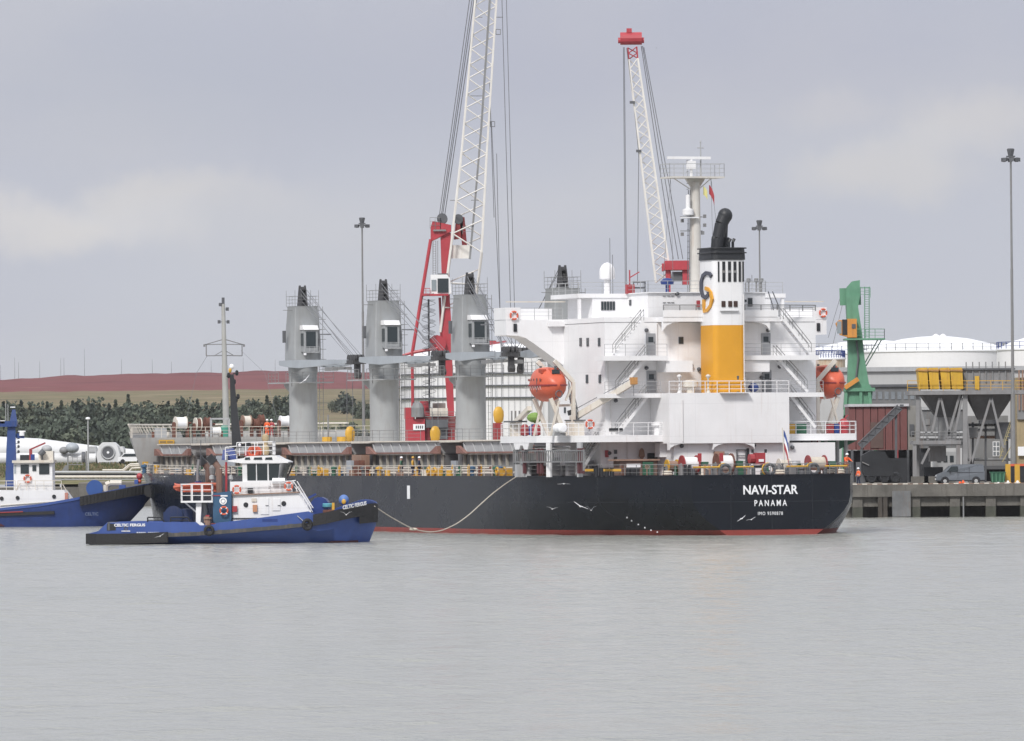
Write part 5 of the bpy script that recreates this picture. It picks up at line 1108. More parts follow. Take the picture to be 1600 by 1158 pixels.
e,Rm,zt,za=tank(795,1080,172,556,537,'big white domed tank clad in dark mesh, behind the third ship crane',twhite,(583,602,621),120,None)
q=MB()
for a0 in (-2.9,-2.2,-1.3,-.7):   # red pipes curving over the dome
    pts=[]
    for i in range(9): u=i/8; r_=Rm*(1-.85*u); z=zt+(za-zt)*(1-(1-.85*u)**2)+.35; a=a0+.5*u; pts.append((math.cos(a)*r_,math.sin(a)*r_,z))
    q.path(pts,.16,5)
q.build('roof_pipes',red,e)
q=MB(); 
for i in range(12): a=-2.95+i*.03; q.tube((math.cos(a)*(Rm+.5),math.sin(a)*(Rm+.5),0),(math.cos(a)*(Rm+.5),math.sin(a)*(Rm+.5),zt+.2),.06,4) if i in (0,3) else None
q.build('edge_upright',whm,e)
tank(1368,1130,112,551,531,'white domed tank behind the green crane',twhite,(),0,dblue); tank(1470,1090,116,547.5,525,'white domed tank with a knob on its roof, above the yellow hoods',twhite,(),0,mgrey)
e,Rm,zt,za=tank(1672,1060,106,544,519,'white domed tank cut off by the right edge of the photo',twhite,(),0,dblue)
for px in (1462,1473): b=at(px,526,1100+2); o=MB().lathe([(.5,0),(.35,.8),(.6,1.0),(.1,1.3)],(0,0,0),8).build('roof_vent',twhite,loc=(b.x,1101.4,b.z-.9)); tag(o,'small white vent on top of the tank roof, %s of the pair'%('left' if px<1468 else 'right'),'vent')
striped=M('stained_cream',(.55,.47,.36),.6,var=.3,sc_=.5,dirt=.8,dc=(.4,.18,.06))
tank(1296,1010,27,560,552,'cream tank with rusty streaks behind the right lifeboat',striped,(),0,dblue)
# --- grey warehouse and dark annex ---
W=Pl('warehouse','long pale grey warehouse behind the hopper and the green crane','warehouse',1430,745,905,zbase=3.35)
wg=M('warehouse_grey',(.45,.455,.455),.6,var=.05,sc_=.1,dirt=.12); wg2=M('warehouse_lower',(.15,.155,.16),.6,var=.2,dirt=.3)
bx(W,1276,578,1660,745,0,60,'wall',wg); 
bx(W,1276,574.5,1662,578,-.4,60,'roof_edge',pgrey)
A=Pl('annex_building','dark low annex with a band of windows under the grey warehouse','building',1395,745,880,zbase=3.35)
bx(A,1345,604,1440,745,0,10,'wall',wg2); bx(A,1343,601,1442,604,-.3,10.3,'roof',dgrey)
for i in range(9): px=1352+i*10; bx(A,px,612,px+6.5,624,-.08,-.005,'window',M('grey_pane',(.20,.22,.24),.25))
# --- green crane ---
Gc=Pl('harbour_crane','green slewing crane with an orange and glass cab, right of the ship','harbour crane',1343,745,830,zbase=3.35)
q=MB(); pr=[(1318,640,1360,640),(1320,609,1363,609),(1324,600,1357,600),(1325,560,1350,560),(1324,520,1346,520),(1322,480,1340,480),(1321,462,1343,462)]
q.loft([[(Gc(a,b)[0],-1.4,Gc(a,b)[2]),(Gc(c,d)[0],-1.4,Gc(c,d)[2]),(Gc(c,d)[0],1.4,Gc(c,d)[2]),(Gc(a,b)[0],1.4,Gc(a,b)[2])] for a,b,c,d in pr]); q.build('column',green,Gc.e)
q=MB(); q.prism([(Gc(1321,462)[0],Gc(1321,462)[2]),(Gc(1343,462)[0],Gc(1343,462)[2]),(Gc(1343,438)[0],Gc(1343,438)[2]),(Gc(1331,440)[0],Gc(1331,440)[2]),(Gc(1323,449)[0],Gc(1323,449)[2])],'y',-1.0,-.7); 
q.prism([(Gc(1321,462)[0],Gc(1321,462)[2]),(Gc(1343,462)[0],Gc(1343,462)[2]),(Gc(1343,438)[0],Gc(1343,438)[2]),(Gc(1331,440)[0],Gc(1331,440)[2]),(Gc(1323,449)[0],Gc(1323,449)[2])],'y',.7,1.0); q.tube(Gc(1334,446,-.9),Gc(1334,446,.9),.5,10); q.bar(Gc(1312,464,0),Gc(1345,463,0),.3,2.0); q.build('head_sheaves',green,Gc.e)
q=MB(); q.box((Gc(1318,612)[0],-1.9,Gc(1318,612)[2]),(Gc(1366,606)[0],1.9,Gc(1366,606)[2])); q.build('base_flange',green,Gc.e)
q=MB()
for a,b,c,d in ((1322,612,1316,745),(1358,612,1372,745),(1345,612,1345,745),(1318,680,1370,640),(1318,650,1369,690)): 
    for dy in (-1.6,1.6): q.bar(Gc(a,b,dy),Gc(c,d,dy),.35)
q.build('portal_leg',green,Gc.e)
q=MB(); q.prism([(Gc(1309,501)[0],Gc(1309,501)[2]),(Gc(1322,501)[0],Gc(1322,501)[2]),(Gc(1322,527)[0],Gc(1322,527)[2]),(Gc(1311,524)[0],Gc(1311,524)[2]),(Gc(1304,506)[0],Gc(1304,506)[2])],'y',-3.0,-1.5); cb=q.build('cab',M('cab_orange',(.60,.26,.05),.5,dirt=.3),Gc.e)
bx(Gc,1322,499,1337,528,-3.0,-1.45,'cab_house',M('cab_orange',(0,0,0)),cb); bx(Gc,1306,503,1313,522,-3.06,-3.005,'cab_window',M('pale_glass',(0,0,0)),cb); bx(Gc,1314,500,1322,524,-3.06,-3.005,'cab_window',black,cb); bx(Gc,1329,507,1335,514,-3.06,-3.005,'cab_window',dgrey,cb)
q=MB(); q.box((Gc(1318,532)[0],-3.0,Gc(1318,532)[2]),(Gc(1381,529)[0],1.6,Gc(1381,529)[2])); q.rail([Gc(1338,529,-2.9),Gc(1382,529,-2.9),Gc(1382,529,1.5)],1.1,1.0,.035); q.bar(Gc(1372,530),Gc(1350,570),.12); q.bar(Gc(1378,530),Gc(1353,572),.12); q.build('walkway',green,Gc.e)
q=MB(); q.rail([Gc(1344,465,-1),Gc(1360,465,-1)],1.1,.8,.03)
for px in (1351,1358): q.tube(Gc(px,448,-1),Gc(px,529,-1),.06,5)
for i in range(22): q.bar(Gc(1351,450+i*3.6,-1),Gc(1358,450+i*3.6,-1),.05)
q.bar(Gc(1343,449,-1),Gc(1360,449,-1),.06); q.build('ladder',green,Gc.e)
q=MB(); q.bar(Gc(1313,464),Gc(1294,528),.05); q.bar(Gc(1319,464),Gc(1300,545),.05); q.build('rope',wire,Gc.e)
q=MB(); q.bar(Gc(1320,606,-2),Gc(1341,592,-2),.45,.5); q.build('hook_arm',M('cab_orange',(0,0,0)),Gc.e)
q=MB(); q.path([Gc(1338,530,-1.6),Gc(1341,560,-1.6),Gc(1337,595,-1.6)],.12,5); q.build('cable_hose',dgrey,Gc.e)
# --- red brown shed, loader, conveyor ---
Sh=Pl('shed','red brown clad shed with a white roof edge, on black supports behind the ship stern','shed',1385,757,792,zbase=QZ)
rb=M('red_brown_cladding',(.17,.062,.058),.6,var=.15,dirt=.4,dc=(.09,.05,.05)); 
n=8; pw=[]
for i in range(n):
    a=1326+i*(1418-1326)/n; b_=a+(1418-1326)/n-.35; bx(Sh,a,635,b_,703,-.0 if i%2 else -.03,9,'cladding_panel',rb)
bx(Sh,1325,631.5,1420,634.8,-.3,9.3,'roof_edge',M('roof_pale',(.5,.5,.52),.6,dirt=.2)); bx(Sh,1418.2,634,1438,703,.1,8,'pale_bay',M('shed_pale',(.25,.245,.23),.7,dirt=.4)); bx(Sh,1421,663,1428,680,-.1,.08,'louvre',dgrey)
for px in (1330,1362,1400,1417,1436): bx(Sh,px,703,px+4,757,0,1,'support_post',dgrey)
bx(Sh,1399,703.3,1404,745,-.2,-.05,'red_downpipe',dred); bx(Sh,1325,704,1440,757,5,8,'inner_wall',M('dark_interior',(.035,.037,.042),.9,var=.3)); bx(Sh,1360,660,1380,700,-.12,-.08,'weathered_patch',M('shed_patch',(.12,.075,.065),.7,var=.3))  # inner wall is near-black, standing in for the dark shed interior
Cv=Pl('conveyor','dark inclined conveyor gallery running up the front of the red brown shed','conveyor',1345,757,786,zbase=QZ)
q=MB(); lattice(q,Cv(1344,697),Cv(1406,636),.7,.7,12,1,.05,.035); q.bar(Cv(1344,698),Cv(1406,637),.55,.6); q.build('gallery',dgrey,Cv.e); q=MB(); q.bar(Cv(1406,634,0),Cv(1412,634,0),.3); q.bar(Cv(1346,700),Cv(1346,757),.25); q.bar(Cv(1400,640),Cv(1400,757),.25); q.build('support_post',dgrey,Cv.e)
Ld=Pl('loading_shovel','black machine with big tyres standing under the red brown shed','loader',1370,757,778,zbase=QZ)
q=MB(); q.prism([(Ld(1345,735)[0],Ld(1345,735)[2]),(Ld(1345,712)[0],Ld(1345,712)[2]),(Ld(1360,704)[0],Ld(1360,704)[2]),(Ld(1382,706)[0],Ld(1382,706)[2]),(Ld(1394,728)[0],Ld(1394,728)[2]),(Ld(1396,744)[0],Ld(1396,744)[2]),(Ld(1350,744)[0],Ld(1350,744)[2])],'y',-1.4,1.4); q.build('body',black,Ld.e)
bx(Ld,1338,722,1352,757,-.5,1,'dark_hopper',dgrey); bx(Ld,1386,716,1418,757,.5,2,'dark_bin',M('dark_interior',(.035,.037,.042),.9,var=.3))
for px in (1361,1381,1398): c=Ld(px,744); q=MB(); q.torus((c[0],-1.2,.62),.42,.2,'y',16,6); q.tube((c[0],-1.3,.62),(c[0],-1.1,.62),.3,10); q.build('tyre',black,Ld.e)
q=MB(); q.bar(Ld(1347,722,-1.6),Ld(1358,727,-1.6),.1); q.build('handrail',mgrey,Ld.e)
# --- hopper tower ---
H=Pl('hopper_tower','grey steel hopper tower with yellow hoods on top, beside the right light mast','hopper',1505,757,770,zbase=QZ)
hg=M('hopper_grey',(.235,.235,.24),.6,var=.15,dirt=.5,dc=(.14,.10,.08)); yh_=M('hood_yellow',(.60,.37,.03),.55,var=.12,dirt=.6,dc=(.3,.11,.05))
for x0,x1 in ((1432,1445.5),(1448,1462.5),(1466.5,1480),(1482,1500)):
    def c_(x,y): v_=H(x,y); return (v_[0],v_[2])
    h_=MB().prism([c_(x0,579),c_(x0+1,575.5),c_(x1+.3,575),c_(x1+1,580),c_(x1+2.6,608.5),c_(x0+3,608.5)],'y',-3,1.2).build('yellow_hood',yh_,H.e)
    MB().prism([c_(x0-.6,580),c_(x0-.6,578),c_(x1+1.4,578),c_(x1+1.4,581)],'y',-3.15,1.3).build('hood_cap',M('rusty_yellow',(.42,.22,.07),.7,var=.3,dirt=.6),h_)
bx(H,1504,578,1583,611,-2,4,'hopper_bin',hg)
q=MB()
for i in range(8): x=H(1508+i*10.2,600)[0]; q.box((x-.06,-2.15,H(0,611)[2]),(x+.06,-2.003,H(0,579)[2]))
q.build('bin_ribs',mgrey,H.e); bx(H,1503,576,1584,578,-2.3,4.2,'bin_rim',dgrey); bx(H,1521,588,1528,609,-2.35,-2.16,'yellow_panel',yh_)
bx(H,1418,611.3,1604,616,-3.6,5,'deck',hg); q=MB(); q.rail([H(1418,611,-3.5),H(1604,611,-3.5)],1.1,1.3,.03); q.build('deck_railing',yellow,H.e)
def fun(x0,x1,x2,x3,y0,y1,nm='funnel_chute'):
    q=MB(); q.loft([[(H(x0,y0)[0],-2.6,H(x0,y0)[2]),(H(x1,y0)[0],-2.6,H(x1,y0)[2]),(H(x1,y0)[0],3,H(x1,y0)[2]),(H(x0,y0)[0],3,H(x0,y0)[2])],[(H(x2,y1)[0],-.9,H(x2,y1)[2]),(H(x3,y1)[0],-.9,H(x3,y1)[2]),(H(x3,y1)[0],1,H(x3,y1)[2]),(H(x2,y1)[0],1,H(x2,y1)[2])]]); q.build(nm,M('hopper_dark',(.13,.13,.135),.65,var=.25,dirt=.6,dc=(.08,.07,.06)),H.e)
fun(1438,1502,1462,1496,616.5,652); fun(1510,1582,1528,1558,616.5,656); bx(H,1466,652.5,1494,690,-.8,.9,'outlet_pipe',mgrey); bx(H,1530,656.5,1556,662,-.9,1,'outlet_gate',dgrey)
def leg(x0,y0,x1,y1,w_=.34,nm='brace',dy=-2.9): MB().bar(H(x0,y0,dy),H(x1,y1,dy),w_).build(nm,hg,H.e)
for a in ((1434,616,1434,690,.4),(1508,616,1508,757,.5),(1429,692,1429,757,.4),(1497,688,1497,757,.42),(1582,616,1582,757,.4)): leg(*a,'leg')
for a in ((1434,620,1450,688),(1468,622,1455,680),(1470,622,1486,690),(1503,622,1489,690),(1548,622,1517,725),(1549,622,1568,700),(1509,640,1517,725),(1452,700,1440,725),(1478,692,1500,616)): leg(*a,.24)
for a in ((1434,616,1434,757,.35),(1508,616,1508,757,.4),(1582,616,1582,757,.4)): leg(*a,'leg',3.5)
bx(H,1424,689,1499,694,-3.2,3,'lower_platform',hg); q=MB(); q.rail([H(1424,689,-3.1),H(1499,689,-3.1)],1.0,1.2,.03); q.build('platform_railing',mgrey,H.e); bx(H,1452,697,1478,721,-.5,1.5,'drive_house',hg); bx(H,1444,730,1474,757,.5,3,'dark_base',M('dark_interior',(0,0,0)))
q=MB(); 
for i in range(9): a=H(1564+i*2,712-i*6,-2); q.cb((a[0],-2,a[2]),(.3,.8,.06))
q.bar(H(1562,716,-2.4),H(1581,659,-2.4),.08); q.bar(H(1562,708,-2.4),H(1581,651,-2.4),.05); q.bar(H(1566,722,-2.4),H(1584,690,-2.4),.08); q.build('access_stair',M('stair_yellow',(.42,.36,.18),.7),H.e)
Tr=Pl('transfer_house','dark grey conveyor transfer house between the hopper legs','building',1470,757,786,zbase=QZ)
bx(Tr,1438,640,1510,700,0,5,'wall',M('transfer_grey',(.16,.165,.17),.65,var=.25,dirt=.6)); bx(Tr,1440,636,1508,640,-.2,5.2,'roof_edge',pgrey); bx(Tr,1438,700.5,1455,757,.5,5,'dark_opening',M('dark_interior',(0,0,0)))
for px,py in ((1446,655),(1462,668),(1478,662),(1493,672)): bx(Tr,px,py,px+7,py+9,-.1,-.01,'equipment_box',dgrey if px%2 else mgrey)
for y in (676,684): MB().tube(Tr(1438,y,-.6),Tr(1510,y,-.6),.14,8).build('pipe',pgrey,Tr.e)
for y,m_ in ((664,mgrey),(672,pgrey),(683,tan),(718,mgrey)): MB().tube(H(1510,y,1.5),H(1582,y,1.5),.16,8).build('pipe_run',m_,H.e)
for x in (1520,1540,1574): MB().bar(H(x,660,1.2),H(x,757,1.2),.22).build('pipe_support',dgrey,H.e)
bx(H,1556,660,1580,686,0,2,'motor_house',dgrey); bx(H,1512,668,1528,684,0,1.5,'gear_box',mgrey)
# small buildings behind the hopper
Ob=Pl('site_office','pale grey two storey site office behind the hopper legs','building',1535,757,800,zbase=QZ)
bx(Ob,1508,650,1576,757,0,6,'wall',M('office_grey',(.20,.205,.21),.6,dirt=.4)); o=bx(Ob,1551,690,1562,713,-.1,-.01,'window',whm)
q=MB()
for i in range(2): 
    for j in range(3): c=Ob(1553.9+i*5.3,693.8+j*7.5); q.cb((c[0],-.12,c[2]),(.28,.03,.42))
q.build('pane',M('grey_pane',(0,0,0)),o); bx(Ob,1505,728,1578,733,-2.4,0,'canopy',dgrey); bx(Ob,1512,733.5,1572,757,-.2,-.02,'dark_bay',M('dark_interior',(0,0,0)))  # bay sheet is near-black, standing in for the dark underside of the canopy
Ob2=Pl('portable_cabin','small white cabin with dark windows under the left half of the hopper tower','cabin',1478,757,806,zbase=QZ)
bx(Ob2,1460,706,1496,757,0,4,'wall',pgrey); 
for px in (1464,1474,1484): bx(Ob2,px,712,px+6,722,-.08,-.01,'window',glass)
Rt=Pl('silo_building','weathered tan silo building cut off by the right edge','building',1598,757,790,zbase=QZ)
bx(Rt,1588,590,1640,757,0,10,'wall',M('tan_cladding',(.36,.29,.17),.7,var=.2,dirt=.5)); bx(Rt,1589,616,1640,655,-.3,-.02,'grey_band',mgrey); bx(Rt,1590,698,1602,712,-.4,-.3,'white_sign',whm)
q=MB()
for i in range(8): x=Rt(1592+i*5.5,600)[0]; q.box((x-.08,-.5,Rt(0,655)[2]),(x+.08,-.31,Rt(0,592)[2]))
q.build('ribs',tan,Rt.e)
# quay clutter: skip, yellow columns, black container, cones
Sk=Pl('waste_skip','dark green waste skip on the quay, right of the grey van','skip',1558,757,QY+6,zbase=QZ)
q=MB(); a,b=Sk(1547,757)[0],Sk(1570.5,757)[0]; q.loft([[(a+.15,-.7,.15),(b-.15,-.7,.15),(b-.15,.7,.15),(a+.15,.7,.15)],[(a,-.8,1.15),(b,-.8,1.15),(b,.8,1.15),(a,.8,1.15)]]); q.build('body',dgreen,Sk.e); q=MB().box((a-.05,-.86,1.15),(b+.05,.86,1.25)); q.build('rim',dgreen,Sk.e)
q=MB()
for k in range(4): q.bar((a+.2+k*(b-a-.4)/3,-.83,.2),(a+.15+k*(b-a-.3)/3,-.88,1.1),.08)
q.build('side_ribs',green,Sk.e)
for i,px in enumerate((1571.5,1586)):
    Y_=QY+7; b=at(px+3.5,757,Y_); o=MB().box((-.26,-.26,0),(.26,.26,2.05 if i==0 else 2.0)).box((-.34,-.34,0),(.34,.34,.15)).build('yellow_bollard_column',yellow,loc=(b.x,Y_,QZ)); tag(o,'yellow square column %s'%('just right of the green skip' if i==0 else 'in front of the black container at the right edge'),'column')
Cn=Pl('container','black container with an orange roof line at the right edge of the quay','container',1592,757,QY+10,zbase=QZ); bx(Cn,1580,728,1640,757,0,2.4,'body',black); bx(Cn,1579,725,1641,728,-.1,2.5,'roof_edge',orange)
for i,(px,h_) in enumerate(((1505,.42),(1575,.35),(1590,.35),(1560,.2),(1500,.3))):
    b=at(px,757,QY+1.2); q=MB(); q.box((-.22,-.2,0),(.22,.2,h_*.5)); q.tube((0,0,h_*.5),(0,0,h_),.14,7,.09); o=q.build('kerb_marker',hiviz if i in(0,4) else whm,loc=(b.x,QY+1.2,QZ)); tag(o,['orange marker block on the quay edge in front of the van','white marker block below the yellow column','white marker block at the far right of the quay edge','low white marker block in front of the green skip','small orange marker left of the larger orange one'][i],'marker block')
gb=at(1440,757,QY+3); 
for i in range(3):
    o=MB().box((-.9,-.3,0),(.9,.3,.8)).box((-1.0,-.4,0),(1.0,.4,.18)).build('concrete_barrier',concrete,loc=(at(1437+i*7,757,QY+16).x*1.0+i*.9,QY+16,QZ)); tag(o,'low concrete barrier left of the grey van, %s of three'%('leftmost','middle','rightmost')[i],'barrier')
# --- van ---
vb=at(1500,757,QY+7); V=thing('van','dark grey panel van facing left on the quay','van',(vb.x,QY+7,QZ),R(0)); vg=M('van_grey',(.12,.135,.155),.3,var=.06,spec=.6,coat=.5)
prof=[(-2.52,.32),(-2.55,.75),(-2.45,1.0),(-1.8,1.26),(-1.05,1.93),(-.7,2.05),(2.2,2.07),(2.42,1.97),(2.52,1.2),(2.52,.35)]
q=MB(); rings=[[(x*.985,y,.35+(z-.35)*k) for x,z in prof] for y,k in ((-.93,.97),(-.98,.96),(.98,.96),(.93,.97))]
rings=[[(x,-.86 if z>1.3 else -.95,z) for x,z in prof],[(x,-.80 if z>1.3 else -.96,z) for x,z in prof]]; q.loft([[(x,(-.84 if z>1.3 else -.96),z) for x,z in prof],[(x,(.84 if z>1.3 else .96),z) for x,z in prof]]); q.build('body',vg,V)
q=MB(); q.add([(-1.70,-.84,1.33),(-1.70,.84,1.33),(-1.10,.8,1.88),(-1.10,-.8,1.88)],[(0,1,2,3)]); 
for v_ in q.v: v_+=Vector((-.045,0,.04))
q.build('windscreen',M('windscreen',(.30,.34,.37),.1),V)
q=MB(); q.prism([(-1.45,1.3),(-.3,1.3),(-.3,1.86),(-.95,1.86)],'y',-.985,-.85); q.build('side_window',glass,V)
q=MB(); q.box((-.28,-.965,.55),(-.26,-.86,1.8)); q.box((.9,-.97,.5),(.92,-.86,1.8)); q.box((-.2,-.975,1.2),(2.4,-.93,1.23)); q.box((-2.56,-.9,.3),(2.54,-.963,.42)); q.build('body_seams',black,V)
for x in (-1.62,1.62):
    MB().tube((x,-.99,.36),(x,-.9,.36),.44,16).build('wheel_arch',black,V)
    q=MB().torus((x,-.96,.33),.25,.09,'y',16,6); o=q.build('wheel',rubber,V,smooth=True); MB().tube((x,-1.04,.33),(x,-.9,.33),.19,10).build('rim',pgrey,o); MB().torus((x,.86,.33),.25,.09,'y',16,6).build('wheel',rubber,V,smooth=True)
for y in (-.7,.7): MB().prism([(-2.56,.8),(-2.2,.82),(-2.2,.98),(-2.5,.96)],'y',y-.22,y+.28).build('headlight',M('headlight',(.6,.62,.65),.2),V)
MB().box((-2.6,-.28,.48),(-2.54,.28,.6)).build('number_plate',whm,V); MB().box((-2.59,-.6,.7),(-2.53,.6,.8)).build('grille',black,V)
MB().box((-1.15,-1.12,1.2),(-1.05,-.95,1.4)).build('wing_mirror',black,V)
# ---------------- left shore: wind turbine parts, pipes, jetty clutter ----------------
def dist(px,py,Y): return at(px,py,Y)
tw=M('turbine_white',(.66,.67,.68),.45,var=.05,dirt=.12)
def bigtube(pts,lab,nm,cat,Y,mat=tw):
    P=[at(px,py,Y) for px,py,_ in pts]; b=P[0]; e=thing(nm,lab,cat,(b.x,Y,P[0].z-pts[0][2])); q=MB()
    for (a,ra),(c,rc_) in zip(zip(P,[p[2] for p in pts]),list(zip(P,[p[2] for p in pts]))[1:]): q.tube(Vector(a)-Vector(e.location),Vector(c)-Vector(e.location),ra,24,rc_,cap=True)
    q.build('shell',mat,e,smooth=True); return e,Vector(e.location)
bigtube([(-80,703,2.35),(60,706,2.0),(140,709,1.3),(215,711,.8)],'long white tapering turbine tower section lying behind the others','tower_section','turbine part',1066)
e,l0=bigtube([(-70,717.5,.95),(128,717.5,.9)],'slimmer white tube lying in front of the tapering tower section','tower_section','turbine part',1052)
q=MB(); c=at(130,717,1052)-l0; q.tube((c.x-.2,0,c.z),(c.x+.3,0,c.z),1.05,16); q.build('end_flange',dgrey,e)
e,l0=bigtube([(134,717.5,.85),(150,717.5,.85)],'short white tube end beside the lamp post','tower_section','turbine part',1052)
for px,py,r_,m_,lb in ((113,700,1.0,bgrey,'blue grey hub cover lying on the white tube'),(73,702,.8,pgrey,'grey hub cover lying on the white tube, nearer the tug mast'),(100,704,.7,mgrey,'small dark cover left of the blue grey hub cover')):
    c=at(px,py,1051); o=MB().ell((0,0,0),(r_,r_,r_*.8),14,8).build('hub_cover',m_,loc=(c.x,1051,c.z),smooth=True); tag(o,lb,'hub cover')
Nc=Pl('nacelle','white turbine nacelle seen end on with a round dark grille','turbine part',169,724,1048)
q=MB(); q.loft([[(a,0,b) for a,b in ((-1.5,0),(1.5,0),(1.75,1.2),(1.35,2.6),(.8,3.1),(-.8,3.1),(-1.35,2.6),(-1.75,1.2))],[(a,6,b) for a,b in ((-1.5,0),(1.5,0),(1.75,1.2),(1.35,2.6),(.8,3.1),(-.8,3.1),(-1.35,2.6),(-1.75,1.2))]]); q.build('housing',tw,Nc.e)
q=MB(); q.torus((0,-.1,1.6),.95,.14,'y',20,5); q.build('ring',pgrey,Nc.e); q=MB(); q.tube((0,-.12,1.6),(0,.02,1.6),.85,20); o=q.build('grille',dgrey,Nc.e); MB().tube((0,-.2,1.6),(0,-.121,1.6),.2,8).build('hub_boss',whm,o); bx(Nc,155,722,184,725,-.3,-.05,'transport_frame',mgrey)
for px,w_,lb in ((144,14,'pale grey nacelle left of the one with the round grille'),(189,9,'narrow pale nacelle right of the one with the round grille')):
    N2=Pl('nacelle',lb,'turbine part',px,723,1052); q=MB(); a=w_/2/10.6; q.loft([[(-a,0,0),(a,0,0),(a,0,1.9),(a*.6,0,2.4),(-a*.6,0,2.4),(-a,0,1.9)],[(-a,5,0),(a,5,0),(a,5,1.9),(a*.6,5,2.4),(-a*.6,5,2.4),(-a,5,1.9)]]); q.build('housing',pgrey if px<150 else tw,N2.e); bx(N2,px-w_*.3,712,px+w_*.3,706,-.06,-.01,'panel',mgrey)
Bt=Pl('parked_car','white car parked on the bank left of the ship bow','car',205,724,1046)
q=MB(); q.prism([(-1.9,.3),(1.9,.3),(1.95,.9),(1.3,1.0),(.7,1.5),(-1.0,1.5),(-1.5,1.0),(-1.95,.85)],'y',-.85,.85); q.build('body',whm,Bt.e); MB().prism([(-1.35,1.0),(1.1,1.0),(.62,1.4),(-.92,1.4)],'y',-.9,-.851).build('window',glass,Bt.e)
for x in (-1.2,1.2): MB().tube((x,-.92,.32),(x,-.7,.32),.32,12).build('wheel',rubber,Bt.e)
# frame of dark steel between the tubes, pipe gangway, jetty girders
Fr=Pl('steel_frame','grey steel access frame standing in front of the white tubes','frame',118,760,1036)
q=MB(); q.bar(Fr(106,712),Fr(106,760),.2); q.bar(Fr(135,705),Fr(135,760),.2); q.bar(Fr(106,726),Fr(130,726),.12); q.rail([Fr(106,726),Fr(128,726)],1.5,.7,.04); q.prism([(Fr(86,752)[0],Fr(86,752)[2]),(Fr(102,727)[0],Fr(102,727)[2]),(Fr(107,727)[0],Fr(107,727)[2]),(Fr(104,742)[0],Fr(104,742)[2]),(Fr(96,752)[0],Fr(96,752)[2])],'y',0,.6); q.build('frame',mgrey,Fr.e)
Gw=Pl('pipe_gangway','pale handrailed gangway with steps at the jetty beside the ship bow','gangway',205,760,1030)
q=MB()
for dz in (0,-8):
    q.path([Gw(160,741+dz*.0-4+dz*.3),Gw(192,741-4+dz*.3),Gw(203,728+dz*.3),Gw(222,727+dz*.3)],.14,5)
q.path([Gw(195,745),Gw(206,732),Gw(222,731)],.14,5)
for i in range(8): q.bar(Gw(205+i*2.3,729),Gw(205+i*2.3,733),.08)
q.build('handrail',cream,Gw.e); q=MB(); q.bar(Gw(196,726),Gw(196,734),.12); q.build('post',pgrey,Gw.e)
Jt=Pl('jetty','dark steel jetty with pipes and cross braces along the left shore','jetty',165,790,1026,zbase=0)
q=MB(); q.bar(Jt(85,742),Jt(232,742),.35,.8); q.bar(Jt(100,756),Jt(232,756),.3,.6); q.build('girder',dgrey,Jt.e)
for i in range(12): px=98+i*12; MB().bar(Jt(px,742,.2),Jt(px,792,.2),.3).build('pile',dgrey,Jt.e)
for i in range(11): px=98+i*12; MB().bar(Jt(px,756,.1),Jt(px+12,743,.1),.14).build('brace',mgrey,Jt.e)
for i,(y,m_) in enumerate(((738,pgrey),(745,cream),(750,mgrey))): MB().tube(Jt(60,y,-.5),Jt(232,y,-.5),.2,8).build('pipe',m_,Jt.e)
for px,w_,h_ in ((88,10,22),(113,24,20),(176,40,14)): 
    a=at(px,775,1024); o=MB().box((-w_/21,-.5,-4),(w_/21,.6,h_/10.6)).build('concrete_block',concrete,loc=(a.x,1024,a.z)); tag(o,{10:'narrow concrete block at the shore below the steel frame',24:'square concrete block at the shore beside the frame',40:'wide low concrete block at the shore near the ship bow'}[w_],'concrete block')
# low scrub and long grass on the bank
mb=MB(); r=random.Random(8)
for i in range(5000):
    px=r.uniform(-20,240); Y=r.uniform(1030,1062); X=(px-800)/FPX*Y; z=terr(X,Y); s=r.uniform(.12,.35); a=r.random()*PI
    dx,dy=math.cos(a)*s,math.sin(a)*s; h_=r.uniform(.2,.6); mb.mi=r.randrange(2); mb.add([(X-dx,Y-dy,z),(X+dx,Y+dy,z),(X+dx*.3,Y,z+h_)],[(0,1,2)])
o=mb.build('long_grass',[M('straw_grass',(.24,.20,.115),.9,var=.3),M('green_grass',(.12,.14,.06),.9,var=.3)],fix=False); tag(o,'straw coloured long grass on the bank below the white turbine parts','grass'); o['kind']='stuff'
# ---------------- tugs ----------------
def hull_loft(P,st,zwl,dyc):
    """st: (px, half breadth, y of the top edge, flare) ; ring: outer skin and inner bulwark face with deck"""
    rings=[]
    for px,b_,yt,fl_ in st:
        x,_,zt=P(px,yt); z0=zwl; zm=z0+(zt-z0)*.45; bi=max(.02,b_-.18); dk_=max(z0+.3,zt-.95)
        bb=max(.02,b_*(.72-fl_*.42)); bm=max(.02,b_*(1-fl_*.2))
        rings.append([(x-fl_*1.6*(px>500),dyc-bb,z0-.6),(x-fl_*1.3*(px>500),dyc-bb,z0),(x-fl_*.3*(px>500),dyc-bm,zm),(x,dyc-b_,zt),(x,dyc-bi,zt+.01),(x,dyc-bi,dk_),(x,dyc+bi,dk_),(x,dyc+bi,zt+.01),(x,dyc+b_,zt),(x-fl_*.3*(px>500),dyc+bm,zm),(x-fl_*1.3*(px>500),dyc+bb,z0),(x-fl_*1.6*(px>500),dyc+bb,z0-.6)])
    return MB().loft(rings)
T=Pl('tugboat','blue and white tugboat with a black mast, towing the ship by a slack line','tugboat',360,848.3,571,zbase=0); T.e.rotation_euler=(0,0,R(-3))
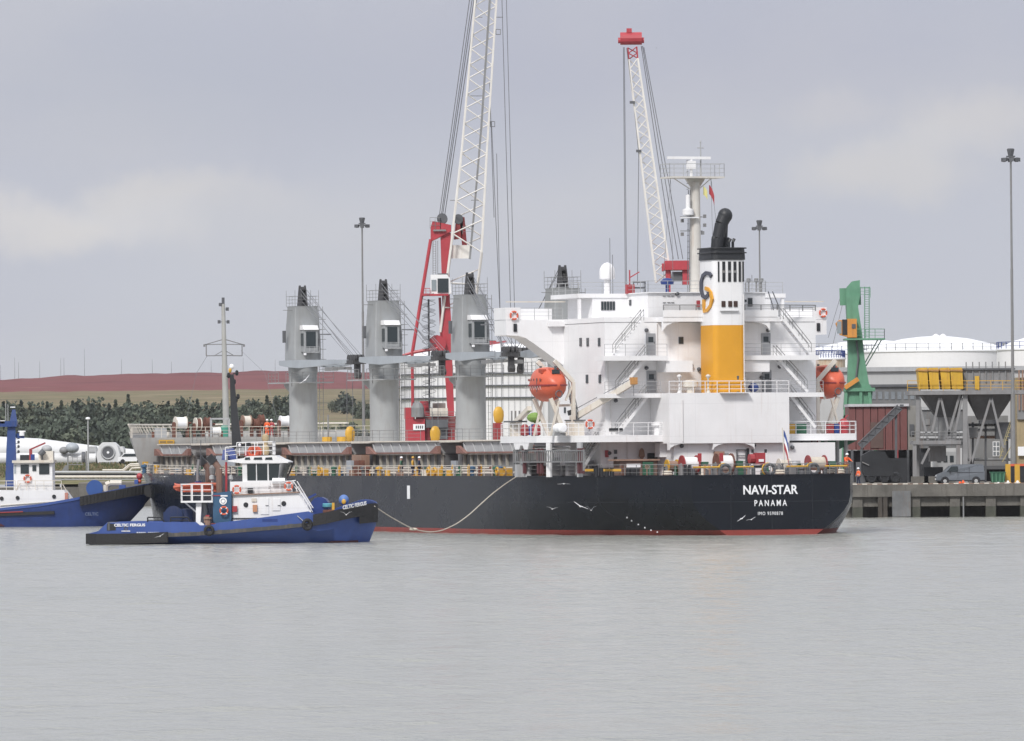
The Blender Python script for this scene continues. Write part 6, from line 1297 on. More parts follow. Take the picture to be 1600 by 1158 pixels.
tst=[(135,2.9,834,0),(142,3.5,832.5,0),(152,3.9,830,0),(166,4.1,817,0),(200,4.2,816,0),(306,4.2,816,0),(312,4.2,821,0),(330,4.2,821,0),(340,4.2,817,0),(385,4.2,812,0),(430,4.2,806,0),(482,4.2,799,.03),(497,4.15,806,.06),(518,3.9,801,.14),(525,3.8,794,.2),(545,3.2,787,.3),(562,2.3,781,.4),(575,1.4,782,.5),(582,.7,785,.55),(585,.1,788,.55)]
h_=hull_loft(T,tst,0,4.2).build('hull',blue,T.e,smooth=True)
def tb(px,dy0=0): b_=lerp([(a,b) for a,b,_,_ in tst],px); return 4.2-b_-dy0
def side(P,pts,dz0,dz1,out,nm,m,par,bf): # strip following the hull side
    q=MB(); rr=[]
    for px,y in pts: x,_,z=P(px,y); d=bf(px); rr.append([(x,d-out,z+dz1),(x,d+.3,z+dz1),(x,d+.3,z+dz0),(x,d-out,z+dz0)])
    q.loft(rr); return q.build(nm,m,par)
side(T,[(133,842.5),(150,842.5),(190,842),(225,841),(262,839.5)],-.42,.42,.34,'stern_fender',rubber,h_,tb)
q=MB(); a=T(136,842.5); q.box((a[0]-.3,1.3,a[2]-.42),(a[0]+.2,7.1,a[2]+.42)); q.build('stern_fender',rubber,h_)
side(T,[(225,837.5),(300,835),(380,829),(440,824),(492,818.5)],-.14,.16,.2,'rubbing_strake',M('strake_grey',(.06,.06,.062),.7,dirt=.5,dc=(.25,.2,.14)),h_,tb)
side(T,[(490,812),(510,808.5),(530,804),(550,799.5),(565,797),(577,795),(583,795),(585.5,796)],-.5,.42,.35,'bow_fender',rubber,h_,tb)
side(T,[(560,806),(572,805),(580,804),(585,804)],-.65,.3,.32,'bow_fender_lower',rubber,h_,tb)
side(T,[(140,849.3),(300,848),(430,847),(520,846),(556,845.5)],-.3,.04,.04,'boot_stripe',M('boot_dark_red',(.07,.02,.03),.6),h_,lambda px:tb(px)+1.1+.3*max(0,(px-500)/60))
wd=MB(); 
for px in (211,232,262,285,300,318,345,372,400,428,455): c=T(px,lerp([(211,834),(300,831.5),(380,826),(455,819)],px)); wd.cb((c[0],tb(px)-.02,c[2]),(.5,.05,.05))
o=wd.build('freeing_ports',dgrey,h_); o['kind']='stuff'
def TB(x0,y0,x1,y1,d0,d1,nm,m,par=None): return bx(T,x0,y0,x1,y1,d0,d1,nm,m,par)
def pr_(P,pts,d0,d1,nm,m,par): return MB().prism([(P(a,b)[0],P(a,b)[2]) for a,b in pts],'y',d0,d1).build(nm,m,par)
dh=pr_(T,[(361,774.5),(463,770),(486,806),(486,812),(361,816)],1.3,7.1,'deckhouse',white,T.e)
pr_(T,[(360,773),(465,768.5),(465,770),(360,774.5)],1.1,7.3,'deckhouse_roof',tan,dh)
for px,py in ((382,789),(441.5,787)):
    c=T(px,py); q=MB().torus((c[0],1.28,c[2]),.17,.03,'y',14,4); o=q.build('porthole',black,dh); MB().tube((c[0],1.29,c[2]),(c[0],1.2,c[2]),.16,14).build('pane',black,o)
for a in ((405,779,418,804),(424,780,436,798)): o=TB(*a,1.24,1.29,'door',white,dh); c=T(a[0]+8,790); MB().bar((c[0],1.2,c[2]),(c[0]+.25,1.2,c[2]),.04).build('handle',dgrey,o)
TB(393,789,400,800,1.1,1.29,'orange_box',M('box_tan_orange',(.5,.24,.13),.6),dh); TB(361,791,368.5,800,1.05,1.29,'red_box',red,dh); TB(391,779,399,784,1.2,1.29,'name_board',cream,dh)
TB(361,809.5,400,810.5,1.2,1.29,'grab_rail',dgrey,dh)
fc_=pr_(T,[(331,771),(360,767.5),(360,813),(347,823),(331,816)],.9,3.2,'funnel_casing',teal,T.e); pr_(T,[(331,771),(360,767.5),(360,813),(331,816)],5.6,7.5,'funnel_casing',teal,T.e)
c=T(347,783); q=MB().tube((c[0],.84,c[2]),(c[0],.9,c[2]),.3,18); o=q.build('round_emblem',whm,fc_); MB().torus((c[0],.82,c[2]),.17,.03,'y',14,4).build('emblem_ring',bgrey,o)
TB(343,774,354,776,.84,.9,'white_plate',whm,fc_); pr_(T,[(331,774),(350,774),(350,775.3),(331,775.3)],.85,.9,'red_line',red,fc_)
for dy in (2.0,6.3):
    q=MB().path([T(307,719,dy),T(313,724,dy),T(319,733,dy),T(319.5,770,dy)],.26,8) if dy>3 else MB().path([T(327,716,dy),T(333,722,dy),T(340,732,dy),T(341,770,dy)],.26,8)
    o=q.build('exhaust_pipe',M('exhaust_brown',(.19,.115,.09),.75,var=.3,dirt=.6,dc=(.05,.04,.04)),T.e,smooth=True); c=T(327,716,dy) if dy<3 else T(307,719,dy); MB().bar(Vector(c)+Vector((-.15,0,.15)),Vector(c)+Vector((.3,0,-.35)),.6).build('pipe_mouth',black,o)
MB().tube(T(351,770,2.5),T(351,722,2.5),.1,8,.09).build('red_post',red,T.e); 
q=MB(); q.lathe([(.1,0),(.13,1.2),(.22,1.4),(.28,1.9),(.05,2.2)],T(328,768,4),8); q.build('vent_pipe',mgrey,T.e)
for px in (328,357): c=T(px,767,3); MB().lathe([(.06,0),(.06,.8),(.22,.95),(.2,1.2),(.02,1.3)],c,10).build('mushroom_vent',pgrey,T.e,smooth=True)
# mezzanine and wheelhouse
mz=pr_(T,[(356,753),(447,752),(447,770),(356,774)],2.0,6.4,'mezzanine',white,T.e)
q=MB(); P0=[(375,753,374,723),(438,752,438.5,722)]
wh=MB().loft([[(T(375,753)[0],2.3,T(375,753)[2]),(T(428,753)[0],2.3,T(428,753)[2]),(T(434,753)[0],3.2,T(428,753)[2]),(T(434,753)[0],5.2,T(428,753)[2]),(T(428,753)[0],6.1,T(428,753)[2]),(T(375,753)[0],6.1,T(375,753)[2])],
  [(T(375,721)[0],2.0,T(375,721)[2]),(T(436,721)[0],2.0,T(436,721)[2]),(T(445,721)[0],3.0,T(436,721)[2]),(T(445,721)[0],5.4,T(436,721)[2]),(T(436,721)[0],6.4,T(436,721)[2]),(T(375,721)[0],6.4,T(375,721)[2])]]).build('wheelhouse',white,T.e)
for a,b,c_,d in ((376.5,390,376.5,390.5),(392,408,391.8,408.5),(410.5,424.5,410.5,428)):
    q=MB(); zb=T(400,751)[2]; zt=T(400,725)[2]; yb,yt=2.25,2.03
    q.add([(T(a,0)[0],yb,zb),(T(b,0)[0],yb,zb),(T(d,0)[0],yt,zt),(T(c_,0)[0],yt,zt),(T(a,0)[0],yb+.12,zb),(T(b,0)[0],yb+.12,zb),(T(d,0)[0],yt+.12,zt),(T(c_,0)[0],yt+.12,zt)],[(0,1,2,3),(4,7,6,5),(0,4,5,1),(2,6,7,3),(0,3,7,4),(1,5,6,2)]); q.build('window',glass,wh)
q=MB(); zb=T(400,750)[2]; zt=T(400,725)[2]
q.add([(T(429.5,0)[0],2.42,zb),(T(434.3,0)[0],3.2,zb),(T(444.5,0)[0],3.0,zt),(T(438,0)[0],2.15,zt)],[(0,1,2,3)]); q.add([(T(434.6,0)[0]+.02,3.3,zb),(T(434.6,0)[0]+.02,5.1,zb),(T(445,0)[0]+.02,5.3,zt),(T(445,0)[0]+.02,3.1,zt)],[(0,1,2,3)]); q.build('front_window',glass,wh)
rf=pr_(T,[(352,721),(353,719.5),(377,716),(382,713),(426,711.5),(436,717),(448,721.5),(447,723.5),(373,724)],1.9,6.5,'wheelhouse_roof',white,T.e)
for a,b in ((379,388),(393,407),(411,423)): pr_(T,[(a,718.5),(b,718.5),(b-1,714.5),(a+1,715)],1.86,1.9,'skylight_window',glass,rf)
q=MB(); q.rail([T(350,718.5,2.1),T(368,716.5,2.1)],1.0,.75,.03); q.rail([T(368,712,2.1),T(424,710.5,2.1),T(424,710.5,6.2),T(368,712,6.2)],1.05,.8,.03); q.build('roof_railing',white,rf)
q=MB(); q.rail([T(361,772,1.5),T(455,770,1.5)],.95,.9,.022); q.build('deckhouse_railing',white,dh)
TB(377,704,384,713,3,4,'red_locker',red,rf); q=MB(); q.torus(T(393,706,2.6),.35,.13,'y',14,6); q.torus(T(398,706,3.0),.32,.12,'y',14,6); q.build('orange_hose_reel',orange,rf,smooth=True)
q=MB(); q.lathe([(.2,0),(.32,.2),(.3,.7),(.16,.8),(.2,1.1),(.3,1.25),(.28,1.6),(.02,1.7)],T(411.5,711,3.5),10); q.build('searchlight',M('brass_cream',(.5,.40,.24),.5),rf,smooth=True)
q=MB(); q.loft([[T(343,719,3),T(367,719,3),T(367,719,5),T(343,719,5)],[T(345,703,3.2),T(362,700,3.2),T(362,700,4.8),T(345,703,4.8)]]); q.build('fire_pump_cover',dblue,rf)
TB(347,708,351,719,2.4,2.9,'small_stand',pgrey,rf)
ms=MB(); ms.loft([[T(359,700,3.6),T(374,699,3.6),T(374,699,4.4),T(359,700,4.4)],[T(356.5,640,3.8),T(367,640,3.8),T(367,640,4.3),T(356.5,640,4.3)],[T(355,585,3.9),T(361,585,3.9),T(361,585,4.2),T(355,585,4.2)]]); mt=ms.build('mast',black,T.e)
q=MB()
for px,py,w_ in ((366,584,6),(362,598,4),(368,621,6),(365,626,4),(353,588,3)): q.bar(T(px-w_,py,4),T(px+1,py,4),.09); q.lathe([(.08,-.15),(.14,0),(.12,.22),(.02,.3)],T(px,py,4),8)
q.bar(T(360,699,4),T(388,694,4),.14,.3); q.build('mast_lights',black,mt); MB().ell(T(358,573,4),(.2,.2,.22),10,6).build('gps_dome',whm,mt); q=MB(); q.ell(T(355.5,579,3.9),(.14,.14,.2)); q.build('masthead_lamp',yellow,mt)
MB().ell(T(371,695.5,3.4),(.12,.12,.14)).build('deck_lamp',whm,mt)
MB().tube(T(309.5,735,4),T(309.5,688,4),.03,4).build('whip_aerial',dgrey,T.e)
MB().path([T(304,770,4.5),T(304,735,4.5),T(306,718,4.5)],.12,6).build('grey_vent_stack',mgrey,T.e)
# towing platform with railing on a white column
pf=TB(281,783,331,785.3,.6,2.6,'platform',white,T.e); q=MB(); q.rail([T(282,783,.65),T(330,783,.65),T(330,783,2.5),T(282,783,2.5),T(282,783,.65)],1.35,.75,.035); q.build('platform_railing',white,pf)
q=MB(); q.loft([[T(305,785,1),T(314,785,1),T(314,785,1.9),T(305,785,1.9)],[T(305,818,.8),T(312,820,.8),T(312,820,1.6),T(305,818,1.6)]]); q.bar(T(312,818,.3),T(317,822,.3),.2,.3); q.bar(T(305,800,1.4),T(287,785,1.4),.12); q.build('platform_column',white,pf)
MB().path([T(316,785,2),T(318,800,2),T(317,818,2)],.3,7).build('grey_duct',pgrey,T.e)
rbt=MB(); rbt.loft([[T(a,769-k,3+d1),T(a,759-k*.5,3+d1*1.0),T(a,757-k*.5,4.1),T(a,759-k*.5,5.2-d1),T(a,769-k,5.2-d1)] for a,k,d1 in ((268,5,.9),(272,2,.4),(282,0,.1),(325,0,.1),(336,1,.3))]); e_=rbt.build('rescue_boat',orange,None,smooth=True)
M4=T.e; e_.parent=T.e; q=MB(); q.path([T(268,762,3.0),T(300,757,2.9),T(336,757,3.0)],.16,6); q.build('boat_tube',M('boat_dark_orange',(.45,.10,.05),.6),e_)
MB().tube(T(306,768,4),T(306,752,4),.3,8).build('boat_engine',dblue,e_)
wn=MB(); wn.tube(T(268,805,2.8),T(268,805,5.6),.6,16); wn.tube(T(268,805,2.6),T(268,805,2.8),.75,16); wn.box(T(252,818,2.8),T(262,800,5.4)); wn.box(T(278,818,2.9),T(300,795,5.2)); wn.build('towing_winch',M('winch_navy',(.012,.03,.10),.5,dirt=.3),T.e)
q=MB(); 
for a,b in ((229,256),(265,298)): q.path([T(a,819,1.2),T(a,808.5,1.2),T(b-6,808.5,1.2),T(b,817,1.2)],.06,5); q.bar(T(a,813,1.2),T(b-3,813,1.2),.08)
q.build('towing_hoops',black,T.e)
q=MB(); q.path([T(164,830,1.0),T(163,822,1.0),T(168,817,1.0),T(186,817,1.0)],.07,5); q.bar(T(169,829,.1),T(169,816,.1),.16); q.build('stern_rail',dgrey,T.e)
TB(166,818.5,180,829,.05,.09,'stern_opening',black,T.e).rotation_euler=(0,0,0)
c=T(196,826); MB().torus((c[0],.02,c[2]),.13,.05,'y',10,4).build('fairlead',dgrey,T.e)
q=MB(); q.lathe([(.25,0),(.25,.5),(.35,.55),(.35,.7)],T(324,822,.6),8); q.cb(T(322,812,.6),(.4,.3,.5)); q.build('bollard_gear',tan,T.e); TB(320,805,326,813,.5,.7,'red_lamp_box',red,T.e)
# foredeck gear
q=MB(); q.tube(T(497,791,2.6),T(497,791,5.8),.75,14); q.box(T(486,804,2.8),T(510,793,5.6)); q.box(T(488,778,3.2),T(492,790,3.5)); q.bar(T(479,778,3.3),T(491,772,3.3),.16); q.build('anchor_winch',dblue,T.e)
q=MB()
for i in range(4): q.torus(T(510,791.5-i*1.2,2.6),.38,.07,'z',12,4)
q.build('coiled_hose',M('hose_teal',(.12,.38,.46),.6),T.e,smooth=True); TB(516,786,520,797,2,2.3,'yellow_bracket',yellow,T.e); TB(503,797,521,801,1.2,5,'bow_deck_gear',rust,T.e)
q=MB(); q.ell(T(534,781.5,3.6),(.42,.42,.45),14,8); q.bar(T(534,788,3.6),T(534,782,3.6),.3); q.build('towing_bitt',M('bitt_blue',(.10,.19,.45),.5),T.e,smooth=True); MB().ell(T(534.5,784,3.1),(.18,.1,.22)).build('bitt_centre',yellow,T.e)
q=MB()
for off in (0,2.5): 
    q.tube(T(457+off*2,752,1.5+off*.3),T(485+off,794,1.5+off*.3),.04,5); q.tube(T(459+off*2,760,1.5+off*.3),T(484+off,800,1.5+off*.3),.03,5)
q.tube(T(452,752,1.5),T(461,751,1.5),.04,5)
for i in range(6): a=T(457+i*5.6,752+i*8.4,1.5); b=T(456+i*5.6,762+i*7.8,1.5); q.tube(a,b,.03,4)
q.build('stair_railing',white,T.e)
q=MB(); c=T(434,758,1.8); q.tube((c[0]-.5,1.8,c[2]+.3),(c[0]+.5,1.8,c[2]+.3),.28,14); q.tube((c[0]-.03,1.8,c[2]+.3),(c[0]+.03,1.8,c[2]+.3),.3,14); q.build('life_raft_canister',whm,T.e,smooth=True)
TB(384,763,392,771,1.6,2.0,'green_side_lamp_box',black,T.e); TB(415,753,419,762,1.9,2.2,'white_locker',white,T.e)
tyre=MB().torus((0,0,0),.31,.13,'y',16,8).build('fender_tyre',rubber,T.e,smooth=True); c=T(327,829); tyre.location=(c[0],-.28,c[2]); tyre.rotation_euler=(0,0,.1)
c=T(481,819.5); o=copy_tree(tyre,T.e,(c[0],-.3,c[2]),.35); o.scale=(1.05,1.05,1.15)
q=MB(); q.tube(T(465,806,-.15),T(479,818,-.3),.03,4); q.build('tyre_chain',pgrey,T.e)
nt_=text('CELTIC FERGUS',.43,whm,T.e,'bow_lettering',.012); x0=T(524,796); x1=T(565,788); d=(Vector((x1[0],0,x1[2]))-Vector((x0[0],0,x0[2])))
pa=Vector((T(527,0)[0],tb(527)-.07,T(527,794)[2])); pb=Vector((T(562,0)[0],tb(562)-.07,T(562,787)[2])); 
bpy.context.view_layer.update(); k_=(pb-pa).length*1.0/nt_.dimensions.x
for v_ in nt_.data.vertices: v_.co.x*=k_
frame_to(nt_,(pa+pb)/2+Vector((.12,-.33,.02)),pb-pa,(0,-.3,1))
nt_=text('CELTIC FERGUS',.30,whm,T.e,'stern_lettering',.01); bpy.context.view_layer.update(); k_=2.5/nt_.dimensions.x
for v_ in nt_.data.vertices: v_.co.x*=k_
frame_to(nt_,(T(202,820.8)[0],-.03,T(202,820.8)[2]),(1,0,0),(0,0,1))
mb=MB()
for i in range(7): c=T(190+i*2,830); mb.cb((c[0],-.02,c[2]),(.07,.03,.09))
mb.build('small_stern_lettering',whm,T.e)
mb=MB()
for i in range(12): c=T(214+i*3.0,832.3); mb.cb((c[0],-.02,c[2]),(.08,.03,.09)) if i not in(5,) else None
mb.build('small_side_lettering',whm,T.e)
TB(410,811,434,815,-.02,.0,'dark_recess',dblue,T.e)
# --- second tug at the bow ---
U=Pl('tugboat','dark blue tugboat cut off by the left edge, pushing against the ship bow','tugboat',60,820.5,716,zbase=0)
ust=[(-190,3.5,792,0),(-100,4.2,797,0),(0,4.2,795,0),(60,4.2,789,0),(115,4.2,779,.05),(150,3.9,771.5,.12),(180,3.3,765.5,.25),(205,2.4,761,.4),(222,1.4,757.5,.5),(232,.7,756,.6),(236,.1,756,.6)]
def hl2():
    rings=[]
    for px,b_,yt,fl_ in ust:
        x,_,zt=U(px,yt); zm=zt*.45; bi=max(.02,b_-.2); dk_=max(.3,zt-1.1); bb=max(.02,b_*(1-.05-fl_*.8)); bm=max(.02,b_*(1-fl_*.3)); dx=fl_*4.6
        rings.append([(x-dx*1.1,4.2-bb,-.6),(x-dx,4.2-bb,0),(x-dx*.35,4.2-bm,zm),(x,4.2-b_,zt),(x,4.2-bi,zt+.01),(x,4.2-bi,dk_),(x,4.2+bi,dk_),(x,4.2+bi,zt+.01),(x,4.2+b_,zt),(x-dx*.35,4.2+bm,zm),(x-dx,4.2+bb,0),(x-dx*1.1,4.2+bb,-.6)])
    return MB().loft(rings)
uh=hl2().build('hull',M('tug_dark_blue',(.018,.042,.17),.42,var=.2,dirt=.35,dc=(.02,.03,.05)),U.e,smooth=True)
def ub(px): return 4.2-lerp([(a,b) for a,b,_,_ in ust],px)
side(U,[(-190,793.5),(-100,798),(0,796),(60,790),(115,780.5),(150,773),(180,767),(205,762.5),(222,759),(233,757.5)],-.12,.14,.08,'gunwale',blue,uh,ub)
side(U,[(125,782),(150,777.5),(180,772),(205,767),(222,764),(234,762.5),(240,763)],-.55,.38,.5,'bow_fender',rubber,uh,lambda px:ub(min(px,235)))
q=MB()
for i in range(18): px=130+i*5.6; c=U(px,lerp([(125,782),(180,772),(235,763)],px)); q.bar((c[0],ub(px)-.56,c[2]-.5),(c[0],ub(px)-.6,c[2]+.4),.05)
q.build('fender_ribs',rubber,uh)
q=MB(); c=U(238,764,4.2); q.tube((c[0]-.2,2.4,c[2]-.2),(c[0]-.2,6.0,c[2]-.2),.62,14); q.ell((c[0]+.5,3.9,c[2]-.1),(1.0,1.4,.75),12,8); q.build('bow_roller_fender',rubber,uh,smooth=True)
side(U,[(-190,806),(0,803),(45,801.5),(85,800)],-.22,.1,.2,'side_fender',rubber,uh,ub); side(U,[(-190,803),(0,801),(36,799.5)],-.05,.06,.26,'red_stripe',dred,uh,ub)
side(U,[(-190,820),(0,819.6),(190,817)],-.2,.08,.05,'boot_stripe',M('boot_dark_red',(0,0,0)),uh,lambda px:ub(px)+.15+max(0,(px-110)/80)*1.0)
def UB(x0,y0,x1,y1,d0,d1,nm,m,par=None): return bx(U,x0,y0,x1,y1,d0,d1,nm,m,par)
uhs=pr_(U,[(-150,767),(98,766),(112,785),(60,793),(-150,800)],1.4,7.0,'deckhouse',white,U.e)
for px,py in ((1,779),(26,778),(83,776)):
    c=U(px,py); MB().tube((c[0],1.3,c[2]),(c[0],1.41,c[2]),.2,12).build('porthole',black,uhs)
q=MB(); q.rail([U(28,766,1.5),U(96,766,1.5)],.95,.9,.03); q.rail([U(-60,767,1.5),U(24,766,1.5)],.95,.9,.03); q.tube(U(98,757,1.5),U(113,783,1.5),.05,5); q.bar(U(25,766,1.4),U(32,755,1.4),.1); q.build('deckhouse_railing',cream,uhs)
q=MB(); q.tube(U(0,790,1.3),U(95,783,1.3),.04,5); q.build('grab_rail',cream,uhs)
UB(100,770,105,784,1.2,1.6,'red_post',M('faded_salmon',(.5,.22,.17),.6),U.e)
uw=UB(19,723,80,766,2.0,6.2,'wheelhouse',white,U.e); UB(17,719.5,82,723,1.6,6.6,'wheelhouse_roof',cream,U.e)
for a in ((30,726,43,740),(48.5,727,54.5,736),(59,725,75,741)): o=UB(*a,1.92,1.99,'window',glass,uw)
UB(19.8,727,23,740,1.95,1.99,'window',bgrey,uw)
UB(28,711,42,719.4,3,4.5,'black_box',black,U.e); UB(57,705,80,719.4,3,5,'white_deck_box',cream,U.e)
q=MB(); q.bar(U(46,703,3),U(71,692,3),.16); q.bar(U(48,703,3),U(48,719,3),.3,.3); o=q.build('red_derrick',dred,U.e); UB(45,710,51,719.4,2.8,3.2,'derrick_base',dblue,U.e)
q=MB(); q.tube(U(62,711,2.5),U(69,704,2.5),.3,10); q.tube(U(66,719,2.7),U(66,708,2.7),.1,6); q.build('searchlight',dgrey,U.e)
fm2=MB(); fm2.loft([[U(8,760,3),U(27,760,3),U(27,760,5),U(8,760,5)],[U(10,700,3.2),U(25,700,3.2),U(25,700,4.8),U(10,700,4.8)],[U(12,664,3.4),U(24,664,3.4),U(24,664,4.6),U(12,664,4.6)]]); um=fm2.build('mast',M('tug_mast_blue',(.02,.055,.20),.45,var=.1,dirt=.2),U.e)
q=MB(); q.box(U(-8,667,3),U(28,658,5)); q.loft([[U(15,660,3.6),U(27,660,3.6),U(27,660,4.4),U(15,660,4.4)],[U(19,640,3.8),U(24,640,3.8),U(24,640,4.2),U(19,640,4.2)]]); q.bar(U(25,681,3.8),U(38,681,3.8),.3,.5); q.build('crosstree',M('tug_mast_blue',(0,0,0)),um)
q=MB(); q.box(U(16,637,3.8),U(24,635.5,4.2)); q.box(U(28,675,3.5),U(40,673,3.9)); q.box(U(0,662,3),U(8,657,3.6)); q.tube(U(34,681,3.7),U(34,675,3.7),.28,8); q.build('radar_scanners',whm,um)
q=MB(); 
for px,a,b in ((9,630,660),(12.5,632,660)): q.tube(U(px,b,3.4),U(px,a,3.4),.035,4)
q.build('whip_aerial',pgrey,um)
q=MB()
for y in (668,676,686,693,700,708): q.lathe([(.1,0),(.14,.2),(.02,.32)],U(29,y,3.8),8); q.bar(U(24,y,3.8),U(29,y,3.8),.05)
q.build('mast_lamps',dgrey,um)
q=MB(); c=U(149,763,3.8); q.tube((c[0],2.6,c[2]),(c[0],5.4,c[2]),.7,18); q.tube((c[0],2.4,c[2]),(c[0],2.65,c[2]),.85,20); q.build('rope_winch',M('winch_blue',(.03,.09,.30),.5),U.e,smooth=True)
q=MB(); q.path([U(165,768,4),U(166,758,4),U(172,755,4),U(190,755,4)],.3,8); q.build('hawse_pipe',cream,U.e,smooth=True)
for a in ((183,758,193,764),(207,750,213,757)): UB(*a,3.5,4.2,'blue_bitt',blue,U.e)
q=MB(); q.ell(U(218,744.5,3.9),(.33,.33,.36)); q.build('red_buoy',red,U.e,smooth=True); MB().ell(U(218,752,3.9),(.22,.22,.24)).build('orange_buoy',orange,U.e,smooth=True)
# small stores on the foredeck
UB(120,777,135,783,3,5,'deck_gear',dgrey,U.e)
lt=text('CELTIC',.42,M('faint_lettering',(.16,.2,.3),.5),U.e,'hull_lettering',.005); c=U(143,803.5); frame_to(lt,(c[0],.22,c[2]),(1,0,-.0),(0,-.25,1)); 
# ---------------- towing line ----------------
pts=[]; ends=on_t(806,746,-15); ew=(SX-sp*ends[0]+cp*-15.05, SY+cp*ends[0]+sp*-15.05)
pl_=[(585,791),(604,804),(622,814.5),(640,824),(655,829),(672,831),(687,829.5),(702,824),(717,816),(735,802.5),(752,787),(770,771),(790,756),(806,745.5)]
for px,py in pl_: k=(px-585)/(806-585); pts.append(at(px,py,573.5+(ew[1]-.3-573.5)*k))
rp=MB(); 
def cr(P,n=4):
    o=[]
    for i in range(len(P)-1):
        p0,p1,p2,p3=P[max(i-1,0)],P[i],P[i+1],P[min(i+2,len(P)-1)]
        for j in range(n): t=j/n; o.append(.5*((2*p1)+(p2-p0)*t+(2*p0-5*p1+4*p2-p3)*t*t+(3*p1-p0-3*p2+p3)*t**3))
    return o+[P[-1]]
rp.path(cr(pts),.05,5); q=at(646,827,585); rp.ell(q,(.35,.12,.12),8,6)
tag(rp.build('towing_line',rope),'slack pale towing line sagging from the tug bow to the ship side','rope')
# ---------------- life rings ----------------
lrp=[None]
def ring(pos,rz,lab,s=1.0):
    e=thing('life_ring',lab,'life ring',pos,rz,'orange and white life rings'); e.scale=(s,s,s)
    if lrp[0] is None:
        a=MB().torus((0,0,0),.30,.075,'y',20,6).build('ring',orange,e,smooth=True); b=MB()
        for k in range(4): an=PI/4+k*PI/2; b.torus((0,0,0),0,0) if 0 else b.bar((math.cos(an-.1)*.3,0,math.sin(an-.1)*.3),(math.cos(an+.1)*.3,0,math.sin(an+.1)*.3),.155)
        b=b.build('bands',whm,e); lrp[0]=(a.data,b.data)
    else: link('ring',lrp[0][0],e); link('bands',lrp[0][1],e)
def shw(t,s,z): return (SX-sp*s+cp*t,SY+cp*s+sp*t,z)
t,z=on_s(803,493,23.5); ring(shw(t,23.45,z),PHI,'life ring on the left bridge wing end',1.1); t,z=on_s(1286,489,23.5); ring(shw(t,23.45,z),PHI,'life ring on the right bridge wing end',1.1)
t,z=on_s(922,663,10.5); ring(shw(t,10.5,z),PHI,'life ring on the boat deck railing beside the provision crane',1.15)
for px,py,dy,lb in ((370,765,1.35,'life ring on the near tug deckhouse railing behind the wheelhouse'),(350,798,.78,'life ring on the teal funnel casing of the near tug'),(451,760,1.4,'life ring beside the white canister in front of the near tug wheelhouse')):
    p=at(px,py,571+dy); ring((p.x,p.y-.15,p.z),0,lb,1.0)
p=at(43,748,716+1.85); ring((p.x,p.y,p.z),0,'life ring below the wheelhouse window of the far tug',1.15)
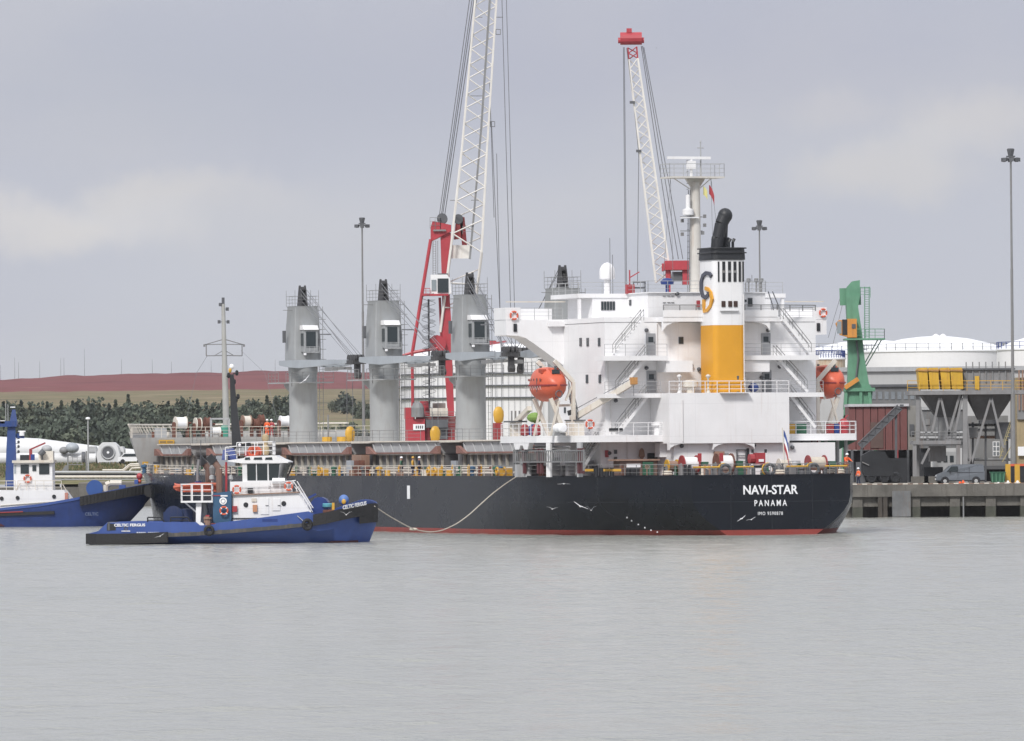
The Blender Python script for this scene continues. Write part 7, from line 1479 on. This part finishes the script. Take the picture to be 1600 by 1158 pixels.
# ---------------- people ----------------
def skinmesh(verts,edges,rad,name,root=0,lv=1):
    me=bpy.data.meshes.new(name); me.from_pydata(verts,edges,[]); o=bpy.data.objects.new(name,me); col.objects.link(o)
    m=o.modifiers.new('s','SKIN'); m.use_smooth_shade=True
    for i,r_ in enumerate(rad): d=me.skin_vertices[0].data[i]; d.radius=(r_ if isinstance(r_,tuple) else (r_,r_)); d.use_root=(i==root)
    if lv: m2=o.modifiers.new('u','SUBSURF'); m2.levels=lv; m2.render_levels=lv
    dg=bpy.context.evaluated_depsgraph_get(); n=bpy.data.meshes.new_from_object(o.evaluated_get(dg)); bpy.data.objects.remove(o); return n
def person(pos,rz,lab,jc,tc_,hc,arms=((.34,-.1,.98),(-.34,-.1,.98)),lean=0.0,stride=.08):
    e=thing('person',lab,'person',pos,rz)
    L_=Vector
    pel=(0,0,.95); sp1=(0,-lean*.3,1.15); ch=(0,-lean*.7,1.36); nk=(0,-lean,1.50); hd=(0,-lean-.02,1.60); ht=(0,-lean-.02,1.72)
    V_=[pel,sp1,ch,nk,hd,ht]; E_=[(0,1),(1,2),(2,3),(3,4),(4,5)]; R__=[(.15,.11),(.14,.1),(.19,.12),(.06,.06),(.095,.105),(.07,.08)]
    for sg,(ax,ay,az) in zip((1,-1),arms):
        b=len(V_); sh=(sg*.2,-lean*.7,1.42); hand=(ax,ay-lean,az); el=((sh[0]+hand[0])/2+sg*.05,(sh[1]+hand[1])/2+.05,(sh[2]+hand[2])/2-.02)
        V_+= [sh,el,hand]; E_+=[(2,b),(b,b+1),(b+1,b+2)]; R__+=[(.07,.07),(.05,.05),(.035,.04)]
        dr=(L_(hand)-L_(el)).normalized(); sd=dr.cross(L_((0,1,0))).normalized()
        for f,(o_,ln) in enumerate(((-.03,.08),(-.01,.09),(.01,.085),(.03,.07))):
            V_.append(tuple(L_(hand)+dr*ln+sd*o_)); E_.append((b+2,len(V_)-1)); R__.append((.009,.009))
        V_.append(tuple(L_(hand)+dr*.03+L_((0,-.05,0)))); E_.append((b+2,len(V_)-1)); R__.append((.01,.01))
    for sg in (1,-1):
        b=len(V_); y=stride*sg; V_+=[(sg*.1,0,.88),(sg*.11,-.02+y*.5,.5),(sg*.12,y+.03,.09),(sg*.12,y-.12,.05)]; E_+=[(0,b),(b,b+1),(b+1,b+2),(b+2,b+3)]; R__+=[(.085,.09),(.06,.065),(.04,.05),(.04,.035)]
    link('body',skinmesh(V_,E_,R__,'body'),e).data.materials.append(skin)
    # jacket and trousers follow the body a little outside it
    JV=V_[:3]+[(0,-lean*.9,1.46)]; JE=[(0,1),(1,2),(2,3)]; JR=[(.175,.13),(.165,.125),(.215,.145),(.10,.09)]
    for sg,(ax,ay,az) in zip((1,-1),arms):
        b=len(JV); sh=(sg*.2,-lean*.7,1.42); hand=(ax,ay-lean,az); el=((sh[0]+hand[0])/2+sg*.05,(sh[1]+hand[1])/2+.05,(sh[2]+hand[2])/2-.02); cuff=tuple(L_(el).lerp(L_(hand),.85))
        JV+=[sh,el,cuff]; JE+=[(2,b),(b,b+1),(b+1,b+2)]; JR+=[.088,.068,.05]
    link('jacket',skinmesh(JV,JE,JR,'jacket'),e).data.materials.append(jc)
    TV=[(0,0,.93)]; TE=[]; TR=[(.165,.125)]
    for sg in (1,-1): b=len(TV); y=stride*sg; TV+=[(sg*.1,0,.84),(sg*.11,-.02+y*.5,.5),(sg*.12,y+.03,.13)]; TE+=[(0,b),(b,b+1),(b+1,b+2)]; TR+=[.1,.078,.062]
    link('trousers',skinmesh(TV,TE,TR,'trousers'),e).data.materials.append(tc_)
    q=MB(); q.lathe([(.155,0),(.13,.02),(.12,.08),(.08,.13),(.01,.15)],(0,-lean-.02,1.70),12); q.build('helmet',hc,e,smooth=True)
    q=MB(); q.cb((-.035,-lean-.118,1.655),(.02,.01,.012)); q.cb((.035,-lean-.118,1.655),(.02,.01,.012)); q.cb((0,-lean-.125,1.625),(.02,.03,.035)); q.build('eyes_and_nose',M('face_detail',(.25,.12,.08),.6),e)
    if jc is hiviz or jc is red: q=MB(); q.lathe([(.17,0),(.17,.05)],(0,-lean*.5,1.12),12,ey=.78); q.build('reflective_band',whm,e)
    return e
b=at(1341.5,757,QY+2); person((b.x,QY+2,QZ),R(-60),'person in orange jacket and white helmet standing on the quay edge',hiviz,navy,whm)
t=min(7.2,ts(1331,.9)); person(shw(t-.0,.9,4.98),R(40),'person in orange jacket and white helmet leaning at the ship stern corner',hiviz,M('brown_orange_cloth',(.45,.16,.08),.8),whm,arms=((.3,-.35,1.12),(-.3,-.35,1.12)),lean=.12)
for px,lb,jm,tm in ((417.5,'person in orange jacket on the ship forecastle, left of the pair',hiviz,hiviz),(424.5,'person in red overalls on the ship forecastle, right of the pair',red,red)):
    t=ts(px,143.5); person(shw(t,143.5,8.9),R(150 if px<420 else -20),lb,jm,tm,whm)
for px,lb,jm,hm_ in ((627,'person in green jacket and white helmet on the main deck','x',whm),(655,'person in dark blue overalls on the main deck amidships',navy,whm),(645,'person in yellow vest on the main deck amidships',yellow,yellow)):
    s_,_=on_t(px,738,-13.3); person(shw(-13.3,s_,4.98),R(80),lb,dgreen if jm=='x' else jm,navy,hm_)
# signal lamp on the casing top
t=ts(1152,9.6); q=MB(); q.lathe([(.3,0),(.1,.2),(.08,.9),(.2,1.0),(.24,1.4),(.1,1.6),(.06,1.9),(.02,2)],(t,9.5,ZB),10); q.build('signal_lamp_stand',dgrey,SH,smooth=True); MB().rail([(t-.7,9.4,ZB),(t+.7,9.4,ZB)],1.2,.35,.03,1).build('lamp_guard',white,SH)
# ---------------- gulls ----------------
gw=M('gull_white',(.75,.75,.76),.7,var=.03); gg=M('gull_grey',(.42,.44,.47),.7,var=.05)
def gull(px,py,Y,rz,roll,dih,sc2,lab):
    p=at(px,py,Y); e=thing('gull',lab,'gull',p,rz); e.rotation_euler=(0,roll,rz); e.scale=(sc2,)*3
    q=MB(); q.loft([[(math.cos(a)*r_,y,math.sin(a)*r_+z) for a in [2*PI*i/8 for i in range(8)]] for y,r_,z in ((-.22,.012,.0),(-.19,.03,.01),(-.13,.045,.012),(-.02,.062,0),(.1,.045,0),(.2,.02,.005),(.27,.012,.01))]); q.build('body',gw,e,smooth=True)
    MB().tube((0,-.21,.0),(0,-.27,-.008),.012,6,.004).build('beak',yellow,e)
    for sg in (1,-1):
        a=Vector((sg*.04,-.02,.02)); b=Vector((sg*.30,-.08,.02+dih*.26)); c=Vector((sg*.62,.05,.02+dih*.34)); q=MB()
        for p0,p1,w0,w1 in ((a,b,.15,.13),(b,c,.13,.03)): q.add([p0+Vector((0,-w0/2,0)),p1+Vector((0,-w1/2,0)),p1+Vector((0,w1/2,0)),p0+Vector((0,w0/2,0)),p0+Vector((0,-w0/2,.018)),p1+Vector((0,-w1/2,.008)),p1+Vector((0,w1/2,.008)),p0+Vector((0,w0/2,.018))],[(0,3,2,1),(4,5,6,7),(0,1,5,4),(1,2,6,5),(2,3,7,6),(3,0,4,7)])
        q.build('wing',gg if dih>.9 else gw,e)
    q=MB().prism([(-.03,.22),(.03,.22),(.07,.34),(-.07,.34)],'z',0,.012); q.build('tail',gw,e)
for a in ((881,756,565,.2,0,-.15,.85,'gull flying level just below the ship deck edge under the ladder'),(863,795.5,560,.3,.1,.5,.75,'gull with flat spread wings, leftmost of three against the dark hull'),(907,791.5,555,-.4,.45,.2,1.1,'largest gull against the dark hull, wings slanting down to the right'),(923.5,797.5,560,.1,0,1.3,.7,'gull with raised wings, rightmost of three against the dark hull'),
    (1159,810.5,570,.5,-.55,.1,.75,'gull below the stern lettering, left of the pair'),(1174,812,572,.4,-.3,.3,.7,'gull below the stern lettering, right of the pair'),(541,804.5,562,.2,0,.9,.75,'gull in front of the near tug bow fender'),(477,594,640,.4,-.7,.2,1.0,'gull in front of the foremost deck crane'),
    (257,745,640,.3,0,.1,.8,'gull in front of the ship hull above the near tug stern'),(250,838,560,.3,-.4,.2,.7,'gull skimming past the near tug stern'),(1231,805,3,0,0,0,0,'')):
    if a[6]>0: gull(*a)

# ---------------- haze ----------------
hz=bpy.data.materials.new('thin_haze'); hz.use_nodes=True; T_=hz.node_tree; T_.nodes.clear()
ou=T_.nodes.new('ShaderNodeOutputMaterial'); pv=T_.nodes.new('ShaderNodeVolumePrincipled'); pv.inputs['Color'].default_value=(.93,.95,1,1); pv.inputs['Density'].default_value=.000033; pv.inputs['Anisotropy'].default_value=.2
T_.links.new(pv.outputs[0],ou.inputs['Volume'])
MB().box((-1900,-500,-8),(1900,6400,105)).build('haze',hz,kind='stuff')
